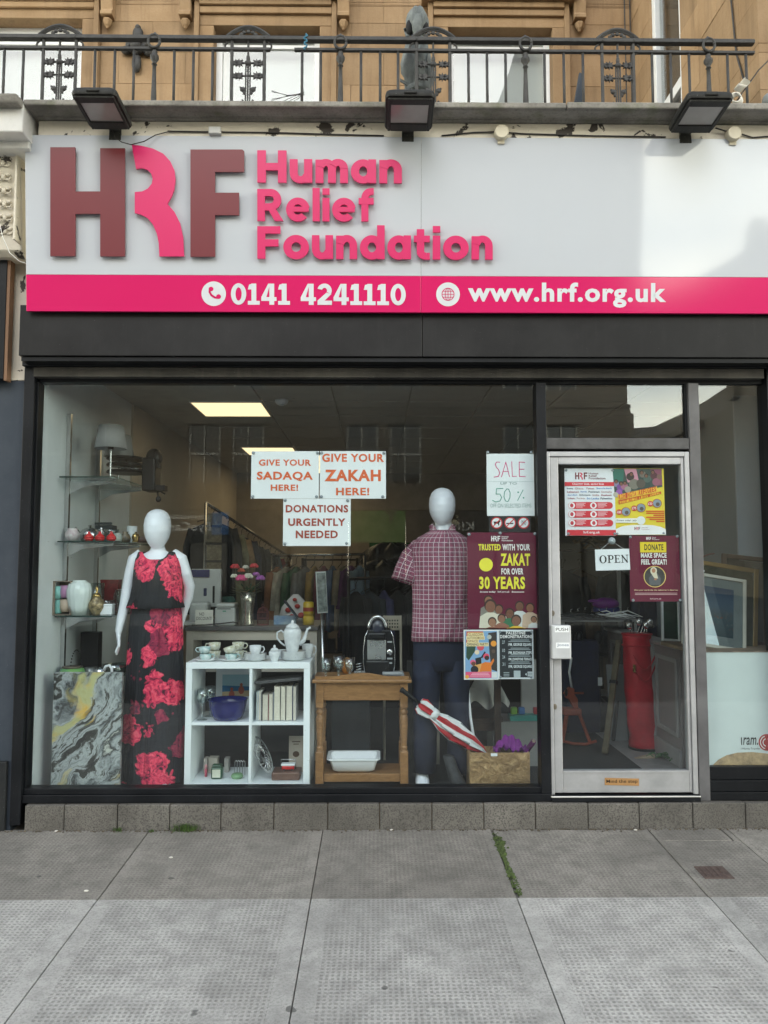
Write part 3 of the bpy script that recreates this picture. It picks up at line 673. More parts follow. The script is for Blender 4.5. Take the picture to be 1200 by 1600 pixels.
def blocks(opens, u0, u1, z0, z1, put, off=0):
    zs = []; z = zj
    while z > z0: z -= CH
    row = 0
    while z < z1:
        zt = z+CH; cuts = sorted({z, zt} | {h for o in opens for h in (o[2], o[3]) if z < h < zt})
        for c0, c1 in zip(cuts, cuts[1:]):
            ivs = [(u0, u1)]
            for a, b, p, q in opens:
                if p < (c0+c1)/2 < q:
                    nx = []
                    for s_, e in ivs:
                        if b <= s_ or a >= e: nx.append((s_, e)); continue
                        if a > s_: nx.append((s_, a))
                        if b < e: nx.append((b, e))
                    ivs = nx
            for s_, e in ivs:
                k = u0-1+(.31 if row % 2 else 0)
                js = [s_]
                while k < e:
                    if s_+.08 < k < e-.08: js.append(k)
                    k += .62
                js.append(e)
                for a, b in zip(js, js[1:]):
                    if b-a > .02: put(a+.0008, b-.0008, c0+.0008, c1-.0008)
        z = zt; row += 1
xw = lambda p: X(p, YW, 50)
heads = []
opens = []
for (a, b, oa, ob, hd, ot) in ((-40, 130, -70, 158, 36, 4), (335, 500, 305, 527, 45, 8), (700, 862, 668, 888, 45, 10)):
    heads.append((xw(a), xw(b), xw(oa), xw(ob), Z(hd, YW), Z(ot, YW))); opens.append((xw(oa), xw(ob), ZBAL-.2, Z(ot, YW)))
xr = X(985, YW, 60)
blocks(opens, -4.2, xr, ZBAL-.1, 8.2, lambda a, b, c, d: bx(a, b, YW+rnd.uniform(-.002, .002), YW+.2, c, d).build('stone_block', M_SAND, ten, bevel=.0025))
bx(-4.2, xr, YW+.21, YW+.3, 6.9, 8.2).build('wall_core', M_MORTAR, ten)
M_BLIND = pm('white_blind', (.42,.43,.41), rough=.7, var=.03)
for (a, b, oa, ob, h, ot) in heads:
    zb = ZBAL+.02
    for x0, x1 in ((oa+.002, a), (b, ob-.002)): bx(x0, x1, YW-.03, YW+.16, zb, h).build('jamb', M_SAND, ten, bevel=.006)
    for x0, x1 in ((oa+.002, oa+.05), (ob-.05, ob-.002)): bx(x0, x1, YW-.065, YW-.032, zb, ot-.002).build('architrave', M_SAND, ten, bevel=.006)
    bx(oa+.002, ob-.002, YW-.03, YW+.16, h+.001, ot-.002).build('lintel', M_SAND, ten, bevel=.006)
    bx(oa+.052, ob-.052, YW-.06, YW-.032, h+(ot-h)*.45, h+(ot-h)*.72).build('architrave', M_SAND, ten, bevel=.006)
    bx(oa+.052, ob-.052, YW-.085, YW-.032, h+(ot-h)*.74, ot-.002).build('architrave', M_SAND, ten, bevel=.006)
    bx(oa-.06, ob+.06, YW-.14, YW+.1, ot+.001, ot+.05).build('hood', M_SAND, ten, bevel=.008)
    wn = bx(a, b, YW+.10, YW+.15, h-.06, h-.001).build('window', M_UPVC, ten, bevel=.004)
    fm = MB(); fm.box(a, a+.06, YW+.10, YW+.15, zb, h-.062); fm.box(b-.06, b, YW+.10, YW+.15, zb, h-.062)
    zt = Z(66, YW) if a > -2 else Z(62, YW); fm.box(a+.062, b-.062, YW+.105, YW+.15, zt, zt+.04); fm.build('frame', M_UPVC, wn, bevel=.004)
    bx(a+.06, b-.06, YW+.12, YW+.126, zb, h-.06).build('pane', M_GLASSW, wn)
    bx(a+.0, b-.0, YW+.22, YW+.23, zb, h+.1).build('blind', M_BLIND, wn)
for px in (171, 292, 537, 903):
    xc_ = X(px, YW, 30); mb = MB(); w2 = .055
    zt = Z(-40, YW); z1_ = Z(36, YW); z2_ = Z(53, YW)
    pr = [(YW, zt), (YW-.22, zt), (YW-.2, zt-.12), (YW-.1, zt-.3), (YW-.075, z1_+.06), (YW-.1, z1_+.03), (YW-.1, z1_), (YW, z1_)]
    n = len(pr); mb.v = [(xc_-w2, y, z) for y, z in pr]+[(xc_+w2, y, z) for y, z in pr]; mb.face(list(range(n))); mb.face(list(range(n, 2*n))[::-1])
    for i in range(n): k = (i+1) % n; mb.face([k, i, n+i, n+k])
    mb.lathe([(.0, 0), (.012, 0), (.02, .02), (.03, .03), (.045, .07), (.045, .085)], (xc_, YW-.045, z2_), 6)
    mb.build('console_bracket', M_SAND, ten, bevel=.005)
# return wall at the right with a white window
XR = xr; yw0, yw1 = None, None
def yat(px): return XR/((px-604+12)/1200)-4.7
ya, yb = yat(1092), yat(1042); zs0 = 1.6+(885-92)/1200*(ya+4.7)
ze = [(-10, 2.2)]
blocks([(ya, yb, ZBAL+.55, 9)], -.12, YW, ZBAL-.1, 8.2, lambda a, b, c, d: bx(XR+rnd.uniform(-.002, .002), XR+.2, a, b, c, d).build('stone_block', M_SAND, ten, bevel=.0025))
blocks([], XR+.205, 4.6, ZBAL-.1, 8.2, lambda a, b, c, d: bx(a, b, -.12, .08, c, d).build('stone_block', M_SAND, ten, bevel=.0025))
wn = bx(XR+.03, XR+.09, ya, yb, ZBAL+.55, ZBAL+.62).build('window', M_UPVC, ten, bevel=.004)
fm = MB()
for y0, y1 in ((ya, ya+.07), (yb-.07, yb)): fm.box(XR+.02, XR+.09, y0, y1, ZBAL+.622, 8)
fm.box(XR+.028, XR+.088, ya+.072, yb-.072, ZBAL+1.15, ZBAL+1.24)
fm.build('frame', M_UPVC, wn, bevel=.004); bx(XR+.06, XR+.066, ya+.06, yb-.06, ZBAL+.6, 8).build('pane', M_GLASSW, wn)
bx(XR+.15, XR+.16, ya, yb, ZBAL+.5, 8).build('room_beyond', pm('dim_room', (.12,.11,.1), rough=.9), wn)
pipe = MB()
for px_ in (978, 1003, 1012): 
    x_ = X(px_, 2.1, 60) if px_ < 990 else XR-.012; y_ = 2.12 if px_ < 990 else yat(px_)
    pipe.tube([(x_, y_, ZBAL), (x_, y_, 8)], .006, 6)
pipe.tube([(XR-.01, yat(1172), 8), (XR-.01, yat(1178), 5.6), (XR-.01, yat(1186), 5.0), (XR-.01, yat(1200), 4.7)], .006, 6)
pipe.build('cable', M_IRON, ten, smooth=True)
# cast-iron wall bracket between the windows
wb = thing('wall_bracket', at(214, 85, YW-.02), 'ornate black cast iron plaque fixed to the sandstone wall', 'plaque')
mb = MB(); o_ = at(214, 75, YW-.03); s_ = 6.9/1200
for dx, dy, rx, rz in ((0, 0, 13, 12), (1, -24, 9, 12), (0, 26, 8, 16), (-17, 4, 9, 7), (18, 6, 8, 8), (-12, -4, 7, 7), (12, -6, 7, 7), (1, -34, 5, 5)):
    mb.ell((o_.x+dx*s_, o_.y, o_.z-dy*s_), (rx*s_, .035, rz*s_), 10, 7)
for k in range(8): mb.ell((o_.x+12*s_*cos(k*pi/4), o_.y-.03, o_.z+11*s_*sin(k*pi/4)), (.016, .014, .016), 7, 5)
mb.build('plate', M_IRON, wb, smooth=True); MB().ell((o_.x, o_.y-.05, o_.z), (.05, .03, .045), 10, 7).build('boss', M_IRON, wb, smooth=True)
# ------------------------------------------------------------------ balcony railing
YR = -.30; zr1 = Z(63, YR); zr2 = Z(79, YR); zrb = ZBAL+.012; xre = X(1178, YR, 75)
rl = thing('balcony_railing', (0, YR, ZBAL), 'black iron balcony railing with ornate cast panels above the sign', 'railing')
mb = MB(); mb.box(-3.2, xre, YR-.02, YR+.02, zr1-.012, zr1+.010); mb.box(-3.2, xre, YR-.014, YR+.014, zr1+.0102, zr1+.017); mb.build('top_rail', M_IRON, rl, bevel=.004)
MB().box(-3.2, X(413, YR), YR-.012, YR+.012, zr2-.008, zr2+.008).build('lower_rail', M_IRON, rl, bevel=.002)
MB().box(X(453, YR), xre, YR-.012, YR+.012, zr2-.008, zr2+.008).build('lower_rail', M_IRON, rl, bevel=.002)
bal = None
for px in (-84, -54, -24, 6, 36, 148, 179, 209, 272, 302, 332, 472, 501, 564, 594, 622, 732, 761, 790, 851, 881, 911, 1019, 1048, 1077, 1137, 1166):
    x_ = X(px, YR, 110)
    if bal is None:
        bal = MB().tube([(0, 0, 0), (0, 0, zr2-.008-zrb)], .0085, 8).build('baluster', M_IRON, org=(0,0,0), smooth=True); bal.parent = rl; b_ = bal
    else: b_ = bal.copy(); COL.objects.link(b_)
    b_.location = Vector((x_, YR, zrb))-ORG[rl.name]
for px in (241, 532, 821, 1107):
    x_ = X(px, YR, 110); hh = zr2-zrb
    mb = MB().lathe([(.013,0),(.02,.01),(.016,.03),(.013,.05),(.017,.09),(.012,hh-.16),(.011,hh-.1),(.017,hh-.098),(.011,hh-.088),(.014,hh-.08),(.026,hh-.06),(.026,hh-.045),(.014,hh-.028),(.017,hh-.02),(.012,hh-.01),(.015,hh)], (x_, YR, zrb), 12)
    rr = (zr1-zr2)*.52; cz = (zr1+zr2)/2+.006
    mb.tube([(x_+rr*1.05*cos(2*pi*k/20), YR-.016, cz+rr*1.2*sin(2*pi*k/20)) for k in range(21)], .0085, 6)
    mb.ell((x_, YR, zr1+.024), (.01, .01, .016), 8, 6)
    mb.build('ornate_post', M_IRON, rl, smooth=True)
def star(mb, c, r):
    n = 8
    mb.prism([(c[0]+(r if k % 2 else r*.45)*cos(pi*k/n+pi/8)*1.15, c[2]+(r if k % 2 else r*.45)*sin(pi*k/n+pi/8)) for k in range(2*n)], c[1]-.008, c[1]+.008)
for pa, pb in ((67, 118), (362, 413), (651, 703), (941, 990)):
    xa, xb = X(pa, YR, 110), X(pb, YR, 110); xm_ = (xa+xb)/2; h = zr2-zrb; mb = MB()
    for x_ in (xa, xb): mb.tube([(x_, YR, zrb), (x_, YR, zr1)], .0105, 8); mb.ell((x_, YR-.004, zr1), (.02, .02, .016), 8, 6)
    for x_ in (xm_-.013, xm_, xm_+.013): mb.tube([(x_, YR, zrb), (x_, YR, zr2-(.0 if x_ == xm_ else .09))], .0048 if x_ != xm_ else .006, 6)
    mb.tube([(xm_, YR, zr2-.12), (xm_, YR, zr1)], .007, 6); mb.ell((xm_, YR, zr2-.085), (.022, .016, .018), 8, 6); mb.ell((xm_, YR, zr2-.055), (.012, .012, .025), 8, 6)
    for q in (.085, .165):
        for s_ in (-1, 1):
            xq = xm_+s_*(xb-xa)*.27; star(mb, (xq, YR, zr2-q), .026); star(mb, (xq+s_*.022, YR, zr2-q), .02)
            mb.tube([(xm_, YR, zr2-q), (xm_+s_*(xb-xa)/2, YR, zr2-q)], .006, 6)
    for q, s2 in ((.25, 1), (.33, .7)):
        for s_ in (-1, 1):
            mb.ell((xm_+s_*.03, YR, zr2-q), (.018*s2, .01, .016*s2), 8, 6); mb.ell((xm_+s_*.022, YR, zr2-q-.02*s2), (.009, .008, .014), 7, 5); mb.ell((xm_+s_*.043*s2, YR, zr2-q+.012), (.007, .007, .007), 7, 5)
    n = 16; hw = (xb-xa)/2+.028
    arch = [(xm_+hw*(2*k/n-1), YR-.002, zr1+.014+.062*max(0, cos(pi/2*(2*k/n-1)*.98))**.9) for k in range(n+1)]
    mb.tube(arch, .0105, 6); mb.tube([(p[0], p[1], p[2]-.014) for p in arch[2:-2]], .005, 6); mb.box(xa-.02, xb+.02, YR-.012, YR+.012, zr1+.008, zr1+.018)
    for k in range(5):
        a_ = pi*(k+.5)/5; mb.ell((xm_+.045*cos(a_), YR, zr1+.022+.026*sin(a_)), (.014, .008, .012), 8, 6)
    for s_ in (-1, 1):
        cx_ = (xb if s_ > 0 else xa)+s_*.012; mb.tube([(cx_+s_*.03*sin(pi*k/8), YR, zr1-.01-(zr1-zr2)*1.05*k/8) for k in range(9)], .006, 6)
    mb.build('cast_panel', M_IRON, rl, auto=40)
wr = MB()
for k in range(9):
    a_ = Vector((X(416, YR), YR, zrb+rnd.uniform(.0, .17))); b_ = Vector((X(470, YR), YR-.01, zrb+rnd.choice((.02, .1, .12, .14, .3))+rnd.uniform(-.01, .01)))
    m_ = (a_+b_)/2+Vector((0, rnd.uniform(-.03, .03), rnd.uniform(-.03, .02))); wr.tube([a_, a_.lerp(m_, .6), m_, m_.lerp(b_, .5), b_], .0016, 5)
one('loose_wire', wr, M_IRON, 'tangled thin wires strung across the gap in the railing', 'wire', smooth=True)
xt = X(478, YR, 70); one('blue_string', MB().tube([(xt+.012*sin(k*1.7), YR-.024+.0*k, zr1+.02-k*.009) for k in range(12)], .005, 6), pm('blue_twine', (.04,.16,.25), rough=.8), 'blue twine tied round the top rail beside the gap', 'string', smooth=True)
# ------------------------------------------------------------------ floodlights
M_FL = nodemat('floodlight_housing', dusty((.02,.02,.019), (.09,.09,.075), .5, .5)); M_LENS = pm('floodlight_glass', (.28,.27,.25), rough=.12, var=.1, spec=.6)
zf = (Z(205, -.42, 160)+Z(152, -.68, 160))/2
def flood(pxl, pxr, pyn, label, lens=None):
    x0, x1 = X(pxl, -.40, pyn), X(pxr, -.40, pyn); xm_ = (x0+x1)/2; w2 = (x1-x0)/2; zc_ = zf
    t = thing('floodlight', (xm_, -.2, zc_), label, 'floodlight', 'floodlights over the sign')
    def body(y0, y1, z0, z1, a, tp):
        return [[(xm_+sx*a, y, z) for sx, y, z in ()]]
    mb = MB(); yo, yi = -.69, -.39
    def ringz(w, ya_, yb_, z, r=.03):
        pts = []
        for cx_, cy_, a0 in ((w-r, yb_-r, 0), (-w+r, yb_-r, 90), (-w+r, ya_+r, 180), (w-r, ya_+r, 270)):
            for k in range(5): a = R(a0+22.5*k); pts.append((xm_+cx_+r*cos(a), cy_+r*sin(a), z))
        return pts
    mb.loft([ringz(w2, yo, yi, zc_), ringz(w2+.004, yo-.004, yi+.004, zc_+.012), ringz(w2, yo, yi, zc_+.035), ringz(w2*.82, yo+.05, yi-.02, zc_+.075), ringz(w2*.6, yo+.08, yi-.05, zc_+.09)])
    mb.build('housing', M_FL, t, auto=50)
    mb = MB(); ax, ay0, ay1 = w2*.78, yo+.06, yi-.075
    for q in ((-w2+.012, -ax, yo+.012, yi-.012), (ax, w2-.012, yo+.012, yi-.012), (-ax, ax, yo+.012, ay0), (-ax, ax, ay1, yi-.012)):
        mb.box(xm_+q[0], xm_+q[1], q[2], q[3], zc_-.014, zc_+.001)
    mb.build('bezel', M_FL, t, bevel=.003)
    bx(xm_-ax, xm_+ax, ay0, ay1, zc_-.006, zc_-.001).build('lens', M_LENS, t)
    mb = MB().box(xm_-.03, xm_+.03, yi-.01, -.32, zc_+.02, zc_+.032); mb.box(xm_-.035, xm_+.035, -.335, -.32, zc_-.03, zc_+.09); mb.tube([(xm_-.05, yi+.02, zc_+.03), (xm_+.05, yi+.02, zc_+.03)], .018, 8); mb.build('bracket', M_FL, t, bevel=.002)
    bx(xm_-.035, xm_+.035, yo-.012, yo+.004, zc_+.01, zc_+.024).build('latch', M_FL, t, bevel=.003)
    t.rotation_euler = (R(-4), 0, 0)
flood(141, 206, 205, 'black floodlight above the left end of the sign')
flood(602, 674, 208, 'black floodlight in the middle above the sign')
flood(1045, 1112, 212, 'black floodlight above the right end of the sign, pale lens')
# sensors, junction box, cables on the frieze
M_CAB = pm('old_cable', (.03,.026,.024), rough=.7)
for px, py, lab in ((784, 205, 'round cream junction cap on the frieze right of the middle floodlight'), (1148, 207, 'round cream junction cap beside the right floodlight')):
    p = at(px, py, -.365); t = thing('cable_junction_box', (p.x, -.325, p.z), lab, 'junction box', 'caps on the frieze')
    mb = MB(); mb.loft([[(p.x+r_*cos(2*pi*k/20), y_, p.z+r_*sin(2*pi*k/20)) for k in range(20)] for r_, y_ in ((.043, -.325), (.043, -.362), (.038, -.368), (.005, -.368))][::-1]); mb.build('cap', pm('cream_plastic', (.55,.50,.38), rough=.5), t, auto=40)
    bx(p.x-.02, p.x+.02, -.34, -.326, p.z-.06, p.z-.03).build('saddle', MATS['cream_plastic'], t)
p = at(335, 203, -.36); one('junction_box', bx(p.x-.036, p.x+.036, -.36, -.325, p.z-.02, p.z+.024), pm('grey_plastic', (.45,.45,.43), rough=.5), 'small grey junction box on the frieze above the sign', 'junction box', bevel=.006)
def wire(pts, r, label, mat=M_CAB, name='cable'): one(name, MB().tube(pts, r, 6), mat, label, 'cable', smooth=True)
wire([at(176, 204, -.34), at(180, 214, -.36), at(190, 222, -.37), at(205, 226, -.37), at(225, 221, -.36), at(243, 211, -.35), at(262, 206, -.335)], .003, 'black cable drooping below the left floodlight over the sign')
wire([at(262, 205, -.335), at(320, 206, -.332), at(420, 207, -.332), at(520, 210, -.332), at(600, 212, -.332)], .004, 'dark cable along the frieze between left and middle floodlights')
wire([at(690, 212, -.332), at(740, 207, -.332), at(775, 206, -.335), at(820, 209, -.332), at(920, 212, -.332), at(1040, 214, -.332)], .004, 'dark cable along the frieze between middle and right floodlights')
wire([at(1118, 200, -.36), at(1138, 206, -.34), at(1160, 210, -.335), at(1176, 215, -.332), at(1200, 213, -.332), at(1240, 212, -.332)], .004, 'short dark cable from the right floodlight to its cap')
# rag and cord by the right end of the railing
mb = MB(); M_RAG = pm('white_rag', (.7,.68,.62), rough=.85)
rg = at(1160, 140, -.36)
mb.grid(lambda u, v: (rg.x+.05*(u-.5)+.02*sin(6*v), rg.y+.02*sin(9*u+3*v), rg.z+.04*(v-.5)+.05*u), 8, 8)
one('white_tape', mb, M_RAG, 'scrap of white tape tied to the cord by the right floodlight', 'tape', smooth=True)
one('cord', MB().tube([at(1150, 160, -.38), at(1160, 145, -.36), at(1185, 110, -.2), at(1210, 85, -.15)], .004, 6), M_CAB, 'brown cord stretched up from the right floodlight to the wall', 'cord', smooth=True)
mb = MB(); cc = at(1150, 155, -.40)
for k in range(4): mb.tube([(cc.x+.03*cos(t)+.008*k-.01, cc.y+.01*k-.02, cc.z+.028*sin(t)) for t in [2*pi*j/14 for j in range(15)]], .004, 5)
one('string_coil', mb, M_RAG, 'loops of pale string hanging by the right end of the railing', 'string', smooth=True)
one('stone_ball', MB().ell(at(1203, 157, -.3), .045, 14, 10), pm('grey_ball', (.2,.22,.22), rough=.6), 'grey round object on the cornice at the right edge', 'ball', smooth=True)
# dark leaning board behind the railing
p0, p1 = at(888, 165, 0), at(905, 116, 0)
mb = MB(); mb.prism([(p0.x, p0.z-.2), (p0.x+.09, p0.z-.2), (p1.x+.02, p1.z), (p1.x, p1.z+.01)], -.01, .02)
one('leaning_board', mb, M_SLATE, 'dark tapering board leaning behind the railing', 'board', bevel=.006)
# hooded grey garment on the railing
hd = thing('hooded_garment', at(652, 150, -.12), 'grey hooded cloth figure standing behind the balcony railing', 'garment')
M_CLOTH = pm('grey_cloth', (.13,.145,.145), rough=.9, var=.35, scale=14, bump=.3, bscale=200)
ctr = at(652, 150, -.1); k1 = 4.65/1200
def hg(px, py, y): p = at(px, py, y); return p
rings = []
for (py, l, r_, dep) in ((148, 630, 676, .05), (138, 634, 672, .055), (124, 632, 678, .06), (112, 626, 676, .07), (98, 627, 672, .07), (82, 632, 672, .075), (68, 636, 668, .06), (60, 640, 664, .04), (56, 644, 660, .02)):
    a, b = at(l, py, -.14), at(r_, py, -.14); c = (a+b)/2; w2 = (b.x-a.x)/2
    rings.append([(c.x+w2*(1+.13*sin(5*t+py*.07))*cos(t), c.y+dep*(1+.25*sin(7*t+py*.05))*sin(t), c.z+.006*sin(3*t)) for t in [2*pi*j/40 for j in range(40)]])
MB().loft(rings).build('robe', M_CLOTH, hd, smooth=True)
# hood: drooping cowl with near-black bulges that paint in the shade of hollows either side of the front fold
rings = []
for (py, hw, dep, yo) in ((13.5, 4, .012, .0), (15, 8, .035, .0), (20, 12.5, .05, -.005), (27, 16.5, .058, -.012), (36, 18.8, .06, -.018), (45, 18.5, .06, -.022), (51, 14, .055, -.02), (57, 8, .045, -.015)):
    c = at(652, py, -.14); w2 = hw*4.56/1200
    rings.append([(c.x+w2*cos(t)*(1+.05*sin(4*t)), c.y+yo+dep*sin(t)*(1+.22*max(0, -sin(t))*cos(6*t)), c.z-.008*abs(cos(t))*(py > 40)) for t in [2*pi*j/40 for j in range(40)]])
MB().loft(rings).build('hood', M_CLOTH, hd, smooth=True)
mb = MB(); mb.grid(lambda u, v: at(652+(u-.5)*(9+6*sin(pi*v)), 22+34*v, -.205-.022*sin(pi*u)-.012*sin(pi*v)), 8, 10); o_ = mb.build('front_fold', M_CLOTH, hd, smooth=True); md = o_.modifiers.new('thick', 'SOLIDIFY'); md.thickness = .005
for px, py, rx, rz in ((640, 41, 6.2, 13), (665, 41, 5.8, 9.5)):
    c = at(px, py, -.2); MB().ell((c.x, c.y+.012, c.z), (rx*4.5/1200, .022, rz*4.5/1200), 14, 9).build('hollow_shade', pm('hood_shade_black', (.012,.012,.013), rough=.95), hd, smooth=True)
mb = MB(); mb.grid(lambda u, v: at(630+14*u+4*v, 44+14*v-3*u, -.19+.04*u+.02*sin(4*v)), 6, 6); mb.grid(lambda u, v: at(625+20*u, 122+12*u+6*v, -.2+.05*u+.01*sin(5*v)), 6, 6); mb.grid(lambda u, v: at(632+38*u, 138-9*sin(pi*u)+8*v*(1-u*.4), -.23+.02*sin(6*u)), 10, 6)
o_ = mb.build('cloth_fold', M_CLOTH, hd, smooth=True); md = o_.modifiers.new('thick', 'SOLIDIFY'); md.thickness = .005
# ------------------------------------------------------------------ the buildings across the street (seen in the glass and the sign)
def facing(mb, body, xa, xb, z0, z1, y, bold=.02):
    """letters on a wall that faces +y"""
    vv, ff = glyphs(body, bold); mnx = min(p[0] for p in vv); mxx = max(p[0] for p in vv); mnz = min(p[1] for p in vv); mxz = max(p[1] for p in vv); b = len(mb.v)
    mb.v += [(xa-(p[0]-mnx)/(mxx-mnx)*(xa-xb), y, z0+(p[1]-mnz)/(mxz-mnz)*(z1-z0)) for p in vv]
    for q in ff: mb.face([b+i for i in q])
YO = -26.0; DO = 4.7-YO
def xo(px): return (px-604)/1200*DO
def zo(py): return 1.6+(885-py)/1200*DO
ob = thing('opposite_tenement', (0, YO, -.3), 'brown stone tenement with shops across the street, reflected in the window', 'building')
M_OST = pm('opposite_stone', (.12,.10,.08), rough=.9, var=.25, scale=.6, dirt=.5)
wx = []; xx = -27.0
while xx < 8: wx += [xx, xx+1.3]; xx += 1.75 if len(wx) % 4 == 2 else 4.6
sh = xo(676)-min(wx, key=lambda q: abs(q-xo(676))); wx = [q+sh for q in wx]; wx = [-31] + wx + [xo(1003)]
wz = [4.0, 4.95, 7.3, 8.75, 11.0, 12.4, 14.2]
holes = {(i, j) for i in range(1, len(wx)-1, 2) for j in (1, 3, 5) if j != 5}
mb = MB(); holed(mb, [-q for q in wx][::-1], wz, {(len(wx)-2-i, j) for i, j in holes}, 0, .25)
mb.v = [(-x, YO-y, z) for x, y, z in mb.v]
mb.box(wx[0], wx[-1], YO-9, YO-.3, 3.9, 14.0); mb.build('wall', M_OST, ob)
for (i, j) in holes:
    a, b, c_, d_ = wx[i], wx[i+1], wz[j], wz[j+1]
    f = bx(a-.12, b+.12, YO+.0, YO+.10, d_+.02, d_+.25).build('window', M_OST, ob)
    fm = MB().box(a, a+.09, YO-.2, YO-.12, c_, d_); fm.box(b-.09, b, YO-.2, YO-.12, c_, d_); fm.box(a, b, YO-.19, YO-.11, (c_+d_)/2-.05, (c_+d_)/2+.05); fm.box(a+.6, a+.65, YO-.19, YO-.13, c_, d_); fm.build('frame', pm('far_sash', (.38,.37,.35), rough=.5), f)
    bx(a, b, YO-.29, YO-.22, c_, d_).build('pane', pm('far_pane', (.02,.022,.024), rough=.05, var=.0), f)
mb = MB().box(wx[0], wx[-1]+.15, YO-.2, YO+.18, 3.85, 4.15); mb.box(wx[0], wx[-1]+.1, YO-.2, YO+.1, 8.0, 8.15); mb.box(wx[0], wx[-1]+.2, YO-.2, YO+.35, 13.7, 14.2); mb.build('string_course', M_OST, ob)
mb = MB()
for px_ in range(-28, 11, 6): mb.box(px_, px_+1.6, YO-6, YO-4.8, 14, 15.9)
mb.build('chimney', M_OST, ob)
def shop(xa, xb, fc, fname, words, lab, wcol):
    t = thing('far_shopfront', ((xa+xb)/2, YO, -.27), lab, 'shop front', 'shops across the street')
    bx(xa, xb, YO-.3, YO+.12, 2.55, 3.82).build('fascia', pm(fname, fc, rough=.5), t)
    bx(xa, xb, YO-.3, YO-.05, -.27, .45).build('stall_riser', pm('far_dark_paint', (.04,.04,.04), rough=.5), t)
    mb = MB(); n = max(2, int((xb-xa)/1.6))
    for k in range(n+1): q = xa+(xb-xa-.1)*k/n; mb.box(q, q+.1, YO-.2, YO+.04, .451, 2.549)
    mb.build('mullion', MATS['far_dark_paint'], t); bx(xa, xb, YO-.28, YO-.22, .45, 2.55).build('pane', pm('far_shop_glass', (.05,.045,.04), rough=.06), t)
    if words:
        mb = MB()
        for wd_, a, b, z0, z1 in words: facing(mb, wd_, a, b, z0, z1, YO+.13)
        mb.build('lettering', pm(fname+'_lettering', wcol, rough=.4), t)
    return t
shop(-31, xo(376), (.03,.03,.03), 'far_fascia_charcoal', [('SOUTHSIDE', xo(346), xo(281), zo(812), zo(806)), ('EyeCare', xo(347), xo(272), zo(834), zo(816))], 'dark eye care shop front across the street, mirrored in the glass', (.8,.8,.8))
t = shop(xo(373), xo(560), (.05,.045,.04), 'far_fascia_brown', [], 'plain brown shop front across the street, mirrored in the glass', (.5,.5,.5))
one('blue_shop_logo', MB().box(xo(349), xo(375), YO+.122, YO+.16, zo(836), zo(801)), pm('far_blue', (.03,.15,.42), rough=.4), 'blue square shop logo across the street, mirrored in the glass', 'sign')
shop(xo(561), xo(650), (.03,.16,.02), 'far_fascia_green', [('Y', xo(640), xo(615), zo(818), zo(795))], 'green shop fascia across the street, mirrored in the glass', (.02,.03,.02))
t = shop(xo(651), xo(1003), (.012,.012,.013), 'far_fascia_black', [('KINGS', xo(757), xo(690), zo(829), zo(816))], 'black shop fascia across the street with grey capital letters', (.55,.55,.52))
mb = MB(); cx_, cz_ = xo(725), zo(808)
for k in range(5): mb.poly([(cx_+.3*cos(a), YO+.13, cz_+.25*sin(a)) for a in (R(20+k*28), R(34+k*28))] + [(cx_+.12, YO+.13, cz_-.1), (cx_-.12, YO+.13, cz_-.1)])
mb.box(cx_-.22, cx_+.22, YO+.12, YO+.135, cz_-.3, cz_-.1); mb.build('crest', pm('far_crest', (.4,.36,.25), rough=.5), t)
# farther terrace beyond the side street
fb = thing('far_terrace', (20, -55, -.4), 'four storey stone terrace beyond the side street, seen in reflections', 'building')
seg = [(985, 66), (1068, 64), (1092, 61), (1125, 57.5), (1165, 53), (1230, 46), (1330, 38), (1500, 30)]
pts = [((p-604)/1200*d, -(d-4.7)) for p, d in seg]
wallm = MB(); win = []
for (xa, ya_), (xb, yb_) in zip(pts, pts[1:]):
    q = [(xa, ya_, -.4), (xb, yb_, -.4), (xb, yb_, 12.6), (xa, ya_, 12.6)]; wallm.poly(q[::-1])
    wallm.poly([(xa, ya_, 12.6), (xb, yb_, 12.6), (xb+1, yb_-6, 14.5), (xa+1, ya_-6, 14.5)][::-1])
    Lh = math.hypot(xb-xa, yb_-ya_); nx_ = max(1, int(Lh/2.6)); u = Vector((xb-xa, yb_-ya_, 0))/Lh; nn = Vector((-u.y, u.x, 0)); nn = nn if nn.y > 0 else -nn
    for k in range(nx_):
        for z0 in (1.0, 4.6, 7.4, 10.0): win.append((Vector((xa, ya_, 0))+u*Lh*(k+.5)/nx_, u, nn, z0))
    for z0, z1, o2 in ((3.7, 4.0, .2), (12.2, 12.7, .4), (9.5, 9.7, .15)):
        rot = Matrix((u, nn, Vector((0,0,1)))).transposed(); wallm.obox(((xa+xb)/2+nn.x*o2/2, (ya_+yb_)/2+nn.y*o2/2, (z0+z1)/2), (Lh/2, o2/2+.02, (z1-z0)/2), rot)
wallm.build('wall', pm('far_terrace_stone', (.22,.19,.15), rough=.9, var=.2, scale=.3), fb)
for p, u, nn, z0 in win:
    rot = Matrix((u, nn, Vector((0,0,1)))).transposed()
    MB().obox(p+nn*.03+Vector((0,0,z0+.9)), (.55, .02, .9), rot).build('window', MATS['far_pane'], fb)
mb = MB()
for t_ in (.3, 4.7, 5.7):
    i = int(t_); f_ = t_-i; x_, y_ = pts[i][0]*(1-f_)+pts[i+1][0]*f_, pts[i][1]*(1-f_)+pts[i+1][1]*f_; mb.box(x_, x_+1.2, y_-4, y_-3, 13, 15.4)
    for j in range(3): mb.box(x_+.15+j*.35, x_+.35+j*.35, y_-3.7, y_-3.4, 15.4, 15.9)
mb.build('chimney', MATS['far_terrace_stone'], fb)
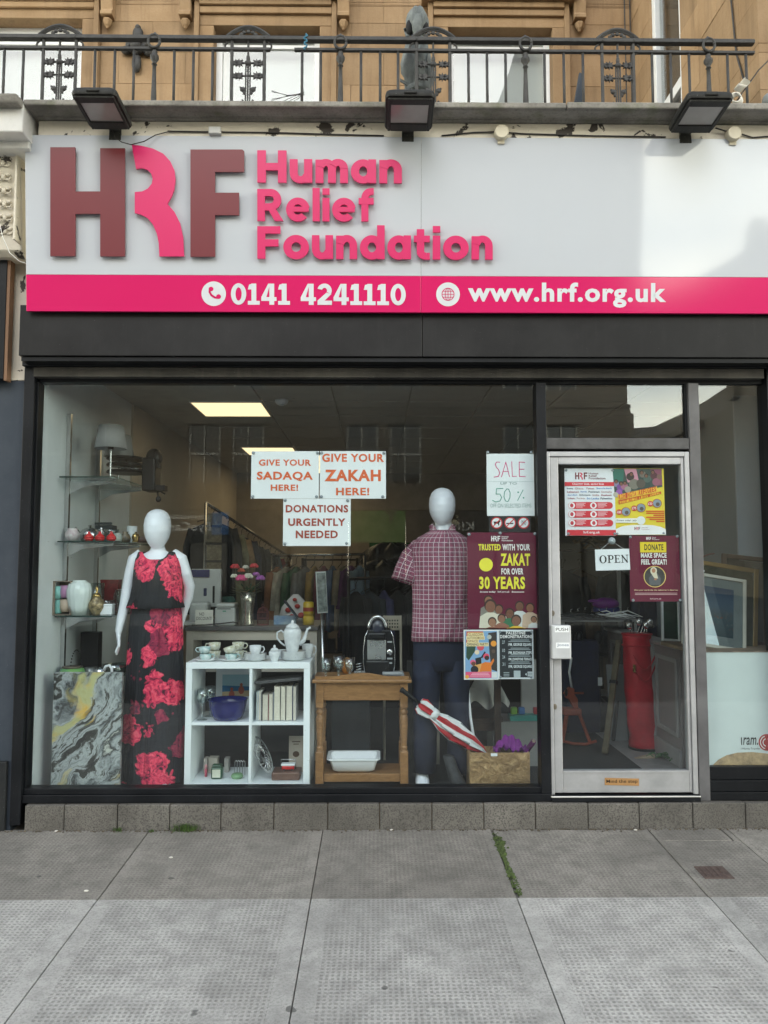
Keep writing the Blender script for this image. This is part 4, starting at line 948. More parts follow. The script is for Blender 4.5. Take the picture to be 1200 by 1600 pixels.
# ------------------------------------------------------------------ shop interior
def hz(px, py, z):
    d = FWD + RGT*((px-600)/1200) + UPV*((800-py)/1200); return CAM + d*((z-CAM.z)/d.z)
def pxy(x, y, z):
    v = Vector((x, y, z))-CAM; d = v.dot(FWD); return 600+1200*v.dot(RGT)/d, 800-1200*v.dot(UPV)/d
FL = .2; CE = 2.95; YK = 6.6; xL, xRr = x_gl, x_r+.3
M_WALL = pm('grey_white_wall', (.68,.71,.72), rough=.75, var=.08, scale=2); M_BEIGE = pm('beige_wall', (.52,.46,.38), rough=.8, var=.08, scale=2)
struct('floor', bx(xL-.1, xRr+.1, .06, YK, FL-.12, FL), pm('dark_carpet', (.035,.036,.037), rough=.95, var=.3, scale=60, bump=.5, bscale=300))
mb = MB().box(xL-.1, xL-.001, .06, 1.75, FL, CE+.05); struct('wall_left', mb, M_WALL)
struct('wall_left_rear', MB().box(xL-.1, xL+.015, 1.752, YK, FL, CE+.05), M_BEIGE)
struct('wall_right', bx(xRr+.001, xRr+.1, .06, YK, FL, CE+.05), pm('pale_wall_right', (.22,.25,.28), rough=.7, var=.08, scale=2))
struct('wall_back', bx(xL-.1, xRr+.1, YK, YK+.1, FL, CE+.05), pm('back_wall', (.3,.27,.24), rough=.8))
ce = struct('ceiling', bx(xL-.1, xRr+.1, .06, YK, CE+.02, CE+.1), pm('ceiling_grid', (.35,.34,.32), rough=.8), org=(0,0,0))
M_TILE = pm('ceiling_tile', (.36,.35,.33), rough=.9, var=.06, bump=.2, bscale=120)
pa = hz(295, 627, CE); pb_ = hz(411, 648, CE); TW = .6
x00 = pa.x-TW*5; y00 = pa.y-TW*3; ty = TW
lit = {(5, 3)}; p2_ = hz(376, 699, CE); j2 = round((p2_.y-y00)/TW); lit.add((5, j2)); lit |= {(i, j) for i in range(14) for j in range(16) if all(395 < u < 600 and 707 < v < 778 for u, v in [pxy(x00+(i+a)*TW, y00+(j+b)*TW, CE) for a in (.02, .98) for b in (.02, .98)])}  # further panels hidden behind the notices are added to brighten the back
tile = None
for i in range(0, 14):
    for j in range(-1, 16):
        a, b = x00+i*TW, y00+j*TW
        if a < xL or a+TW > xRr or b < .08 or b+TW > YK: continue
        if (i, j) in lit:
            t = thing('ceiling_light', (a+.3, b+.3, CE), 'lit square ceiling panel %s' % ('nearer the window' if j == 3 else 'farther back, partly behind the paper notices' if j == j2 and i == 5 else 'added unseen behind the paper notices to light the back'), 'ceiling light', 'lit ceiling panels')
            bx(a+.012, a+TW-.012, b+.012, b+TW-.012, CE-.006, CE+.01).build('diffuser', pm('lit_diffuser', (1,.74,.40), rough=.6, var=0, emit=1.65), t)
            mb = MB()
            for q in ((a+.001, a+TW-.001, b+.001, b+.012), (a+.001, a+TW-.001, b+TW-.012, b+TW-.001), (a+.001, a+.012, b+.012, b+TW-.012), (a+TW-.012, a+TW-.001, b+.012, b+TW-.012)): mb.box(*q, CE-.01, CE+.012)
            mb.build('frame', M_UPVC, t); continue
        if tile is None:
            tile = bx(-.292, .292, -.292, .292, 0, .02).build('ceiling_tile', M_TILE, org=(0,0,0)); tile.parent = ce; q = tile
        else: q = tile.copy(); COL.objects.link(q)
        q.location = (a+.3, b+.3, CE+.0)
mb = MB(); p = hz(440, 625, CE); t = thing('smoke_alarm', p, 'white round detector on the shop ceiling', 'smoke alarm'); MB().lathe([(.0,-.035),(.04,-.035),(.055,-.015),(.055,0)], p, 18).build('body', M_UPVC, t, smooth=True); MB().lathe([(0,-.045),(.02,-.045),(.02,-.034)], p, 12).build('sensor', M_UPVC, t)
# low panelled partition between doorway and side window
XP = 2.13; zpt = Z(1008, .76, 1070); PY0, PY1 = .72, 2.4
pt = thing('low_partition', (XP, 1.4, FL), 'low grey pink panelled partition right of the doorway', 'partition'); M_PART = pm('pinkish_grey_paint', (.25,.22,.22), rough=.6, var=.1, scale=3); M_PARTL = pm('light_trim_paint', (.34,.33,.33), rough=.55)
bx(XP, XP+.07, PY0, PY1, FL, zpt-.03).build('wall', M_PART, pt); bx(XP-.03, XP+.1, PY0-.005, PY1+.02, zpt-.03, zpt).build('dado_rail', M_PARTL, pt, bevel=.008); bx(XP-.02, XP-.0005, PY0, PY1, FL, FL+.12).build('skirting', M_PARTL, pt, bevel=.004)
q0, q1 = Vector((x_p1+.03, .075, 0)), Vector((XP+.035, PY0-.008, 0)); MB().bar(q0+Vector((0,0,(FL+zpt)/2)), q1+Vector((0,0,(FL+zpt)/2)), zpt-FL-.03, .05, up=(1,0,0)).build('return_wall', M_PART, pt)
for y0, y1 in ((.76, 1.17), (1.30, 2.3)):
    mb = MB()
    for q in ((y0, y0+.03, FL+.2, zpt-.1), (y1-.03, y1, FL+.2, zpt-.1), (y0+.03, y1-.03, FL+.2, FL+.23), (y0+.03, y1-.03, zpt-.13, zpt-.1)): mb.box(XP-.014, XP-.0005, *q)
    mb.build('moulding', M_PARTL, pt, bevel=.004)
bx(XP-.022, XP-.0005, 1.21, 1.26, FL+.12, zpt-.03).build('stile', M_PARTL, pt)
# floor of pale boards beside the mat
o_ = MB(); e0 = hz(1000, 1200, FL); e1 = hz(962, 1155, FL); o_.poly([(e0.x, .07, FL+.004), (XP-.02, .07, FL+.004), (XP-.02, PY1, FL+.004), (e1.x-.1, PY1, FL+.004)]); struct('floor_boards', o_, pm('grey_floorboard', (.26,.26,.26), rough=.6, var=.2, scale=8))
# display deck and white panel in the side window
dk = thing('side_window_deck', (X(1150, .3), .3, FL), 'white boarded deck with money transfer lettering in the side window', 'display deck')
zd = Z(1019, .02, 1150)
bx(x_p1+.005, xRr, .012, .03, z_rs-.06, zd).build('front_panel', pm('pale_green_white_panel', (.68,.74,.72), rough=.3, var=.05, scale=3), dk)
bx(x_p1+.005, xRr, .031, .71, zd-.025, zd-.001).build('deck_board', pm('bare_wood', (.24,.17,.11), rough=.8, var=.3), dk); bx(x_p1+.005, xRr, .008, .031, zd+.0005, zd+.007).build('edge_strip', pm('rusty_edge', (.2,.14,.11), rough=.8, var=.5, scale=20), dk)
mb = MB(); a = at(1112, 1196, .0115); pts_ = [(at(px, py, .0115).x, at(px, py, .0115).z) for px, py in ((1113, 1196), (1122, 1187), (1135, 1180), (1152, 1176), (1175, 1175), (1196, 1177), (1215, 1180), (1215, 1197))]
mb.poly([(x_, .0105, z_) for x_, z_ in pts_][::-1]); mb.build('bare_patch', pm('scraped_board', (.40,.27,.14), rough=.8, var=.5, scale=22), dk)
mb = MB().use(ink('#111111')); a = at(1158, 1164, .011); b = at(1184, 1152, .011); mb.text('ram.', a.x+.012, b.x, a.z, b.z, .0105, .01, slant=.12); mb.box(a.x, a.x+.006, .0104, .0107, a.z, b.z)
a = at(1158, 1172, .011); b = at(1188, 1168, .011); mb.text('l Money Transfer', a.x, b.x, a.z, b.z, .0105, .0)
c = at(1198, 1160, .011); mb.use(ink('#b02420')); mb.poly([(c.x+.05*cos(2*pi*k/28), .0103, c.z+.05*sin(2*pi*k/28)) for k in range(28)]); mb.use(ink('#e8e2dc'))
for rr in (.036, .02):
    for k in range(20):
        if k in (4, 5, 14, 15): continue
        a0, a1 = 2*pi*k/20, 2*pi*(k+1)/20; mb.poly([(c.x+rr*cos(a0), .0098, c.z+rr*sin(a0)), (c.x+(rr+.006)*cos(a0), .0098, c.z+(rr+.006)*sin(a0)), (c.x+(rr+.006)*cos(a1), .0098, c.z+(rr+.006)*sin(a1)), (c.x+rr*cos(a1), .0098, c.z+rr*sin(a1))])
mb.build('print', None, dk)
# ------------------------------------------------------------------ door
dr = thing('shop_door', (x_d0, 0, ZT), 'silver aluminium framed glass shop door with notices stuck on it', 'door')
zd0, zd1 = Z(1241, -.03, 960), Z(706, -.03, 960); zg0, zg1 = Z(1203, -.01, 960), Z(726, -.01, 960)
dx0, dx1 = X(853, -.03, 710), X(1076, -.03, 710); gx0, gx1 = X(871, -.01, 730), X(1062, -.01, 730)
def dp(name, *a, m=M_ALU, bev=.004): return bx(*a).build(name, m, dr, bevel=bev)
dp('frame_jamb', dx0, dx0+.022, -.04, .05, zd0, zd1); dp('frame_jamb', dx1-.03, dx1, -.04, .05, zd0, zd1); dp('frame_head', dx0+.022, dx1-.03, -.04, .05, zd1-.03, zd1)
dp('stile', dx0+.024, gx0, -.03, .02, zd0+.008, zd1-.032); dp('stile', gx1, dx1-.032, -.03, .02, zd0+.008, zd1-.032)
dp('top_rail', gx0, gx1, -.03, .02, zg1, zd1-.032); dp('bottom_rail', gx0, gx1, -.029, .02, zd0+.008, zg0)
dp('glazing_bead', gx0, gx1, -.034, -.030, zg0-.012, zg0, bev=.001); dp('threshold_strip', dx0-.005, dx1+.004, -.062, -.041, zd0-.012, zd0-.002, m=pm('worn_steel', (.62,.62,.60), rough=.4, metal=.6))
bx(gx0, gx1, -.006, 0, zg0, zg1).build('glass', M_GLASS, dr)
a, b = at(863, 1030, -.08), at(892, 977, -.08)
lb = bx(a.x, b.x, -.085, -.031, a.z, b.z).build('lock_box', pm('grey_enamel', (.50,.52,.54), rough=.4, metal=.2), dr, bevel=.008)
a, b = at(867, 988, -.087), at(889, 979, -.087); bx(a.x, b.x, -.0862, -.085, a.z, b.z).build('push_label', ink('#e6eaec'), lb)
MB().text('PUSH', a.x+.006, b.x-.006, a.z+.008, b.z-.007, -.0866, .005).build('lettering', ink('#15181c'), lb)
a, b = at(869, 1013, -.087), at(890, 1004, -.087); bx(a.x, b.x, -.0862, -.085, a.z, b.z).build('name_label', ink('#e6eaec'), lb)
MB().text('Jones', a.x+.006, b.x-.006, a.z+.008, b.z-.006, -.0866, 0).build('handwriting', ink('#2a4a78'), lb)
for px, py in ((863.5, 958), (867, 1104)):
    p = at(px, py, -.03); mb = MB(); mb.loft([[(p.x+.011*cos(t), y_, p.z+.017*sin(t)) for t in [2*pi*k/14 for k in range(14)]] for y_ in (-.036, -.03)]); mb.box(p.x-.002, p.x+.002, -.042, -.036, p.z-.012, p.z+.008); mb.build('keyhole', pm('dull_brass', (.28,.25,.2), rough=.4, metal=.8), dr)
a, b = at(945, 1229, -.03), at(998, 1214, -.03)
mb = MB().obox(((a.x+b.x)/2, -.0312, (a.z+b.z)/2), ((b.x-a.x)/2, .001, (b.z-a.z)*.38), Matrix.Rotation(R(1.5), 3, 'Y')); stp = mb.build('step_notice', pm('tan_label', (.36,.20,.08), rough=.5), dr)
mb = MB().text('Mind the step', a.x+.009, b.x-.009, a.z+.016, b.z-.014, -.0328, .008); MB.build(mb, 'lettering', ink('#140c06'), stp)
bx(dx1+.0, dx1+.018, -.02, .05, zd0, zd1).build('rubber_seal', pm('rust_brown_seal', (.12,.075,.055), rough=.8), dr)
# ------------------------------------------------------------------ notices on the glass
class Poster:
    """a sheet on a plane y with print layers laid out on it"""
    def __init__(s, name, px0, py0, px1, py1, y, paper, label, cat='poster', rot=0, gloss=.5):
        s.y = y; s.n = 0; a, b = at(px0, py1, y), at(px1, py0, y); s.a, s.b = a, b; s.box = (px0, py0, px1, py1)
        s.o = thing(name, ((a.x+b.x)/2, y, a.z), label, cat)
        W_, H_ = b.x-a.x, b.z-a.z
        mb = MB(); mb.grid(lambda u, v: (a.x+W_*u, y+.0012*sin(5*u+3*v), a.z+H_*v), 6, 6); mb.grid(lambda u, v: (a.x+W_*(1-u), y+.0009+.0012*sin(5*(1-u)+3*v), a.z+H_*v), 6, 6)
        mb.build('sheet', pm('paper_'+name+'_'+str(paper)[:20], paper, rough=gloss, var=.03, scale=4), s.o, smooth=True); s.mb = MB(); s.lv = 2
        s.o.rotation_euler = (0, rot, 0)
    def p(s, px, py):
        x0, y0, x1, y1 = s.box; return s.a.x+(px-x0)/(x1-x0)*(s.b.x-s.a.x), s.b.z-(py-y0)/(y1-y0)*(s.b.z-s.a.z)
    def Y(s): s.n += 1; return s.y-.0014-.00003*s.n
    def poly(s, pts, c):
        s.mb.use(ink(c)); q = [s.p(*t) for t in pts]
        if sum(q[i][0]*q[(i+1) % len(q)][1]-q[(i+1) % len(q)][0]*q[i][1] for i in range(len(q))) < 0: q = q[::-1]
        yy = s.Y(); s.mb.poly([(x, yy, z) for x, z in q]); return s
    def rect(s, x0, y0, x1, y1, c): return s.poly([(x0, y1), (x1, y1), (x1, y0), (x0, y0)], c)
    def circ(s, cx, cy, r, c, ry=None, n=20): return s.poly([(cx+r*cos(2*pi*k/n), cy+(ry or r)*sin(2*pi*k/n)) for k in range(n)], c)
    def text(s, body, x0, y0, x1, y1, c, bold=.02, slant=0):
        s.mb.use(ink(c)); a = s.p(x0, y1); b = s.p(x1, y0); s.mb.text(body, a[0], b[0], a[1], b[1], s.Y(), bold, slant=slant); return s
    def stroke(s, pts, wpx, c):
        for (x0, y0), (x1, y1) in zip(pts, pts[1:]):
            d = math.hypot(x1-x0, y1-y0) or 1; nx, ny = -(y1-y0)/d*wpx/2, (x1-x0)/d*wpx/2; ex, ey = (x1-x0)/d*wpx*.3, (y1-y0)/d*wpx*.3
            s.poly([(x0-ex+nx, y0-ey+ny), (x1+ex+nx, y1+ey+ny), (x1+ex-nx, y1+ey-ny), (x0-ex-nx, y0-ey-ny)], c)
        return s
    def up(s, n=1): s.lv += n; return s
    def logo(s, x0, y0, x1, y1, c1, c2):
        w_, h_ = x1-x0, y1-y0; f = lambda u, v: (x0+w_*u, y0+h_*v)
        for u0, u1 in ((0, .25), (.72-.34, .72-.24)): pass
        R_ = lambda a, b, c, d, col: s.poly([f(a, d), f(c, d), f(c, b), f(a, b)], col)
        R_(0, 0, .09, 1, c1); R_(.2, 0, .29, 1, c1); R_(.09, .4, .2, .6, c1)
        s.stroke([f(.34, .08), f(.46, .15), f(.48, .32), f(.36, .5), f(.46, .68), f(.5, 1)], w_*.085, c2)
        R_(.6, 0, .69, 1, c1); R_(.69, 0, .86, .2, c1); R_(.69, .4, .84, .6, c1); return s
    def pins(s, pts, c='#8a9296', r=2.6):
        for (px, py) in pts:
            x_, z_ = s.p(px, py); rr = r*4.7/1200; MB().loft([[(x_+q*cos(2*pi*k/10), y_, z_+q*sin(2*pi*k/10)) for k in range(10)] for q, y_ in ((rr*.3, s.y-.006), (rr*.9, s.y-.0045), (rr, s.y-.002))]).build('suction_pad', pm('grey_pad', c, rough=.35), s.o, smooth=True)
        return s
    def done(s): s.mb.build('print', None, s.o); return s.o
OR, BR = '#d8602e', '#a04432'; PW = (.78,.80,.80)
q = Poster('notice', 392, 705, 498.5, 779, .016, PW, 'white paper notice reading give your sadaqa here', 'notice')
q.text('GIVE YOUR', 404, 718, 486, 728, OR, .03).text('SADAQA', 401, 737, 489, 752, OR, .035).text('HERE!', 423, 757, 466, 767, OR, .03).pins([(395, 708), (496, 708), (395, 776), (495, 776)]).done()
q = Poster('notice', 499.5, 705, 603, 779, .0165, PW, 'white paper notice reading give your zakah here', 'notice')
q.text('GIVE YOUR', 503, 709, 600, 722, OR, .035).text('ZAKAH', 507, 734, 595, 752, OR, .04).text('HERE!', 525, 762, 577, 774, OR, .03).pins([(502, 708), (600, 708), (502, 776), (598, 776)]).done()
q = Poster('notice', 442, 779.5, 548, 853, .0155, PW, 'white paper notice reading donations urgently needed', 'notice')
q.text('DONATIONS', 446, 789, 544, 801, BR, .035).text('URGENTLY', 450, 810, 540, 822, BR, .035).text('NEEDED', 462, 829, 528, 841, BR, .035).pins([(445, 782), (543, 782), (445, 850), (542, 849)]).done()
q = Poster('sale_notice', 761, 709, 834, 806, .016, PW, 'handwritten sale up to 50 percent notice', 'notice')
K = '#d63a7c'; G = '#3f9a86'; f = lambda zx, zy: (600+zx*260/1200, 680+zy*280/1292)
for pts in ([(838,196),(815,194),(805,210),(812,232),(828,250),(836,275),(826,298),(795,303)], [(848,302),(880,194),(905,300)], [(860,262),(898,262)], [(922,192),(925,298),(955,297)], [(1015,196),(975,194),(975,298),(1018,300)], [(975,246),(1010,246)]): q.stroke([f(*t) for t in pts], 1.1, K)
for pts in ([(858,385),(812,386),(808,425),(835,425),(848,450),(835,475),(805,482),(782,470)], [(885,388),(868,410),(864,445),(875,475),(893,478),(906,450),(908,415),(898,390),(885,388)], [(1000,395),(960,472)]): q.stroke([f(*t) for t in pts], 1.0, G)
for t in ((965, 412), (1003, 452)): c_ = f(*t); q.circ(c_[0], c_[1], 1.2, G)
q.text('UP TO', 782, 753.5, 807, 757.5, '#8fa8a4', 0).text('OFF ON SELECTED ITEMS', 766, 787, 829, 793, '#9fb4b0', 0).rect(761.5, 752.2, 833.5, 752.6, '#aebfbf').pins([(763, 707), (830, 707)]).done()
q = Poster('prohibition_sign', 764, 806.5, 829, 831, .0165, (.012,.012,.013), 'small black sign with three red prohibition circles', 'sign')
for cx_ in (776, 797, 818):
    q.circ(cx_, 817, 9.2, '#c02a30').up().circ(cx_, 817, 7.4, '#dfe3e3').up()
    if cx_ == 776: q.poly([(771, 815), (779, 815), (781, 812.5), (782, 815), (780, 817), (780, 821), (778.5, 821), (778, 818.5), (774, 818.5), (773.5, 821), (772, 821), (772, 817)], '#15151a')
    elif cx_ == 797: q.rect(791, 817, 802, 819, '#2a2a2e').stroke([(800, 815), (802, 812.5), (804, 812)], .8, '#55555a')
    else: q.poly([(813, 815), (820, 812), (823, 817), (816, 822)], '#b8c0c0').stroke([(815, 813), (821, 820)], 1, '#77807f')
    q.up().stroke([(cx_-5.5, 822.5), (cx_+5.5, 811.5)], 1.5, '#c02a30'); q.lv -= 3
q.done()
# large maroon poster
q = Poster('charity_poster', 731, 832, 838, 983, .0175, (.125,.012,.035), 'large maroon charity poster with yellow and white capitals and children', 'poster', gloss=.3)
YL, WH = '#eadf3e', '#e9e6e2'
zf_ = lambda zx, zy: (715+zx*135/847, 820+zy*255/1600)
def zt(body, x0, y0, x1, y1, c, b=.03): a_, b_ = zf_(x0, y0), zf_(x1, y1); q.text(body, a_[0], a_[1], b_[0], b_[1], c, b)
a_, b_ = zf_(333, 110), zf_(435, 162); q.logo(a_[0], a_[1], b_[0], b_[1], WH, WH)
zt('Human', 435, 110, 500, 124, WH, .02); zt('Relief', 435, 128, 490, 142, WH, .02); zt('Foundation', 435, 147, 543, 162, WH, .02)
zt('TRUSTED', 208, 190, 422, 253, YL, .035); zt('WITH YOUR', 440, 190, 708, 253, WH, .035); zt('ZAKAT', 422, 283, 708, 403, YL, .035); zt('FOR OVER', 428, 428, 640, 490, WH, .035); zt('30 YEARS', 213, 510, 655, 633, YL, .035)
zt('donate today', 218, 650, 370, 672, WH, .02); zt('hrf.org.uk', 392, 650, 505, 672, WH, .02); zt('#', 525, 650, 540, 668, WH, .02)
a_ = zf_(540, 656); b_ = zf_(646, 666); q.rect(a_[0], a_[1], b_[0], b_[1], '#cfc3bd')
c_ = zf_(280, 393); q.circ(c_[0], c_[1], 10.6, YL)
SK = ['#7c5340', '#8a5f48', '#6e4836', '#93684e']; CL = ['#cfc8b4', '#7d7a70', '#8f5d4a', '#b4b0a0', '#e0b53c', '#2e6a48', '#c9ccc8', '#c2a890']
ppl = [(300,745,44,1,CL[1]),(400,830,42,0,CL[3]),(600,800,44,2,CL[6]),(700,815,42,1,CL[7]),(505,870,44,2,CL[5]),(318,800,58,0,CL[0]),(425,920,40,1,CL[2]),(335,955,42,3,CL[2]),(565,940,50,0,CL[4]),(735,930,30,3,CL[6])]
for (cx_, cy_, r_, sk, cl) in ppl:
    q.up(); sh_ = [(cx_-r_*1.9, 1012), (cx_-r_*1.7, cy_+r_*1.7), (cx_-r_*.6, cy_+r_*1.05), (cx_+r_*.6, cy_+r_*1.05), (cx_+r_*1.7, cy_+r_*1.7), (cx_+r_*1.9, 1012)]
    sh_ = [(min(max(x_, 118), 788), min(y_, 1018)) for x_, y_ in sh_]; q.poly([zf_(*t) for t in sh_], cl); q.up()
    c_ = zf_(cx_, cy_-r_*.12); q.circ(c_[0], c_[1], r_*.16, '#3a2a24', r_*.175); q.up()
    c_ = zf_(cx_, cy_+r_*.1); q.circ(c_[0], c_[1], r_*.13, SK[sk], r_*.155); q.up()
q.pins([(734, 835), (782, 833), (836, 834)]).done()
# party poster
q = Poster('party_poster', 725, 984, 778, 1062, .0155, (.78,.78,.76), 'colourful illustrated opening party poster with white border', 'poster')
q.rect(727, 986, 776.5, 1060, '#7fa6cc').up()
q.poly([zf_(x_, y_) for x_, y_ in ((90,1045),(250,1045),(250,1110),(100,1190),(85,1180))], '#c9582a').poly([zf_(x_, y_) for x_, y_ in ((300,1060),(382,1050),(384,1440),(330,1420),(310,1250))], '#3a3430').up()
q.poly([zf_(x_, y_) for x_, y_ in ((90,1180),(180,1180),(170,1240),(110,1330),(85,1300))], '#2f4a38')
for x_, y_, r_, c_ in ((225,1200,5.4,'#d6505c'),(352,1165,4.5,'#e89a3a'),(310,1100,3.5,'#b9bcb2'),(350,1240,3.0,'#5a4a40'),(200,1400,9,'#d9a25c')): p = zf_(x_, y_); q.circ(p[0], p[1], r_, c_)
q.up(); p = zf_(280, 1400); q.poly([zf_(x_, y_) for x_, y_ in ((215,1440),(235,1360),(270,1345),(320,1350),(350,1310),(355,1335),(325,1390),(330,1440))], '#e07a2c'); q.poly([zf_(x_, y_) for x_, y_ in ((172,1310),(230,1295),(232,1360),(180,1375))], '#1d1b1c'); q.poly([zf_(x_, y_) for x_, y_ in ((225,1300),(265,1240),(275,1250),(240,1310))], '#1d1b1c')
for x_, y_, r_, c_ in ((150,1350,4.4,'#e0668a'),(280,1290,4.6,'#e0506a'),(190,1250,3.6,'#e8d2b0')): p = zf_(x_, y_); q.circ(p[0], p[1], r_, c_)
q.up()
for x_, y_, r_, c_ in ((155,1362,3.4,'#6a4030'),(285,1305,3.6,'#3c241c'),(165,1420,6,'#23252a')): p = zf_(x_, y_); q.circ(p[0], p[1], r_, c_)
q.up(); a_, b_ = zf_(78, 1442), zf_(328, 1500); q.rect(a_[0], a_[1], b_[0], b_[1], '#e2557e'); p = zf_(92, 1490); q.circ(p[0], p[1], 3, '#eca23c')
a_, b_ = zf_(330, 1442), zf_(382, 1500); q.rect(a_[0], a_[1], b_[0], b_[1], '#d9dbd8').up()
for (t_, x0, y0, x1, y1) in (('GLASGOW', 108, 1062, 250, 1092), ('AUTONOMOUS', 96, 1096, 258, 1122), ('SPACE', 106, 1128, 200, 1154), ('OPENING PARTY', 92, 1160, 296, 1186)):
    a_, b_ = zf_(x0-8, y0-5), zf_(x1+8, y1+5); q.rect(a_[0], a_[1], b_[0], b_[1], '#e8d3a0'); q.up(); a_, b_ = zf_(x0, y0), zf_(x1, y1); q.text(t_, a_[0], a_[1], b_[0], b_[1], '#8a6a40' if t_ != 'OPENING PARTY' else '#3a3028', .02); q.lv -= 1
q.up(2)
for k in range(3): a_, b_ = zf_(140-k*10, 1452+k*14), zf_(300+k*8, 1457+k*14); q.rect(a_[0], a_[1], b_[0], b_[1], '#f0c4d0')
q.done()
q = Poster('demonstration_poster', 778.8, 984, 833, 1061, .016, (.70,.73,.74), 'dark grey poster headed palestine demonstrations, white border', 'poster')
q.rect(781, 986.5, 831, 1058.5, '#23282c').up()
zt('PALESTINE', 478, 1045, 665, 1075, WH, .03); zt('DEMONSTRATIONS', 420, 1080, 732, 1112, WH, .03)
for n_, yy, tx in (('27', 1130, '1PM, GEORGE SQUARE'), ('10', 1210, '1PM, BUCHANAN STEPS'), ('24', 1275, '1PM, JOHNSTONE TERRACE'), ('31', 1345, '1PM, GEORGE SQUARE')):
    zt(n_, 440, yy+5, 466, yy+38, '#b8c0c2', .01); zt(tx, 498, yy+30, 722, yy+62, '#dfe4e4', .03)
    for k in range(2): a_, b_ = zf_(520-k*20, yy-4+k*14), zf_(700+k*12, yy+3+k*14); q.rect(a_[0], a_[1], b_[0], b_[1], '#9aa4a6')
a_, b_ = zf_(548, 1430), zf_(612, 1495); q.rect(a_[0], a_[1], b_[0], b_[1], '#aeb8bb')
for k in range(3): a_, b_ = zf_(450, 1445+k*16), zf_(505, 1453+k*16); q.rect(a_[0], a_[1], b_[0], b_[1], '#9aa4a6'); a_, b_ = zf_(680, 1440+k*17), zf_(735, 1452+k*17); q.rect(a_[0], a_[1], b_[0], b_[1], '#c6cdce')
q.poly([zf_(655, 1465), zf_(672, 1452), zf_(672, 1480)], '#c6cdce').pins([(782, 987), (830, 987), (782, 1058), (829, 1058)], r=2).done()
# door posters
df = lambda zx, zy: (875+zx*200/1200, 720+zy*230/1380)
def dt(body, x0, y0, x1, y1, c, b=.02, sl=0): a_, b_ = df(x0, y0), df(x1, y1); q.text(body, a_[0], a_[1], b_[0], b_[1], c, b, sl)
def drc(x0, y0, x1, y1, c): a_, b_ = df(x0, y0), df(x1, y1); q.rect(a_[0], a_[1], b_[0], b_[1], c)
q = Poster('charity_leaflet', 883.5, 732, 960, 837, .0125, (.80,.80,.82), 'white and red charity leaflet listing countries on the door', 'poster', gloss=.3)
RD = '#d2323e'; a_, b_ = df(148, 110), df(262, 175); q.logo(a_[0], a_[1], b_[0]+3, b_[1], '#7a3036', '#d8405a')
dt('Human', 272, 110, 360, 128, '#7a3036'); dt('Relief', 272, 132, 345, 152, '#7a3036'); dt('Foundation', 272, 155, 425, 175, '#7a3036')
drc(52, 200, 503, 238, RD); drc(66, 648, 518, 700, RD); q.up(); dt('Changing lives, saving lives', 120, 208, 410, 232, '#f2e8e8'); dt('hrf.org.uk', 216, 658, 366, 688, '#f2e8e8', .03)
CN = [('Iraq', 72, 122, 0), ('Ghana', 145, 222, 1), ('Yemen', 245, 320, 2), ('Bangladesh', 342, 482, 3)], [('Lebanon', 74, 180, 2), ('Syria', 194, 252, 3), ('Pakistan', 268, 368, 0), ('Somalia', 384, 482, 1)], [('Jordan', 76, 162, 3), ('Ethiopia', 185, 285, 0), ('India', 305, 365, 1), ('Kashmir', 384, 482, 2)], [('Libya', 78, 140, 2), ('Turkey', 156, 234, 1), ('Sri Lanka', 252, 362, 3), ('Palestine', 376, 484, 0)]
cc_ = ['#23304a', '#b88a8a', '#a04858', '#3a78b8']
for r_, row in enumerate(CN):
    for t_, x0, x1, k in row: dt(t_, x0, 252+r_*31, x1, 270+r_*31, cc_[k], .02)
for r_ in range(3):
    y0 = 388+r_*82; drc(110, y0, 455, y0+64, RD)
    for ex in (112, 455): p = df(ex, y0+32); q.circ(p[0], p[1], 5.35, RD)
    q.up()
    for ex in (112, 310):
        p = df(ex, y0+32); q.circ(p[0], p[1], 5.0, '#f0eaea'); q.up(); q.circ(p[0], p[1], 2.6, '#c8404c', 3.2); q.lv -= 1
        for k in range(4): drc(ex+38, y0+8+k*12, ex+38+(90, 75, 85, 60)[k], y0+14+k*12, '#e9b8bc')
    q.lv -= 1
q.pins([(886, 735), (957, 735), (888, 834), (958, 834)], r=2.2).done()
q = Poster('refugee_appeal_poster', 960.5, 732, 1037, 836, .014, (.80,.62,.05), 'yellow and orange refugee appeal poster on the door', 'poster', gloss=.3)
q.poly([df(505, 75), df(952, 75), df(955, 245), df(520, 340)], '#3c4a44').up()
q.poly([df(505, 75), df(610, 75), df(600, 190), df(512, 200)], '#2c6a5c').poly([df(610, 75), df(720, 75), df(742, 190), df(640, 205)], '#c98a9a').poly([df(850, 80), df(950, 78), df(955, 230), df(890, 235)], '#8a4a62').up()
for (x_, y_, r_, c_) in ((530,215,5,'#8a86a0'),(575,250,6,'#7a4a92'),(610,240,5.5,'#a86a80'),(560,300,5,'#9a5aa8'),(665,150,6,'#3a2c28'),(700,220,8,'#7a7468'),(780,130,5,'#70665c'),(820,170,6,'#54625a'),(760,215,7,'#5c5248'),(640,270,5,'#a0988a'),(880,140,5.5,'#5a3038'),(900,200,6,'#96586a'),(930,150,4,'#7a5a50'),(530,320,4,'#b8b0a0')): p = df(x_, y_); q.circ(p[0], p[1], r_, c_)
for (x_, y_) in ((675,125),(535,195),(870,105),(580,215),(770,110),(810,140),(615,210)): p = df(x_, y_); q.up(); q.circ(p[0], p[1], 3, '#2a1c18', 3.4); q.up(); q.circ(p[0], p[1]+.7, 2.2, '#7a5240', 2.6); q.lv -= 2
q.up(3)
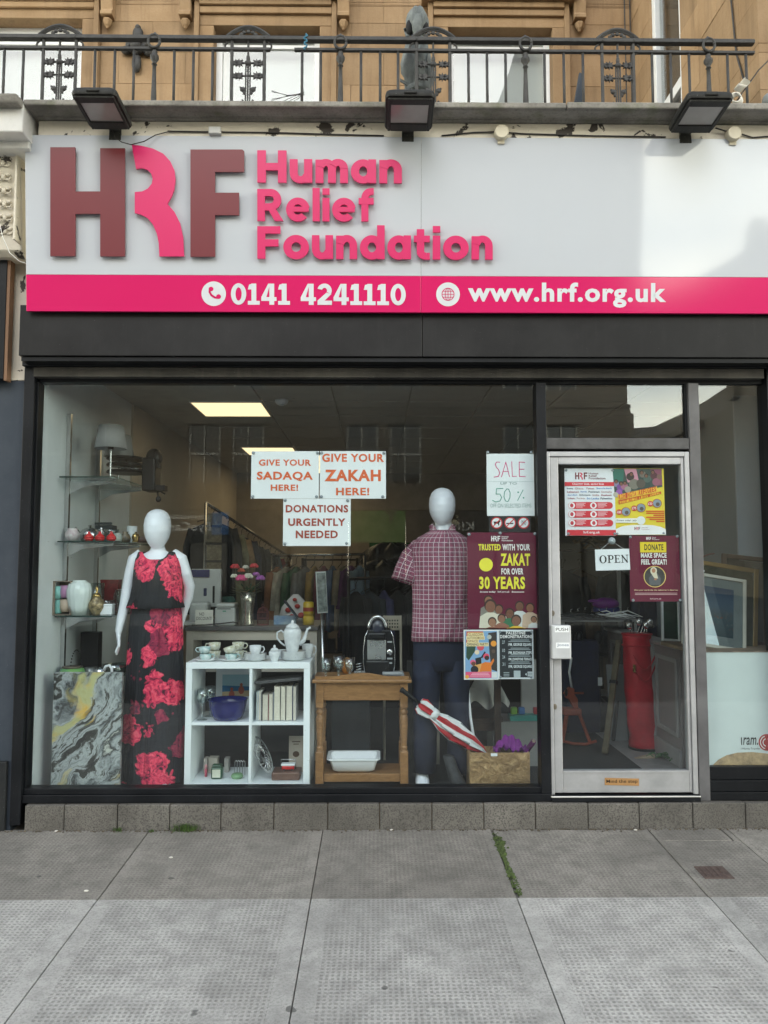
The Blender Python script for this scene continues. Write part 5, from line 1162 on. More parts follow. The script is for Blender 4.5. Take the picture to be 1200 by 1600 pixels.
def slt(body, x0, y0, x1, y1, h_, c, b):
    # baseline runs uphill: lay letters in steps
    n_ = len(body)
    for k, ch in enumerate(body):
        if ch == ' ': continue
        u0, u1 = k/n_, (k+.82)/n_; yb_ = y0+(y1-y0)*u0; a_, b_ = df(x0+(x1-x0)*u0, yb_-h_), df(x0+(x1-x0)*u1, yb_); q.text(ch, a_[0], a_[1], b_[0], b_[1], c, b)
q.poly([df(545, 320), df(905, 240), df(910, 288), df(552, 365)], '#f0b83a'); q.up(); slt('ROHINGYA REFUGEES', 556, 364, 900, 285, 48, '#c8401c', .03)
q.poly([df(550, 372), df(940, 288), df(944, 312), df(555, 412)], '#c8541c'); q.up(); slt('REBUILDING LIVES APPEAL', 565, 404, 935, 312, 22, '#f0c030', .02)
for (x_, y_, t_) in ((618, 478, '£200'), (755, 442, '£75'), (902, 400, '£30')):
    p = df(x_, y_); q.circ(p[0], p[1], 7, '#b04a1e'); q.up(); q.circ(p[0], p[1], 6.2, '#8a96a0'); q.circ(p[0]+1, p[1]+1.5, 3, '#5a4a40'); p = df(x_-62, y_+4); q.circ(p[0], p[1], 4.3, '#c83a2a'); q.up(); a_, b_ = df(x_-82, y_-8), df(x_-44, y_+16); q.text(t_, a_[0], a_[1], b_[0], b_[1], '#f4e8e0', .02); q.lv -= 2
for k in range(6): drc((800, 800, 865, 800, 830, 890)[k], 468+k*19, 965, 480+k*19, '#d8601c')
q.rect(962, 810, 1000, 817, '#f0ece0'); p = df(752, 560); q.circ(p[0], p[1], 6.6, '#e6e6e0'); q.up(); dt('Donate today!', 532, 552, 660, 570, '#2a2a2a'); dt('>>>', 676, 552, 712, 570, '#2a2a2a', .03)
q.poly([df(522, 640), df(580, 615), df(660, 603), df(750, 600), df(860, 605), df(930, 620), df(974, 642), df(976, 692), df(524, 694)], '#ece9e6'); q.up(); a_, b_ = df(690, 620), df(752, 650); q.logo(a_[0], a_[1], b_[0], b_[1], '#8a3a40', '#d8405a'); dt('Human Relief', 756, 620, 815, 632, '#b08088', 0); dt('Foundation', 756, 638, 828, 648, '#b08088', 0)
q.pins([(964, 834), (1034, 833)], r=2.2).done()
q = Poster('donate_poster', 985, 837, 1061, 940, .0165, (.15,.022,.045), 'maroon poster reading donate make space feel great', 'poster', gloss=.22)
a_, b_ = df(816, 714), df(868, 742); q.logo(a_[0], a_[1], b_[0], b_[1], WH, WH)
for k, t_ in enumerate(('Human', 'Relief', 'Foundation')): dt(t_, 870, 714+k*10, (905, 900, 935)[k], 722+k*10, WH, .01)
drc(758, 762, 996, 860, '#e4c825'); q.up(); dt('DONATE', 796, 782, 970, 840, '#1c1812', .03); dt('MAKE SPACE', 764, 864, 996, 910, WH, .035); dt('FEEL GREAT!', 766, 924, 996, 974, WH, .035)
p = df(885, 1087); q.circ(p[0], p[1], 16.8, '#e6c070', n=32).up().circ(p[0], p[1], 15.6, '#3c3a38', n=32).up()
q.poly([(p[0]-8, p[1]+13), (p[0]-9, p[1]+2), (p[0]-3, p[1]-5), (p[0]+4, p[1]-5), (p[0]+9, p[1]+3), (p[0]+8, p[1]+13)], '#5a5c60').up().circ(p[0]-1.5, p[1]-9, 5, '#d8cdb4', 6).poly([(p[0]-6, p[1]-6), (p[0]+3, p[1]-6), (p[0]+5, p[1]+3), (p[0]-1, p[1]+2)], '#d8cdb4').up().circ(p[0]-1.5, p[1]-9.5, 2.8, '#b07a5c', 3.6).circ(p[0]+1, p[1]+4, 2.2, '#b07a5c', 1.6)
dt('Give your wardrobe the makeover it deserves', 696, 1205, 1090, 1222, '#e0c8a0', .02)
for k in range(2): drc(702, 1238+k*13, 1085, 1244+k*13, '#c8a0a0')
dt('hrf.org.uk', 838, 1286, 940, 1304, '#d8b8b8', .02); q.pins([(987, 839), (1058, 838), (989, 938), (1060, 938)], c='#c8d0d4', r=2.4).done()
q = Poster('open_sign', 931, 858, 984, 891, .0105, (.80,.82,.83), 'white open sign hanging on the door glass', 'sign', rot=R(-1.5), gloss=.3)
C0 = '#15181c'
def rct(x0, y0, x1, y1): q.rect(x0, y0, x1, y1, C0)
q.circ(942.8, 873.5, 5.6, C0, 6.3).up().circ(942.8, 873.5, 3.0, (.80,.82,.83), 5.5); q.lv -= 1
rct(951, 868, 953.2, 879); rct(949.6, 867.3, 955, 868.2); rct(949.6, 878.8, 954.8, 879.6); q.circ(955.6, 871, 3.6, C0, 3.7).up().circ(955.2, 871, 1.7, (.80,.82,.83), 2.7); q.lv -= 1
rct(961.5, 868, 963.7, 879); rct(960, 867.3, 968.5, 868.3); rct(960, 878.7, 969, 879.7); rct(963.7, 873, 967, 873.8); rct(967.7, 868, 968.5, 870); rct(968.2, 877, 969, 879); rct(966.6, 871.8, 967.2, 875)
rct(972, 868, 973, 879); rct(970.4, 867.3, 973.6, 868.2); rct(970.6, 878.8, 974.4, 879.6); rct(979.4, 868, 980.4, 879.4); rct(977.8, 867.3, 982, 868.2); q.stroke([(972.4, 868.4), (980, 879)], 2, C0)
q.done()
a, b, c_ = at(937, 860, .018), at(957, 846, .012), at(978, 860, .018)
hk = thing('suction_hook', at(956, 845, .006), 'clear suction hook with thread above the open sign', 'hook')
mb = MB(); p = at(956, 845, .004); mb.loft([[(p.x+q_*cos(2*pi*k/16), y_, p.z+q_*sin(2*pi*k/16)) for k in range(16)] for q_, y_ in ((.022, .0015), (.018, .006), (.007, .012), (.006, .02))][::-1]); mb.build('cup', pm('clear_rubber', (.45,.5,.52), rough=.2), hk, smooth=True); MB().tube([a, p+Vector((0, .014, .0)), c_], .0012, 5).build('thread', M_UPVC, hk)
# ------------------------------------------------------------------ things in the window
M_MAN = pm('mannequin_white', (.84,.86,.90), rough=.32, var=.04, scale=3); M_CHINA = pm('white_china', (.84,.86,.87), rough=.15, var=.03); M_STEEL = pm('bright_steel', (.6,.6,.6), rough=.2, metal=.95, var=.1)
M_CLEAR = glassmat('clear_glassware', (.88,.92,.91), .17); M_SHELFG = glassmat('green_edge_glass', (.78,.88,.86), .07); M_BLK = pm('black_plastic', (.009,.009,.010), rough=.4, var=.2, spec=.3)
M_WOOD = nodemat('waxed_pine', lambda h: (lambda mp: (mp.inputs['Scale'].__setattr__('default_value', (2, 9, 9)), h.l(h.obj, mp.inputs[0]), h.l(h.mix(h.step(h.noise(mp.outputs[0], 6, 6, .6, 1.2), .35, .7), (.33,.17,.065), (.22,.105,.036)), h.b.inputs['Base Color']), setattr(h.b.inputs['Roughness'], 'default_value', .42)))(h.nd('Mapping')))
M_DWOOD = pm('dark_wood', (.05,.028,.018), rough=.45, var=.4, scale=12)
def eloft(mb, rings, n=40, wave=None, caps=True, u0=0):
    """rings: (cx, cy, cz, rx, ry); wave(i, t) -> (scale, dz); UV in metres"""
    pts = []; uvs = []
    for i, (cx, cy, cz, rx, ry) in enumerate(rings):
        row = []; ur = []; C_ = 2*pi*math.sqrt((rings[len(rings)//2][3]**2+rings[len(rings)//2][4]**2)/2)
        for k in range(n):
            t = 2*pi*k/n+pi/2; s_, dz = wave(i, t) if wave else (1, 0); row.append((cx+rx*s_*cos(t), cy+ry*s_*sin(t), cz+dz))
        for k in range(n+1): ur.append((u0+C_*k/n, cz))
        pts.append(row); uvs.append(ur)
    mb.loft(pts, caps=caps, uvs=uvs); return mb
def sleeve(mb, path, rad, n=24, squash=.8):
    pts = [Vector(p) for p in path]; rows = []; uvs = []; acc = 0; px_ = Vector((0, 1, 0))
    for i, p in enumerate(pts):
        d = (pts[min(i+1, len(pts)-1)]-pts[max(0, i-1)]).normalized(); a = (px_-d*px_.dot(d)).normalized(); b = d.cross(a)
        if i: acc += (p-pts[i-1]).length
        r_ = rad[i]; rows.append([p+a*r_*squash*cos(2*pi*k/n)*(1+.04*sin(5*k+i))+b*r_*sin(2*pi*k/n)*(1+.03*sin(3*k+2*i)) for k in range(n)]); uvs.append([(2*pi*rad[0]*k/n, acc) for k in range(n+1)])
    mb.loft(rows, caps=False, uvs=uvs)
def remesh(o, vox):
    md = o.modifiers.new('remesh', 'REMESH'); md.mode = 'VOXEL'; md.voxel_size = vox; md.use_smooth_shade = True
    sm = o.modifiers.new('smooth', 'SMOOTH'); sm.iterations = 4; sm.factor = .5
def hand(mb, wr, dirv, side, sc_=1.0):
    """palm, four fingers of different lengths, thumb from the side"""
    d = Vector(dirv).normalized(); s_ = Vector(side).normalized(); n = d.cross(s_)
    p1 = wr+d*.05*sc_; p2 = wr+d*.088*sc_
    def rg(c, a, b): return [c+s_*a*cos(2*pi*k/12)+n*b*sin(2*pi*k/12) for k in range(12)]
    mb.loft([rg(wr-d*.02, .022, .018), rg(wr+d*.015, .025, .016), rg(p1, .038, .014), rg(p2, .036, .011)])
    for k, (o, ln) in enumerate(((-.028, .062), (-.010, .078), (.009, .074), (.027, .058))):
        b = p2+s_*o*sc_-d*.012; m_ = b+d*ln*.5*sc_+n*.004*k; e = m_+d*ln*.5*sc_+n*.014
        mb.tube([b, m_, e], [.0088, .0082, .0062], 8)
    b = wr+d*.03+s_*.03; mb.tube([b, b+s_*.022+d*.03, b+s_*.026+d*.062], [.011, .0095, .007], 8)
def floral(h, thr=.565):
    n1 = h.nd('TexNoise'); n1.inputs['Scale'].default_value = 9; n1.inputs['Detail'].default_value = 3; h.l(h.obj, n1.inputs['Vector'])
    va = h.nd('VectorMath', operation='SCALE'); va.inputs['Scale'].default_value = .09; h.l(n1.outputs['Color'], va.inputs[0]); vb = h.nd('VectorMath', operation='ADD'); h.l(h.obj, vb.inputs[0]); h.l(va.outputs[0], vb.inputs[1])
    mp = h.nd('Mapping'); mp.inputs['Scale'].default_value = (1, 0.0, .82); h.l(vb.outputs[0], mp.inputs[0])
    vo = h.nd('TexVoronoi'); vo.inputs['Scale'].default_value = 6.6; vo.inputs['Randomness'].default_value = .8; h.l(mp.outputs[0], vo.inputs['Vector'])
    v2 = h.nd('TexVoronoi'); v2.inputs['Scale'].default_value = 30; h.l(vb.outputs[0], v2.inputs['Vector'])
    d = h.ma('ADD', vo.outputs['Distance'], h.ma('MULTIPLY', v2.outputs['Distance'], .16)); msk = h.ma('SUBTRACT', 1.0, h.step(d, thr, thr+.03))
    cs = h.nd('SeparateColor'); h.l(vo.outputs['Color'], cs.inputs[0]); msk = h.ma('MULTIPLY', msk, h.ma('GREATER_THAN', cs.outputs[1], .05))
    pet = h.ramp(h.noise(vb.outputs[0], 24, 4, .6, 1.5), [(.36, (.03,.002,.01)), (.42, (.42,.015,.07)), (.52, (.85,.04,.11)), (.66, (.95,.13,.19))])
    pet = h.mix(h.ma('MULTIPLY', h.ma('GREATER_THAN', cs.outputs[0], .78), .7), pet, (.10,.006,.035))
    h.l(h.mix(msk, (.008,.009,.013), pet), h.b.inputs['Base Color']); h.b.inputs['Roughness'].default_value = .75; mw = h.nd('Mapping'); mw.inputs['Scale'].default_value = (3, 3, .35); h.l(h.obj, mw.inputs[0]); h.bump(h.noise(mw.outputs[0], 5, 3, .5, .5), 1, .04)
M_FLOR = nodemat('floral_print', lambda h: floral(h, .63)); M_FLOT = nodemat('floral_print_top', lambda h: floral(h, .645))
for n_ in M_FLOT.node_tree.nodes:
    if n_.type == 'MAPPING' and n_.inputs['Scale'].default_value[1] == 0: n_.inputs['Location'].default_value = (.47, 0, .36)
YF = .38
mq = thing('floral_mannequin', at(240, 1228, YF), 'white mannequin in black and red floral top and long skirt', 'mannequin'); mq.location.z = FL; ORG[mq.name] = mq.location.copy()
k_ = (YF+4.7)/1200
def ring(px, py, hw, ry, y=YF, oy=0): p = at(px, py, y); return (p.x, p.y+oy, p.z, hw*k_, ry)
mb = MB()
eloft(mb, [ring(246, py, hw, hw*k_*dp, oy=oy) for py, hw, dp, oy in ((795.5, 4, 1.1, .012), (797.5, 10, 1.12, .012), (802, 15.5, 1.14, .01), (811, 19.5, 1.15, .006), (822, 20.6, 1.16, 0), (832, 20, 1.15, -.004), (841, 17.5, 1.12, -.008), (849, 13.5, 1.1, -.012), (855, 9, 1.1, -.016), (858, 4, 1.1, -.018))], 28)
eloft(mb, [ring(246, py, hw, ry, oy=oy) for py, hw, ry, oy in ((840, 9.5, .05, .015), (852, 9.5, .05, .015), (860, 12, .055, .015), (866, 24, .06, .015), (870, 33, .065, .01), (880, 36, .085, 0), (900, 34, .105, 0), (925, 30, .09, 0), (945, 32, .10, 0), (980, 38, .115, 0), (1010, 38, .11, 0), (1030, 36, .10, 0))], 28)
for c in (227, 262): eloft(mb, [ring(c, py, hw, hw*k_*1.05) for py, hw in ((1000, 17), (1060, 16), (1110, 12.5), (1150, 12), (1190, 8.5), (1212, 8))], 20)
for c in (224, 261):
    p = at(c, 1220, YF); mb.loft([[(p.x+a*cos(2*pi*k/14), p.y+oy+b*sin(2*pi*k/14), FL+z_) for k in range(14)] for a, b, z_, oy in ((.036, .09, .004, -.06), (.036, .085, .02, -.055), (.033, .06, .045, -.03), (.032, .045, .09, 0))])
arm = [at(px, py, YF+o) for px, py, o in ((222, 867, .01), (210, 874, .0), (204, 896, -.01), (199, 922, -.015), (195, 945, -.03), (189, 968, -.05), (185, 988, -.06))]
mb.tube(arm, [.045, .043, .040, .036, .034, .028, .022], 14); hand(mb, arm[-1], at(187, 1028, YF-.07)-arm[-1], (.35, -1, 0), .95)
arm = [at(px, py, YF+o) for px, py, o in ((270, 867, .01), (283, 874, .0), (290, 896, .01), (296, 916, .05), (294, 932, .08), (288, 952, .10), (284, 970, .12))]
mb.tube(arm, [.045, .043, .040, .036, .034, .028, .022], 14); hand(mb, arm[-1], at(277, 1003, YF+.15)-arm[-1], (-.3, -1, 0), .9)
o = mb.build('body', M_MAN, mq, smooth=True); remesh(o, .0048)
def topw(i, t):
    fr_ = max(0, -sin(t)); nx = abs(cos(t)); dz = 0
    if i == 0: dz = -.052*(max(0, 1-(nx/.62)**4))*(1 if -sin(t) > 0 else .5)-.10*max(0, nx-.86)*7
    if i == 1: dz = -.02*(max(0, 1-(nx/.62)**4))
    return 1+.015*sin(6*t+i)*(i > 2), dz
mb = MB(); eloft(mb, [ring(px, py, hw, ry) for px, py, hw, ry in ((247, 862, 33, .072), (248, 872, 36.5, .09), (248, 885, 38, .115), (247, 900, 38.5, .135), (246, 915, 38.5, .125), (244, 932, 39.5, .125), (243, 949, 44, .155))], 48, topw, caps=False)
o = mb.build('crop_top', M_FLOT, mq, smooth=True); md = o.modifiers.new('s', 'SOLIDIFY'); md.thickness = .004; md.offset = 1
def skw(i, t): return 1+.004*i*sin(7*t+.5*i)+.003*i*sin(11*t), 0
mb = MB(); eloft(mb, [ring(px, py, hw, ry) for px, py, hw, ry in ((244, 940, 37.5, .115), (244, 965, 39.5, .125), (243, 1000, 41.5, .132), (242, 1050, 43.5, .128), (241, 1100, 45, .125), (240, 1150, 46, .125), (238, 1190, 46.5, .128), (237, 1219, 47, .13))], 64, skw, caps=False)
mb.build('long_skirt', M_FLOR, mq, smooth=True)
# ------------------------------------------------------------------ mannequin in checked shirt
def plaid(h):
    sp = h.nd('SeparateXYZ'); h.l(h.uv, sp.inputs[0])
    def ln(o, per, w_, ph=0): return h.ma('LESS_THAN', h.ma('ABSOLUTE', h.ma('SUBTRACT', h.ma('FRACT', h.ma('ADD', h.ma('DIVIDE', o, per), ph)), .5)), w_/per/2)
    c = h.mix(h.ma('MULTIPLY', ln(sp.outputs[0], .0305, .013, .25), .5), (.30,.075,.13), (.13,.028,.06)); c = h.mix(h.ma('MULTIPLY', ln(sp.outputs[1], .0305, .013, .25), .5), c, (.13,.028,.06))
    for o_, ph in ((0, 0), (1, 0)): c = h.mix(h.ma('MULTIPLY', ln(sp.outputs[o_], .0305, .0034, ph), .85), c, (.72,.6,.62)); c = h.mix(h.ma('MULTIPLY', ln(sp.outputs[o_], .0305, .0022, .3), .35), c, (.62,.4,.46))
    h.l(c, h.b.inputs['Base Color']); h.b.inputs['Roughness'].default_value = .85; mw = h.nd('Mapping'); mw.inputs['Scale'].default_value = (2.2, 2.2, .8); h.l(h.obj, mw.inputs[0]); h.bump(h.noise(mw.outputs[0], 5, 4, .55, .9), 1, .05)
M_PLAID = nodemat('checked_cotton', plaid); M_DENIM = pm('dark_denim', (.0045,.009,.028), rough=.8, var=.5, scale=5, bump=.7, bscale=9)
YF = .42; k_ = (YF+4.7)/1200
mn = thing('shirt_mannequin', at(690, 1228, YF), 'white mannequin in red checked shirt and dark jeans', 'mannequin'); mn.location.z = FL; ORG[mn.name] = mn.location.copy()
mb = MB()
eloft(mb, [ring(691, py, hw, hw*k_*dp, oy=oy) for py, hw, dp, oy in ((762, 4, 1.1, .015), (764.5, 11, 1.12, .015), (770, 16.5, 1.15, .012), (779, 20, 1.17, .006), (790, 20.8, 1.18, 0), (800, 19.8, 1.16, -.004), (808, 17, 1.13, -.008), (815, 13, 1.12, -.012), (820, 8, 1.1, -.016), (822, 4, 1, -.018))], 28)
eloft(mb, [ring(693, py, hw, ry, oy=oy) for py, hw, ry, oy in ((806, 13, .066, .02), (820, 13, .064, .02), (832, 14.5, .066, .02), (838, 22, .07, .02), (850, 40, .08, .01), (880, 40, .1, 0), (960, 34, .09, 0))], 28)
for c in (659, 712):
    p = at(c, 1222, YF); mb.loft([[(p.x+a*cos(2*pi*k/14), p.y+oy+b*sin(2*pi*k/14), FL+z_) for k in range(14)] for a, b, z_, oy in ((.046, .12, .004, -.07), (.046, .115, .025, -.065), (.04, .08, .05, -.035), (.037, .05, .1, 0))])
o = mb.build('body', M_MAN, mn, smooth=True); remesh(o, .0055)
def shw(i, t): return 1+(.012*sin(5*t+.9*i)+.012*sin(9*t-.4*i))*(i > 3), .004*sin(3*t)*(i == 11)
mb = MB(); eloft(mb, [ring(px, py, hw, ry) for px, py, hw, ry in ((692, 829, 17, .075), (692, 834, 27, .088), (691, 841, 38, .10), (690, 850, 44.5, .112), (690, 862, 46.5, .122), (690, 878, 45.5, .135), (690, 900, 45, .14), (690, 925, 44.5, .138), (690, 950, 44.5, .135), (690, 975, 45, .135), (689, 990, 45, .136), (689, 1000, 45, .137))], 64, shw, caps=False)
sleeve(mb, [at(px, py, YF+o_) for px, py, o_ in ((672, 854, 0), (659, 859, 0), (648, 874, 0), (640, 893, 0), (635, 910, -.01))], [.06, .086, .096, .102, .105])
sleeve(mb, [at(px, py, YF+o_) for px, py, o_ in ((708, 854, 0), (721, 859, 0), (732, 874, 0), (740, 893, 0), (745, 910, -.01))], [.06, .086, .096, .102, .105])
o = mb.build('checked_shirt', M_PLAID, mn, smooth=True); md = o.modifiers.new('s', 'SOLIDIFY'); md.thickness = .003
mb = MB()
def coll(side):
    s_ = side; yy = YF-.085
    pts = [at(692+s_*2, 838, yy-.018), at(692+s_*10, 851, yy-.034), at(692+s_*21, 838, yy-.012), at(691+s_*21, 822, yy+.05), at(691+s_*15, 818, yy+.03)]
    mb.poly(pts if s_ > 0 else pts[::-1], [(p.x, p.z) for p in (pts if s_ > 0 else pts[::-1])])
coll(-1); coll(1)
eloft(mb, [(at(692, 820, YF).x, YF+.02, at(692, 820, YF).z, 16.5*k_, .078), (at(692, 831, YF).x, YF+.015, at(692, 831, YF).z, 18.5*k_, .085)], 30, lambda i, t: (1, (-.06 if i == 0 else -.03)*max(0, -sin(t))**2.5), caps=False)
o = mb.build('collar', M_PLAID, mn, auto=40); md = o.modifiers.new('s', 'SOLIDIFY'); md.thickness = .004
SR = ((836, .092), (850, .112), (862, .122), (878, .135), (900, .14), (925, .138), (950, .135), (975, .135), (998, .137))
mb = MB(); rows = []
for py, ry in SR: rows.append([at(px, py, YF-.985*ry-(.007 if px in (696.5, 703.5) else .0085)) for px in (696.5, 697.5, 702.5, 703.5)])
mb.loft(rows, caps=False, closed=False, uvs=[[((p.x-rows[0][0].x)*1.0+.006, p.z) for p in r_] for r_ in rows]); o = mb.build('placket', M_PLAID, mn, smooth=True); md = o.modifiers.new('s', 'SOLIDIFY'); md.thickness = .003
for py in (850, 872, 894, 916, 938, 960, 982): p = at(700, py, YF-.152); mb.ell((p.x, p.y+.001, p.z), (.0065, .003, .0065), 8, 5)
mb.build('button', M_CHINA, mn, smooth=True)
mb = MB(); eloft(mb, [ring(690, py, hw, ry) for py, hw, ry in ((985, 42.5, .115), (1005, 43.5, .12), (1030, 44, .12), (1046, 43, .10))], 40, lambda i, t: (1+.008*sin(9*t), 0))
def jw(i, t): return 1+.02*sin(4*t+1.3*i)+.015*sin(7*t-i), 0
eloft(mb, [ring(px, py, hw, hw*k_*1.15) for px, py, hw in ((668, 1030, 22), (667, 1060, 21.5), (666, 1090, 20), (665, 1120, 19), (664, 1150, 18), (664, 1180, 17.5), (664, 1205, 17))], 30, jw)
eloft(mb, [ring(px, py, hw, hw*k_*1.15) for px, py, hw in ((711, 1030, 22), (713, 1060, 20.5), (714, 1090, 19.5), (715, 1120, 18.5), (715, 1150, 17.5), (716, 1180, 17), (716, 1206, 17))], 30, jw)
mb.build('jeans', M_DENIM, mn, smooth=True)
# ------------------------------------------------------------------ glass shelves on the left wall
SX1 = X(181, .25, 743); ys0, ys1 = .24, 1.12
SZ = [Z(744, ys0, 130), Z(845, ys0, 130), Z(962, ys0, 130), Z(1064, ys0, 130)]
sh_ = thing('wall_shelving', (xL+.1, .6, 1), 'glass shelves on chrome wall uprights by the left wall', 'shelving')
for z_ in SZ: bx(xL+.03, SX1, ys0, ys1, z_-.01, z_).build('glass_shelf', M_SHELFG, sh_)
for z_ in SZ: bx(xL+.031, SX1-.001, ys0-.0035, ys0-.0005, z_-.0095, z_-.0005).build('polished_edge', pm('dark_green_glass_edge', (.01,.035,.03), rough=.1, var=0), sh_)
for y_ in (.42, .98):
    bx(xL+.001, xL+.028, y_-.014, y_+.014, FL+.1, 2.62).build('upright', M_STEEL, sh_)
    for z_ in SZ:
        mb = MB(); mb.poly([(xL+.028, y_, z_-.012), (SX1-.06, y_, z_-.012), (SX1-.06, y_, z_-.024), (xL+.12, y_, z_-.05), (xL+.028, y_, z_-.10)]); o = mb.build('bracket', M_STEEL, sh_); md = o.modifiers.new('s', 'SOLIDIFY'); md.thickness = .005
def onshelf(px, k, y): return Vector((X(px, y, (790, 840, 940, 1040)[k]), y, SZ[k]+.0005))
def lth(name, prof, c, mat, label, cat, n=22, group=None, **kw):
    return one(name, MB().lathe(prof, c, n, **kw), mat, label, cat, group, smooth=True)
M_SHADE = pm('grey_lampshade', (.30,.30,.29), rough=.85, var=.1, bump=.2, bscale=300)
for px, y_, s_, lab in ((171, .42, 1.0, 'table lamp with grey shade, front one of two on the top shelf'), (184, .80, 1.0, 'table lamp with grey shade, half hidden behind the front lamp')):
    c = onshelf(px, 0, y_); t = thing('table_lamp', c, lab, 'lamp', 'lamps on the top shelf')
    MB().lathe([(0,0),(.055,0),(.055,.008),(.012,.016),(.006,.02),(.006,.20),(.012,.202),(.012,.23),(0,.23)], c, 18).build('stem', M_STEEL, t, auto=40)
    mb = MB().lathe([(.105,.205),(.08,.36)], c, 30); mb.f = mb.f[:-2]; mb.m = mb.m[:-2]; mb.uv = mb.uv[:-2]; o = mb.build('lamp_shade', M_SHADE, t, smooth=True); md = o.modifiers.new('s', 'SOLIDIFY'); md.thickness = .003
    MB().lathe([(0,.2),(.018,.2),(.022,.23),(.012,.25),(0,.25)], c, 12).build('bulb_holder', M_BLK, t, smooth=True)
# black machine
t = thing('black_projector', onshelf(215, 0, .72), 'black machine with round head and hanging knob on the top shelf end', 'machine'); y_ = .75
def qq(px, py, y=y_): return at(px, py, y)
mb = MB(); a, b = qq(225, 768), qq(247, 712); mb.box(a.x, b.x, .68, .84, a.z, b.z-.02); mb.build('body', M_BLK, t, bevel=.012)
p = qq(241, 716); MB().ell(p, (.058, .06, .07), 16, 10).build('head', M_BLK, t, smooth=True)
mb = MB()
for i, (py, w_) in enumerate(((716, 26), (726, 30), (737, 30))):
    a = qq(195, py); mb.lathe([(0,0),(.13,0),(.135,.006),(.13,.018),(0,.018)], (a.x, .78, a.z-.01), 26)
mb.build('reel', M_BLK, t, auto=40); a = qq(178, 742); b = qq(232, 724)
mb = MB(); mb.tube([qq(180, 737), qq(200, 730), qq(222, 738)], .008, 8); mb.tube([qq(186, 728), qq(222, 734)], .006, 8); mb.build('arm', M_STEEL, t, smooth=True)
mb = MB().tube([qq(225, 745), qq(240, 762), qq(258, 772)], .006, 6); mb.tube([qq(246, 764), qq(247, 780)], .005, 6); mb.ell(qq(247.5, 780), (.02, .02, .022), 10, 7); mb.box(qq(246, 765).x, qq(260, 765).x, .7, .78, qq(0, 767).z, qq(0, 759).z); mb.build('knob', M_BLK, t, auto=40)
mb = MB(); mb.box(qq(246, 730).x, qq(251, 730).x, .72, .78, qq(0, 731).z, qq(0, 723).z); mb.box(qq(196, 710).x, qq(199, 710).x, .75, .78, qq(0, 722).z, qq(0, 714).z); mb.build('switch', M_BLK, t, bevel=.003)
# second shelf
M_FJAR = pm('flower_pattern_china', (.75,.73,.70), rough=.3, col2=(.45,.30,.34), var=.3, scale=40)
lth('ginger_jar', [(0,0),(.03,0),(.045,.03),(.046,.05),(.034,.07),(.03,.075),(.034,.085),(0,.085)], onshelf(113, 1, .38), M_FJAR, 'small flower patterned jar at the left end of the second shelf', 'jar')
M_RED = pm('red_enamel', (.55,.02,.02), rough=.25, var=.05)
for px, lab in ((139, 'leftmost of three red lidded pots on the second shelf'), (156, 'middle one of three red lidded pots on the second shelf'), (174, 'rightmost of three red lidded pots on the second shelf')):
    c = onshelf(px, 1, .30); t = thing('red_pot', c, lab, 'pot', 'red lidded pots'); MB().lathe([(0,0),(.022,0),(.030,.012),(.032,.02),(0,.02)], c, 18).build('base', M_RED, t, smooth=True); MB().lathe([(.032,.021),(.028,.03),(.014,.045),(.008,.052),(.01,.06),(0,.062)], c, 18).build('lid', M_RED, t, smooth=True)
c = onshelf(140, 1, .55); t = thing('silver_teapot', c, 'silver metal teapot behind the red pots', 'teapot'); MB().lathe([(0,0),(.05,0),(.066,.035),(.065,.06),(.05,.085),(.03,.095),(.01,.1),(.012,.115),(0,.118)], c, 22).build('body', M_STEEL, t, smooth=True); MB().tube([c+Vector((-.055,0,.04)), c+Vector((-.085,0,.075)), c+Vector((-.1,0,.1))], [.016, .012, .008], 8).build('spout', M_STEEL, t, smooth=True); MB().tube([c+Vector((.055,0,.03)), c+Vector((.095,0,.05)), c+Vector((.085,0,.085)), c+Vector((.05,0,.085))], .006, 8).build('handle', M_STEEL, t, smooth=True)
c = onshelf(158, 1, .42); one('metal_swan', MB().lathe([(0,0),(.02,0),(.024,.02),(.012,.05),(.006,.08),(.009,.09),(0,.098)], c, 12), M_STEEL, 'slim silver ornament standing between two red pots', 'ornament', smooth=True)
c = onshelf(174, 1, .50); lth('glass_bowl', [(0,0),(.03,0),(.02,.01),(.03,.03),(.045,.06),(.05,.085),(.047,.085),(.04,.06),(.02,.02),(0,.015)], c, M_CLEAR, 'clear cut glass bowl behind the rightmost red pot', 'bowl')
c = onshelf(166, 1, .85); mb = MB().box(c.x-.065, c.x+.06, .8, .9, c.z, c.z+.13); mb.box(c.x-.065, c.x+.06, .79, .8, c.z+.132, c.z+.15); one('tin_box', mb, pm('slate_tin', (.04,.05,.055), rough=.5, var=.4), 'dark slate tin box at the back of the second shelf', 'box', bevel=.006)
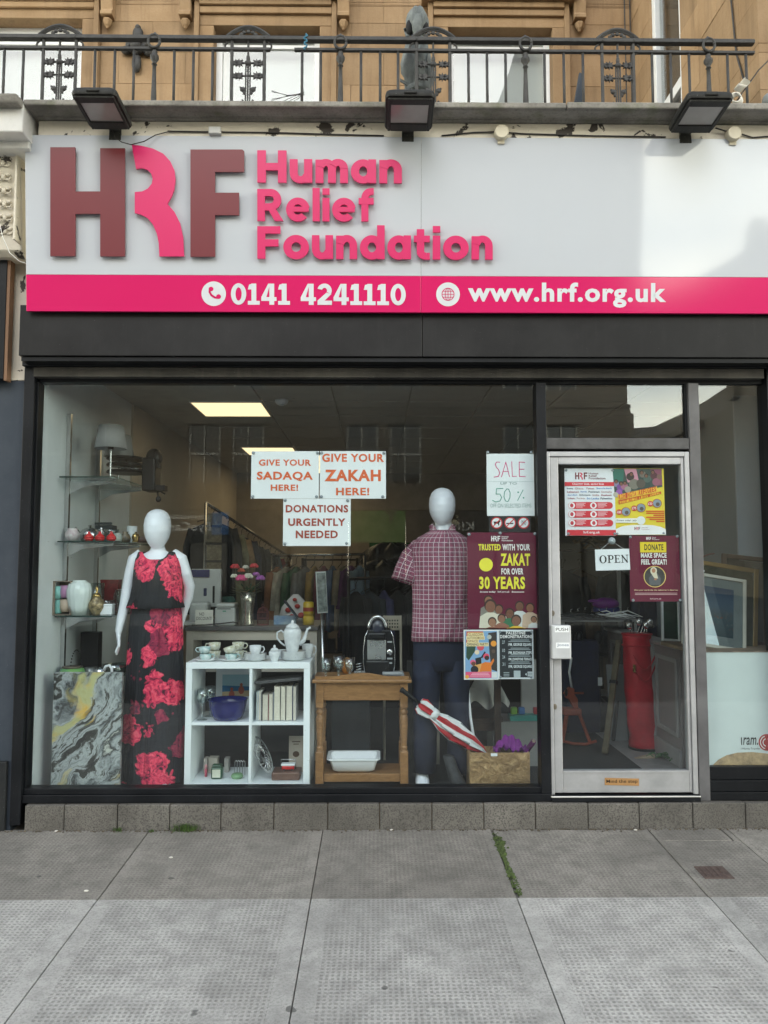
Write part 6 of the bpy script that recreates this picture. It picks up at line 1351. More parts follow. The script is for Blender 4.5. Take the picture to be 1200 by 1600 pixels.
for i, (px, y_, pr, m, lab) in enumerate(((184, .42, [(0,0),(.026,0),(.03,.03),(.024,.05),(.022,.056),(0,.056)], pm('sage_pottery', (.35,.38,.33), rough=.4, var=.3, scale=30), 'small sage green pottery jar on the second shelf'),
    (196, .50, [(0,0),(.03,0),(.035,.025),(.026,.05),(.016,.06),(.02,.07),(0,.07)], pm('dark_lustre', (.03,.04,.04), rough=.2, col2=(.3,.22,.12), var=.3, scale=40), 'dark jug with gold pattern on the second shelf'),
    (206, .75, [(0,0),(.036,0),(.036,.12),(.033,.12),(.033,.01),(0,.01)], M_CHINA, 'tall white beaker behind the dark jug'),
    (212, .55, [(0,0),(.024,0),(.02,.012),(.028,.035),(.02,.055),(.006,.062),(.008,.07),(0,.07)], pm('polished_brass', (.55,.38,.14), rough=.25, metal=.9), 'small brass pot on the second shelf'),
    (221, .60, [(0,0),(.045,0),(.05,.02),(.046,.035),(.02,.042),(0,.043)], pm('brown_pottery', (.10,.06,.045), rough=.4), 'low brown lidded dish beside the mannequin head')))  : lth('ornament_pot', pr, onshelf(px, 1, y_), m, lab, 'pot')
# third shelf
c = onshelf(95, 2, .30); t = thing('mug_box', c, 'open cardboard gift box with pastel mugs on the third shelf', 'box'); M_CARD = pm('brown_card', (.22,.17,.13), rough=.8)
a, b = at(74, 960, .27), at(111, 908, .27); mb = MB().box(a.x+.005, a.x+.01, .27, .38, SZ[2]+.001, b.z); mb.box(b.x-.005, b.x, .27, .38, SZ[2]+.001, b.z); mb.box(a.x+.01, b.x-.005, .375, .38, SZ[2]+.001, b.z); mb.box(a.x+.01, b.x-.005, .27, .375, b.z-.005, b.z); mb.box(a.x+.01, b.x-.005, .27, .375, SZ[2]+.001, SZ[2]+.006); mb.box(a.x+.01, a.x+.045, .268, .272, SZ[2]+.001, b.z); mb.build('carton', M_CARD, t)
for px, zz_, col_, nm in ((91, .105, (.25,.55,.50), 'aqua'), (103, .11, (.5,.25,.42), 'lilac'), (103, .02, (.55,.42,.32), 'peach')): p = at(px, 930, .32); MB().lathe([(0,0),(.028,0),(.035,.03),(.034,.08),(.03,.08),(.03,.01),(0,.01)], (p.x, .315, SZ[2]+zz_), 16).build('mug', pm(nm+'_glaze', col_, rough=.3), t, smooth=True)
p = at(91, 930, .30); bx(p.x-.018, p.x+.018, .29, .33, SZ[2]+.008, SZ[2]+.1).build('tissue', MATS['aqua_glaze'], t, bevel=.01)
mb = MB().lathe([(0,0),(.045,0),(.062,.05),(.076,.12),(.078,.16),(.066,.2),(.042,.213),(.044,.222),(.036,.222),(.036,.2),(0,.19)], onshelf(123.5, 2, .32), 64, rib=.022, ribn=16); one('ribbed_vase', mb, pm('pale_celadon', (.66,.73,.70), rough=.18, var=.03), 'pale ribbed white vase on the third shelf', 'vase', smooth=True)
c = onshelf(151, 2, .34); t = thing('gold_vase', c, 'small gold vase with dark leaf pattern on the third shelf', 'vase'); MB().lathe([(0,0),(.028,0),(.03,.01),(.05,.045),(.052,.07),(.04,.095),(.026,.105),(.03,.112)], c, 22).build('body', pm('gold_leaf_pattern', (.50,.38,.2), rough=.35, metal=.3, col2=(.05,.035,.02), var=.3, scale=45), t, smooth=True); MB().lathe([(.03,.113),(.022,.13),(.012,.138),(.006,.15),(.012,.165),(.004,.185),(0,.185)], c, 16).build('stopper', MATS['polished_brass'], t, smooth=True)
c = onshelf(151, 2, .55); lth('glass_vase', [(.045,0),(.047,0),(.05,.2),(.047,.2),(.042,.01)], c, M_CLEAR, 'tall clear cylinder vase behind the gold vase', 'vase')
c = onshelf(168, 2, .36); mb = MB().box(c.x-.038, c.x+.038, .33, .40, c.z, c.z+.055); mb.box(c.x-.04, c.x+.04, .328, .402, c.z+.056, c.z+.068); one('trinket_box', mb, M_CHINA, 'small white lidded trinket box by the mannequin arm', 'box', bevel=.004)
c = onshelf(168, 2, .50); lth('crystal_dish', [(0,0),(.03,0),(.012,.012),(.012,.03),(.04,.055),(.048,.085),(.044,.085),(.03,.05),(0,.035)], c, M_CLEAR, 'small crystal dish behind the white trinket box', 'dish')
c = onshelf(173, 2, .72); one('red_gift_bag', MB().loft([[(c.x+sx*a_, .72+sy*.035, c.z+z_) for sx, sy in ((-1,-1),(1,-1),(1,1),(-1,1))] for a_, z_ in ((.04, 0), (.065, .22))]), pm('dark_red_paper', (.22,.015,.02), rough=.4, var=.4, scale=30), 'dark red patterned vase at the back of the third shelf', 'vase')
for px, y_, lab in ((190, .62, 'clear storage jar beside the mannequin arm on the third shelf'),): lth('storage_jar', [(0,0),(.05,0),(.055,.02),(.055,.12),(.045,.15),(.05,.155),(.047,.155),(.04,.14),(.05,.11),(0,.01)], onshelf(px, 2, y_), M_CLEAR, lab, 'jar')
# lowest shelf
c = onshelf(113, 3, .36); t = thing('candle_jar', c, 'green glass candle jar with beaded handle on the lowest shelf', 'candle jar'); MB().lathe([(0,0),(.05,0),(.074,.02),(.078,.045),(.07,.062),(.06,.066)], c, 24).build('bowl', pm('lime_glass', (.22,.42,.07), rough=.12, col2=(.10,.30,.16), var=.3, scale=10), t, smooth=True); MB().lathe([(.062,.066),(.064,.076),(.0,.08)], c, 24).build('lid', pm('bronze_lid', (.16,.13,.1), rough=.4, metal=.6), t, smooth=True)
mb = MB()
for k in range(15): a_ = pi*k/14; mb.ell((c.x+.02-.03*cos(a_)+.004*k*.2, c.y, c.z+.08+.10*sin(a_)), .005, 6, 5)
mb.build('beaded_handle', M_BLK, t, smooth=True)
a, b = at(124, 1042, .62), at(154, 988, .62); mb = MB().box(a.x, b.x, .62, .70, SZ[3], b.z); one('black_speaker', mb, M_BLK, 'black upright box standing on the lowest shelf', 'speaker', bevel=.004)
c = onshelf(158, 3, .44); lth('metal_canister', [(0,0),(.05,0),(.05,.055),(.046,.055),(.046,.005),(0,.005)], c, M_STEEL, 'low steel canister beside the candle jar', 'canister')
c = onshelf(142, 3, .42); lth('grey_tin', [(0,0),(.04,0),(.04,.06),(.0,.062)], c, pm('grey_tin', (.2,.21,.2), rough=.3, metal=.6), 'dull grey round tin next to the candle jar', 'tin')
c = onshelf(182, 3, .45); lth('cut_glass_bowl', [(0,0),(.05,0),(.07,.03),(.085,.08),(.08,.08),(.06,.025),(0,.01)], c, glassmat('cut_glass', (.7,.74,.7), .2), 'large cut glass bowl beside the mannequin hand', 'bowl')
c = onshelf(170, 3, .37); mb = MB().tube([(c.x-.03, .37, c.z+.05), (c.x-.02, .37, c.z+.075), (c.x+.005, .37, c.z+.08), (c.x+.02, .37, c.z+.06), (c.x+.022, .37, c.z+.0)], .009, 8); one('china_handle', mb, M_CHINA, 'curved white china piece in front of the cut glass bowl', 'china', smooth=True)
# abstract canvas
def canvas(h):
    n1 = h.nd('TexNoise'); n1.inputs['Scale'].default_value = 3.0; n1.inputs['Detail'].default_value = 5; h.l(h.obj, n1.inputs['Vector'])
    va = h.nd('VectorMath', operation='SCALE'); va.inputs['Scale'].default_value = .42; h.l(n1.outputs['Color'], va.inputs[0]); vb = h.nd('VectorMath', operation='ADD'); h.l(h.obj, vb.inputs[0]); h.l(va.outputs[0], vb.inputs[1])
    m0 = h.nd('Mapping'); m0.inputs['Rotation'].default_value = (0, R(48), 0); h.l(vb.outputs[0], m0.inputs[0]); mp = h.nd('Mapping'); mp.inputs['Scale'].default_value = (.8, 1, 3.4); h.l(m0.outputs[0], mp.inputs[0])
    c = h.ramp(h.noise(mp.outputs[0], 3.4, 9, .66, .6), [(.32, (.012,.012,.013)), (.43, (.05,.048,.04)), (.48, (.42,.45,.44)), (.55, (.20,.22,.22)), (.6, (.02,.02,.02)), (.68, (.5,.52,.46))])
    y_ = h.ma('MULTIPLY', h.step(h.noise(mp.outputs[0], 1.9, 4, .5), .53, .6), .85)
    c = h.mix(y_, c, h.ramp(h.noise(vb.outputs[0], 7, 3, .5), [(.4, (.72,.42,.03)), (.6, (.5,.48,.2))]))
    h.l(c, h.b.inputs['Base Color']); h.b.inputs['Roughness'].default_value = .4; h.bump(h.noise(mp.outputs[0], 14, 5, .6), .2, .004)
a, b = at(75, 1230, .11), at(193, 1049, .17)
cv_ = thing('abstract_canvas', ((a.x+b.x)/2, .14, FL), 'unframed abstract canvas of grey, black and yellow swirls', 'painting'); 
bx(a.x+.01, b.x+.008, .12, .15, FL+.003, b.z).build('canvas', nodemat('poured_paint', canvas), cv_, bevel=.003)
mb = MB()
for q_ in ((a.x+.02, a.x+.05, FL+.01, b.z-.01), (b.x-.03, b.x, FL+.01, b.z-.01), (a.x+.051, b.x-.031, b.z-.04, b.z-.01), (a.x+.051, b.x-.031, FL+.01, FL+.04)): mb.box(q_[0], q_[1], .151, .168, q_[2], q_[3])
mb.build('stretcher_bar', M_WOOD, cv_)
# ------------------------------------------------------------------ white cube bookcase and what stands in and on it
M_BC = pm('white_melamine', (.82,.86,.87), rough=.4, var=.03, scale=3); YC0, YC1 = .25, .64
bc0, bc1 = X(289, YC0, 1130), X(484, YC0, 1130); bzt = Z(1035, YC0, 390); bzm = Z(1131, YC0, 390); bxm = X(391, YC0, 1130)
bk = thing('cube_bookcase', ((bc0+bc1)/2, YC0, FL), 'white two by two cube bookcase in the window', 'bookcase')
bx(bc0, bc1, YC0, YC1, bzt-.04, bzt).build('top_panel', M_BC, bk, bevel=.002); bx(bc0, bc1, YC0, YC1, FL, FL+.04).build('bottom_panel', M_BC, bk, bevel=.002)
bx(bc0, bc0+.04, YC0, YC1, FL+.0405, bzt-.0405).build('side_panel', M_BC, bk, bevel=.002); bx(bc1-.04, bc1, YC0, YC1, FL+.0405, bzt-.0405).build('side_panel', M_BC, bk, bevel=.002)
bx(bxm-.009, bxm+.009, YC0+.002, YC1, FL+.0405, bzt-.0405).build('divider', M_BC, bk, bevel=.001)
for a, b in ((bc0+.0405, bxm-.0095), (bxm+.0095, bc1-.0405)): bx(a, b, YC0+.002, YC1, bzm-.009, bzm+.009).build('shelf', M_BC, bk, bevel=.001)
zsh = bzm+.0095; zbt = FL+.0405
def bp(px, y, z): return Vector((X(px, y, 1100), y, z))
M_BLUE = pm('cobalt_enamel', (.012,.015,.12), rough=.12, var=.1)
t = thing('blue_basin', bp(356, .36, zsh), 'deep blue round bowl in the upper left cube', 'bowl')
c = bp(356, .36, zsh); mb = MB().lathe([(0,0),(.085,0),(.105,.03),(.118,.09),(.124,.125),(.128,.128),(.122,.128),(.112,.09),(.098,.03),(0,.012)], c, 36); mb.build('bowl', M_BLUE, t, smooth=True)
def wine(px, y, z, label, s_=1.0, group=None):
    c = bp(px, y, z); return one('wine_glass', MB().lathe([(q*s_, h_*s_) for q, h_ in ((0,0),(.034,.001),(.03,.004),(.006,.01),(.005,.085),(.012,.095),(.032,.12),(.038,.15),(.033,.195),(.031,.195),(.036,.15),(.029,.12),(0,.1))], c, 20), M_CLEAR, label, 'glass', group, smooth=True)
wine(316, .33, zsh, 'clear wine glass at the front left of the upper cube'); wine(328, .45, zsh, 'clear wine glass behind the blue bowl, back left')
mb = MB().box(bc0+.12, bc0+.37, .60, .612, zsh, zsh+.30); cd_ = thing('beach_picture', bp(360, .6, zsh), 'framed beach picture standing at the back of the upper left cube', 'picture'); mb.build('mount', M_CHINA, cd_)
a, b = at(347, 1088, .595), at(392, 1054, .595); mb = MB(); mb.use(ink('#2f78a8')).box(a.x, b.x, .597, .5985, a.z, b.z); mb.use(ink('#9fc4d0')); mb.poly([(a.x, .5965, a.z+(b.z-a.z)*.5), (b.x, .5965, a.z+(b.z-a.z)*.45), (b.x, .5965, b.z), (a.x, .5965, b.z)])
mb.use(ink('#c8b08a')).poly([(a.x, .596, a.z), (b.x, .596, a.z), (b.x, .596, a.z+.04), (a.x, .596, a.z+.03)]); mb.use(ink('#b8604a'))
for px, py in ((377, 1076), (362, 1083)): p = at(px, py, .595); mb.poly([(p.x+.02*cos(2*pi*k/10), .5955, p.z-.01+.028*sin(2*pi*k/10)) for k in range(10)]); mb.poly([(p.x+.01*cos(2*pi*k/10), .5953, p.z+.026+.012*sin(2*pi*k/10)) for k in range(10)])
mb.build('print', None, cd_)
# books
bkc = [('pale blue', (.40,.50,.55), .012, 188), ('white', (.7,.7,.68), .018, 192), ('dark spined', (.05,.05,.05), .006, 180), ('cream thick', (.66,.62,.53), .033, 168), ('dark red spined', (.25,.04,.04), .005, 168), ('buff', (.56,.50,.42), .024, 172), ('grey', (.25,.27,.28), .008, 185), ('ivory tall', (.70,.67,.57), .036, 222), ('moss spined', (.12,.13,.1), .004, 224), ('cream tall', (.68,.64,.54), .028, 222), ('black spined', (.03,.03,.03), .005, 220), ('pale tall', (.70,.67,.58), .036, 224), ('navy spined', (.04,.06,.16), .005, 226), ('speckled', (.55,.52,.48), .018, 222)]
xq = bxm+.03; M_PAGE = pm('page_block', (.62,.58,.48), rough=.8, var=.1, scale=60)
for i, (nm, col_, tk, hh) in enumerate(bkc):
    if xq+tk > bc1-.045: break
    t = thing('book', (xq+tk/2, .4, zsh), '%s book, number %s from the left in the row' % (nm, ('one','two','three','four','five','six','seven','eight','nine','ten','eleven','twelve','thirteen','fourteen')[i]), 'book', 'books in the upper right cube')
    h_ = hh/1000*.98; m_ = pm('cover_'+nm.replace(' ', '_'), col_, rough=.5)
    y0 = .29+rnd.uniform(0, .015); d_ = .15
    mb = MB().box(xq, xq+min(.003, tk/4), y0, y0+d_, zsh, zsh+h_); mb.box(xq+tk-min(.003, tk/4), xq+tk-.0005, y0, y0+d_, zsh, zsh+h_); mb.box(xq+min(.003, tk/4), xq+tk-min(.003, tk/4), y0+d_-.004, y0+d_, zsh, zsh+h_); mb.build('cover', m_, t)
    bx(xq+min(.0031, tk/4), xq+tk-min(.0032, tk/4)-.0003, y0+.004, y0+d_-.0045, zsh+.004, zsh+h_-.004).build('pages', M_PAGE if tk > .01 else m_, t); xq += tk+.0012
a, b = bxm+.02, bc1-.06; z0 = zsh+.232
one('flat_book', MB().obox(((a+b)/2, .37, z0+.02), ((b-a)/2, .08, .009), Matrix.Rotation(R(-5), 3, 'Y')), pm('dark_grey_cover', (.07,.07,.07), rough=.5), 'dark grey book lying slanted on top of the row', 'book', bevel=.002)
# lower cubes
c = bp(340, .36, zbt)
for i, (px, y_, w_, h_, col_, lab) in enumerate(((322, .46, .022, .10, (.45,.40,.36), 'beige card box at the back left of the lower left cube'), (334, .48, .06, .10, (.42,.38,.32), 'buff box behind the green jar'), (355, .5, .03, .09, (.35,.33,.3), 'grey upright carton in the middle of the lower left cube'))):
    c = bp(px, y_, zbt); one('small_carton', bx(c.x-w_/2, c.x+w_/2, y_, y_+.06, c.z, c.z+h_), pm('carton_%d' % i, col_, rough=.7), lab, 'box', bevel=.002)
c = bp(323.5, .40, zbt); t = thing('lip_balm', c, 'small pink tube leaning on a beige box', 'tube'); MB().lathe([(0,0),(.009,0),(.009,.05),(0,.05)], c, 12).build('tube', pm('pink_tube', (.6,.1,.15), rough=.4), t, smooth=True); MB().lathe([(.0085,.0502),(.0085,.075),(0,.076)], c, 12).build('cap', pm('pink_cap', (.7,.3,.3), rough=.4), t, smooth=True)
c = bp(341, .36, zbt); t = thing('green_tin', c, 'square green tin with pale label in the lower left cube', 'tin'); bx(c.x-.036, c.x+.036, .33, .39, c.z, c.z+.075).build('tin', pm('dark_green_tin', (.02,.07,.035), rough=.3), t, bevel=.01); bx(c.x-.026, c.x+.026, .3285, .3298, c.z+.012, c.z+.062).build('label', pm('pale_label', (.6,.6,.48), rough=.5), t); bx(c.x-.03, c.x+.03, .335, .385, c.z+.0755, c.z+.088).build('lid', MATS['dark_green_tin'], t, bevel=.005)
c = bp(372, .36, zbt); t = thing('green_soap_dish', c, 'low green dish at the right of the lower left cube', 'dish'); MB().lathe([(0,0),(.03,0),(.04,.012),(.038,.02),(.03,.03),(0,.032)], c, 20).build('dish', pm('sage_green', (.18,.32,.16), rough=.3), t, smooth=True)
mb = MB(); c = bp(374, .43, zbt)
for k in range(4): mb.tube([(c.x-.025+k*.017, .43, c.z), (c.x-.025+k*.017, .43, c.z+.085), (c.x-.017+k*.017, .43, c.z+.095), (c.x-.009+k*.017, .43, c.z+.085), (c.x-.009+k*.017, .43, c.z)], .0025, 6)
one('toast_rack', mb, M_STEEL, 'steel wire toast rack behind the low green dish', 'toast rack', smooth=True)
t = thing('metal_tray', bp(415, .4, zbt), 'oval pierced metal tray leaning in the lower right cube', 'tray')
p0, p1 = at(396, 1150, .40), at(424, 1207, .33); mid = (p0+p1)/2; ax = (p1-p0)/2; bz = Vector((.03, .045, .02))
mb = MB(); n = 28
for k in range(n):
    a0, a1 = 2*pi*k/n, 2*pi*(k+1)/n
    f0 = lambda a, q: mid+ax*q*cos(a)+bz*q*sin(a)
    mb.poly([f0(a0, .86), f0(a0, 1), f0(a1, 1), f0(a1, .86)])
mb.build('rim', M_STEEL, t); mb = MB()
for k in range(16):
    a = 2*pi*k/16; mb.tube([mid+ax*.2*cos(a)+bz*.2*sin(a), mid+ax*.55*cos(a+.5)+bz*.55*sin(a+.5), mid+ax*.9*cos(a)+bz*.9*sin(a)], .003, 5)
mb.build('fretwork', M_STEEL, t, smooth=True)
c = bp(450, .36, zbt); one('brown_box', bx(c.x-.095, c.x+.085, .30, .45, c.z, c.z+.05), pm('brown_leatherette', (.13,.07,.05), rough=.5, var=.3), 'low brown leather box in the lower right cube', 'box', bevel=.008)
t = thing('toy_bus', (c.x-.0, .36, c.z+.05), 'small red and white toy on the brown box', 'toy'); zz = c.z+.0505; bx(c.x-.035, c.x+.045, .34, .39, zz+.006, zz+.03).build('body', M_RED, t, bevel=.006); bx(c.x-.04, c.x+.05, .338, .392, zz+.031, zz+.042).build('roof', M_CHINA, t, bevel=.004)
for dx in (-.02, .03): MB().ell((c.x+dx, .339, zz+.007), (.007, .004, .007), 8, 6).build('wheel', M_BLK, t, smooth=True)
mb = MB().tube([(c.x-.045, .39, zz), (c.x-.045, .39, zz+.06), (c.x+.05, .39, zz+.06), (c.x+.05, .39, zz)], .003, 6); one('wire_stand', mb, M_STEEL, 'thin wire stand behind the small red toy', 'stand', smooth=True)
a, b = at(451, 1213, .5), at(474, 1150, .5); t = thing('greeting_card', (a.x, .5, zbt), 'pale card standing at the back of the lower right cube', 'card'); bx(a.x, b.x, .50, .503, zbt, b.z).build('card', pm('buff_card', (.5,.44,.36), rough=.7), t); mb = MB().use(ink('#5a4638')); mb.ell(((a.x+b.x)/2, .4995, (zbt+b.z)/2), (.022, .0006, .02), 12, 6); mb.box(a.x+.02, b.x-.02, .4992, .4998, b.z-.04, b.z-.034); mb.box(a.x+.03, b.x-.03, .4992, .4998, b.z-.055, b.z-.05); mb.build('print', None, t)
# ------------------------------------------------------------------ tea things on top of the bookcase
def plate(c, z, r, n=26): return [(0, z), (r*.55, z), (r*.62, z+.003), (r, z+.016), (r, z+.018), (r*.6, z+.006), (0, z+.005)]
def saucers(px, y, n, r, z, label, mat=M_CHINA):
    c = bp(px, y, z); t = thing('plate_stack' if n > 1 else 'saucer', c, label, 'plates' if n > 1 else 'saucer')
    for k in range(n): MB().lathe(plate(c, .0055*k, r*(1-.01*(k % 2))), c, 28).build('plate', mat, t, smooth=True)
    return c, .0055*(n-1)+.006
M_TC = pm('patterned_china', (.72,.74,.70), rough=.2, col2=(.42,.40,.22), var=.3, scale=48); M_TT = pm('teal_pattern_china', (.70,.74,.72), rough=.2, col2=(.22,.42,.42), var=.3, scale=36)
def cup(c, r, h_, mat, label, side=1, cat='cup', tilt=0, name='tea_cup'):
    t = thing(name, c, label, cat); MB().lathe([(0,.003),(r*.6,0),(r*.72,.004),(r*.95,h_*.45),(r,h_),(r*.94,h_),(r*.88,h_*.45),(r*.6,.01),(0,.008)], c, 24).build('cup', mat, t, smooth=True)
    MB().tube([c+Vector((side*(r*.9), 0, h_*.85)), c+Vector((side*(r*1.4), 0, h_*.85)), c+Vector((side*(r*1.55), 0, h_*.55)), c+Vector((side*(r*1.25), 0, h_*.25)), c+Vector((side*(r*.85), 0, h_*.25))], r*.11, 8).build('handle', mat, t, smooth=True)
    if tilt: t.rotation_euler = (0, tilt, 0)
    return t
c, h_ = saucers(320, .32, 1, .076, bzt, 'saucer under the stacked cups at the left of the tea things'); up_ = lambda c, dz, dx=0, dy=0: c+Vector((dx, dy, dz))
cup(up_(c, h_), .038, .042, M_TT, 'lower cup of the left pair on a saucer', 1); cup(up_(c, h_+.043, -.006), .038, .042, M_TT, 'upper cup of the left pair on a saucer', -1)
c2 = bp(334, .46, bzt); cup(c2, .040, .052, M_TC, 'lower patterned mug behind the left cups', -1, 'mug'); cup(up_(c2, .053), .040, .052, M_TC, 'upper patterned mug behind the left cups', -1, 'mug')
c, h_ = saucers(360, .32, 1, .076, bzt, 'saucer under the tilted cup, second from the left'); cup(up_(c, h_), .038, .042, M_TT, 'lower cup on the second saucer', 1); cup(up_(c, h_+.046, -.002), .038, .042, M_TC, 'tilted upper cup on the second saucer', 1, tilt=R(-16))
c2 = bp(371, .48, bzt); cup(c2, .040, .052, M_TC, 'lower patterned mug behind the second saucer', 1, 'mug'); cup(up_(c2, .053), .040, .052, M_TC, 'upper patterned mug behind the second saucer', 1, 'mug')
M_TR = pm('grey_rim_china', (.74,.76,.76), rough=.16, col2=(.55,.58,.6), var=.2, scale=30)
c, h_ = saucers(398, .33, 7, .072, bzt, 'stack of white plates under a single cup', M_TR); cup(up_(c, h_+.002), .038, .058, M_TR, 'white cup with grey motif on the plate stack', 1)
c = bp(428, .31, bzt); t = thing('lidded_creamer', c, 'small white lidded sugar pot before the teapot', 'sugar pot'); MB().lathe([(0,0),(.022,0),(.024,.008),(.036,.04),(.037,.058),(.03,.066),(0,.066)], c, 22).build('pot', M_TR, t, smooth=True); MB().lathe([(.03,.0665),(.02,.082),(.006,.088),(.009,.096),(.004,.104),(0,.105)], c, 18).build('lid', M_TR, t, smooth=True)
c, h_ = saucers(458, .36, 9, .082, bzt, 'stack of white plates under the tall teapot', M_TR)
c = up_(c, h_+.003, -.008); t = thing('tall_teapot', c, 'tall white china teapot with curved spout', 'teapot')
MB().lathe([(0,0),(.034,0),(.038,.008),(.05,.06),(.058,.11),(.056,.14),(.046,.155),(0,.155)], c, 30).build('body', M_TR, t, smooth=True); MB().lathe([(.046,.1555),(.04,.17),(.024,.182),(.008,.186),(.011,.196),(.005,.206),(0,.207)], c, 22).build('lid', M_TR, t, smooth=True)
MB().tube([c+Vector((.045,0,.05)), c+Vector((.075,0,.075)), c+Vector((.088,0,.115)), c+Vector((.098,0,.148)), c+Vector((.118,0,.16))], [.018, .014, .010, .008, .007], 10).build('spout', M_TR, t, smooth=True)
MB().tube([c+Vector((-.05,0,.12)), c+Vector((-.075,0,.14)), c+Vector((-.1,0,.125)), c+Vector((-.1,0,.09)), c+Vector((-.075,0,.06)), c+Vector((-.048,0,.04))], .006, 8).build('handle', M_TR, t, smooth=True)
c2 = bp(480, .50, bzt); cup(c2, .038, .09, M_TR, 'white milk jug behind the teapot spout', 1, 'jug', name='milk_jug')
c2 = bp(440, .52, bzt); cup(c2, .038, .05, M_TR, 'white cup at the back between sugar pot and teapot', -1)
# ------------------------------------------------------------------ sales counter behind
YQ = .95; cz = Z(979, YQ, 400); cx0_, cx1_ = X(288, YQ, 1000), X(497, YQ, 1000)
ct = thing('sales_counter', ((cx0_+cx1_)/2, YQ, FL), 'beige sales counter with dark top behind the bookcase', 'counter'); M_CT = pm('beige_laminate', (.46,.42,.35), rough=.5, var=.05)
bx(cx0_, cx1_, YQ, 1.65, cz-.03, cz).build('worktop', pm('dark_worktop', (.10,.095,.09), rough=.4, var=.3), ct, bevel=.003)
bx(cx0_+.01, cx0_+.06, YQ+.02, 1.6, FL, cz-.031).build('side_panel', M_CT, ct); bx(cx1_-.06, cx1_-.01, YQ+.02, 1.6, FL, cz-.031).build('side_panel', M_CT, ct); bx(cx0_+.061, cx1_-.061, YQ+.025, YQ+.05, cz-.10, cz-.031).build('apron', M_CT, ct); bx(cx0_+.061, cx1_-.061, YQ+.3, YQ+.32, FL, cz-.031).build('back_panel', pm('counter_dark_grey', (.06,.06,.06), rough=.7), ct); bx(cx0_+.061, cx1_-.061, YQ+.03, YQ+.29, cz-.33, cz-.31).build('shelf', M_CT, ct)  # back panel is an even dark grey, the rest beige
def cp(px, y, dz=0): return Vector((X(px, y, 950), y, cz+.0005+dz))
M_POS = pm('grey_beige_plastic', (.42,.43,.40), rough=.5, var=.05)
t = thing('till_terminal', cp(318, 1.25), 'grey computer till terminal on the counter', 'till')
a, b = at(296, 955, 1.2), at(345, 889, 1.2); bx(a.x, b.x, 1.22, 1.26, a.z+.03, b.z).build('screen_back', M_POS, t, bevel=.01); bx(a.x+.02, a.x+.16, 1.10, 1.22, cz, cz+.17).build('stand', M_POS, t, bevel=.02); a2, b2 = at(298, 902, 1.2), at(327, 890, 1.2); bx(a2.x, b2.x, 1.208, 1.219, a2.z, b2.z).build('customer_display', pm('navy_display', (.02,.025,.09), rough=.2), t, bevel=.004); bx(a.x-.02, a.x+.2, 1.06, 1.4, cz+.0002, cz+.03).build('base', M_POS, t, bevel=.008)
p = at(321, 925, 1.1); bx(p.x-.012, p.x+.012, 1.085, 1.099, p.z-.03, p.z+.03).build('card_reader', pm('dark_blue_plastic', (.015,.02,.06), rough=.4), t, bevel=.006)
p = at(333, 930, 1.2); bx(p.x-.008, p.x+.008, 1.214, 1.2205, p.z-.06, p.z+.07).build('vent_slot', M_BLK, t, bevel=.006)
a, b = at(305, 972, 1.0), at(333, 953, 1.0); t = thing('discount_notice', (a.x, 1.0, cz), 'small handwritten no discount notice on the counter', 'notice'); bx(a.x, b.x, 1.0, 1.003, cz+.0005, b.z).build('card', pm('notice_card', (.66,.64,.56), rough=.7), t); mb = MB().text('NO', a.x+.03, a.x+.065, b.z-.042, b.z-.018, .999, .005); mb.text('DISCOUNT!', a.x+.008, b.x-.008, b.z-.074, b.z-.05, .999, .002); mb.build('handwriting', ink('#1c1c20'), t)
a, b = at(335, 972, 1.02), at(367, 943, 1.02); t = thing('receipt_printer', ((a.x+b.x)/2, 1.08, cz), 'small grey receipt printer on the counter', 'printer'); bx(a.x, b.x, 1.02, 1.2, cz, b.z-.03).build('base', M_POS, t, bevel=.012); bx(a.x+.002, b.x-.002, 1.025, 1.2, b.z-.029, b.z).build('cover', M_POS, t, bevel=.018); bx(a.x+.02, b.x-.03, 1.018, 1.0195, b.z-.042, b.z-.036).build('paper_slot', M_BLK, t); bx(a.x+.06, a.x+.085, 1.018, 1.0195, b.z-.06, b.z-.052).build('light_panel', pm('green_mark', (.05,.25,.15), rough=.4), t)
# flowers in a mercury-glass vase
c = cp(387, 1.05); t = thing('flower_vase', c, 'silver vase of red, white and purple artificial flowers', 'flower vase')
MB().lathe([(0,0),(.05,0),(.052,.01),(.044,.05),(.042,.10),(.05,.17),(.06,.245),(.056,.245),(.046,.17),(.038,.1),(0,.02)], c, 28).build('vase', pm('mercury_glass', (.55,.52,.44), rough=.22, metal=.85, col2=(.22,.2,.15), var=.3, scale=30), t, smooth=True)
M_LEAF = pm('artificial_leaf', (.03,.09,.03), rough=.5, var=.4, scale=30); lf = MB()
for k in range(70):
    a_ = rnd.uniform(0, 2*pi); el = rnd.uniform(-.1, .9); r_ = rnd.uniform(.03, .11); d_ = Vector((cos(a_)*cos(el)*1.15, sin(a_)*cos(el)*.7, sin(el)*.9)); b_ = c+Vector((0, 0, .235)); q = b_+d_*r_; u_ = d_.cross(Vector((0, 0, 1))).normalized()*.012; lf.poly([q-d_*.02, q+u_, q+d_*.035, q-u_])
lf.build('leaf', M_LEAF, t)
FCOL = {'r': (.45,.02,.03), 'w': (.62,.60,.48), 'p': (.32,.08,.34), 'k': (.55,.05,.18), 'o': (.42,.07,.03)}
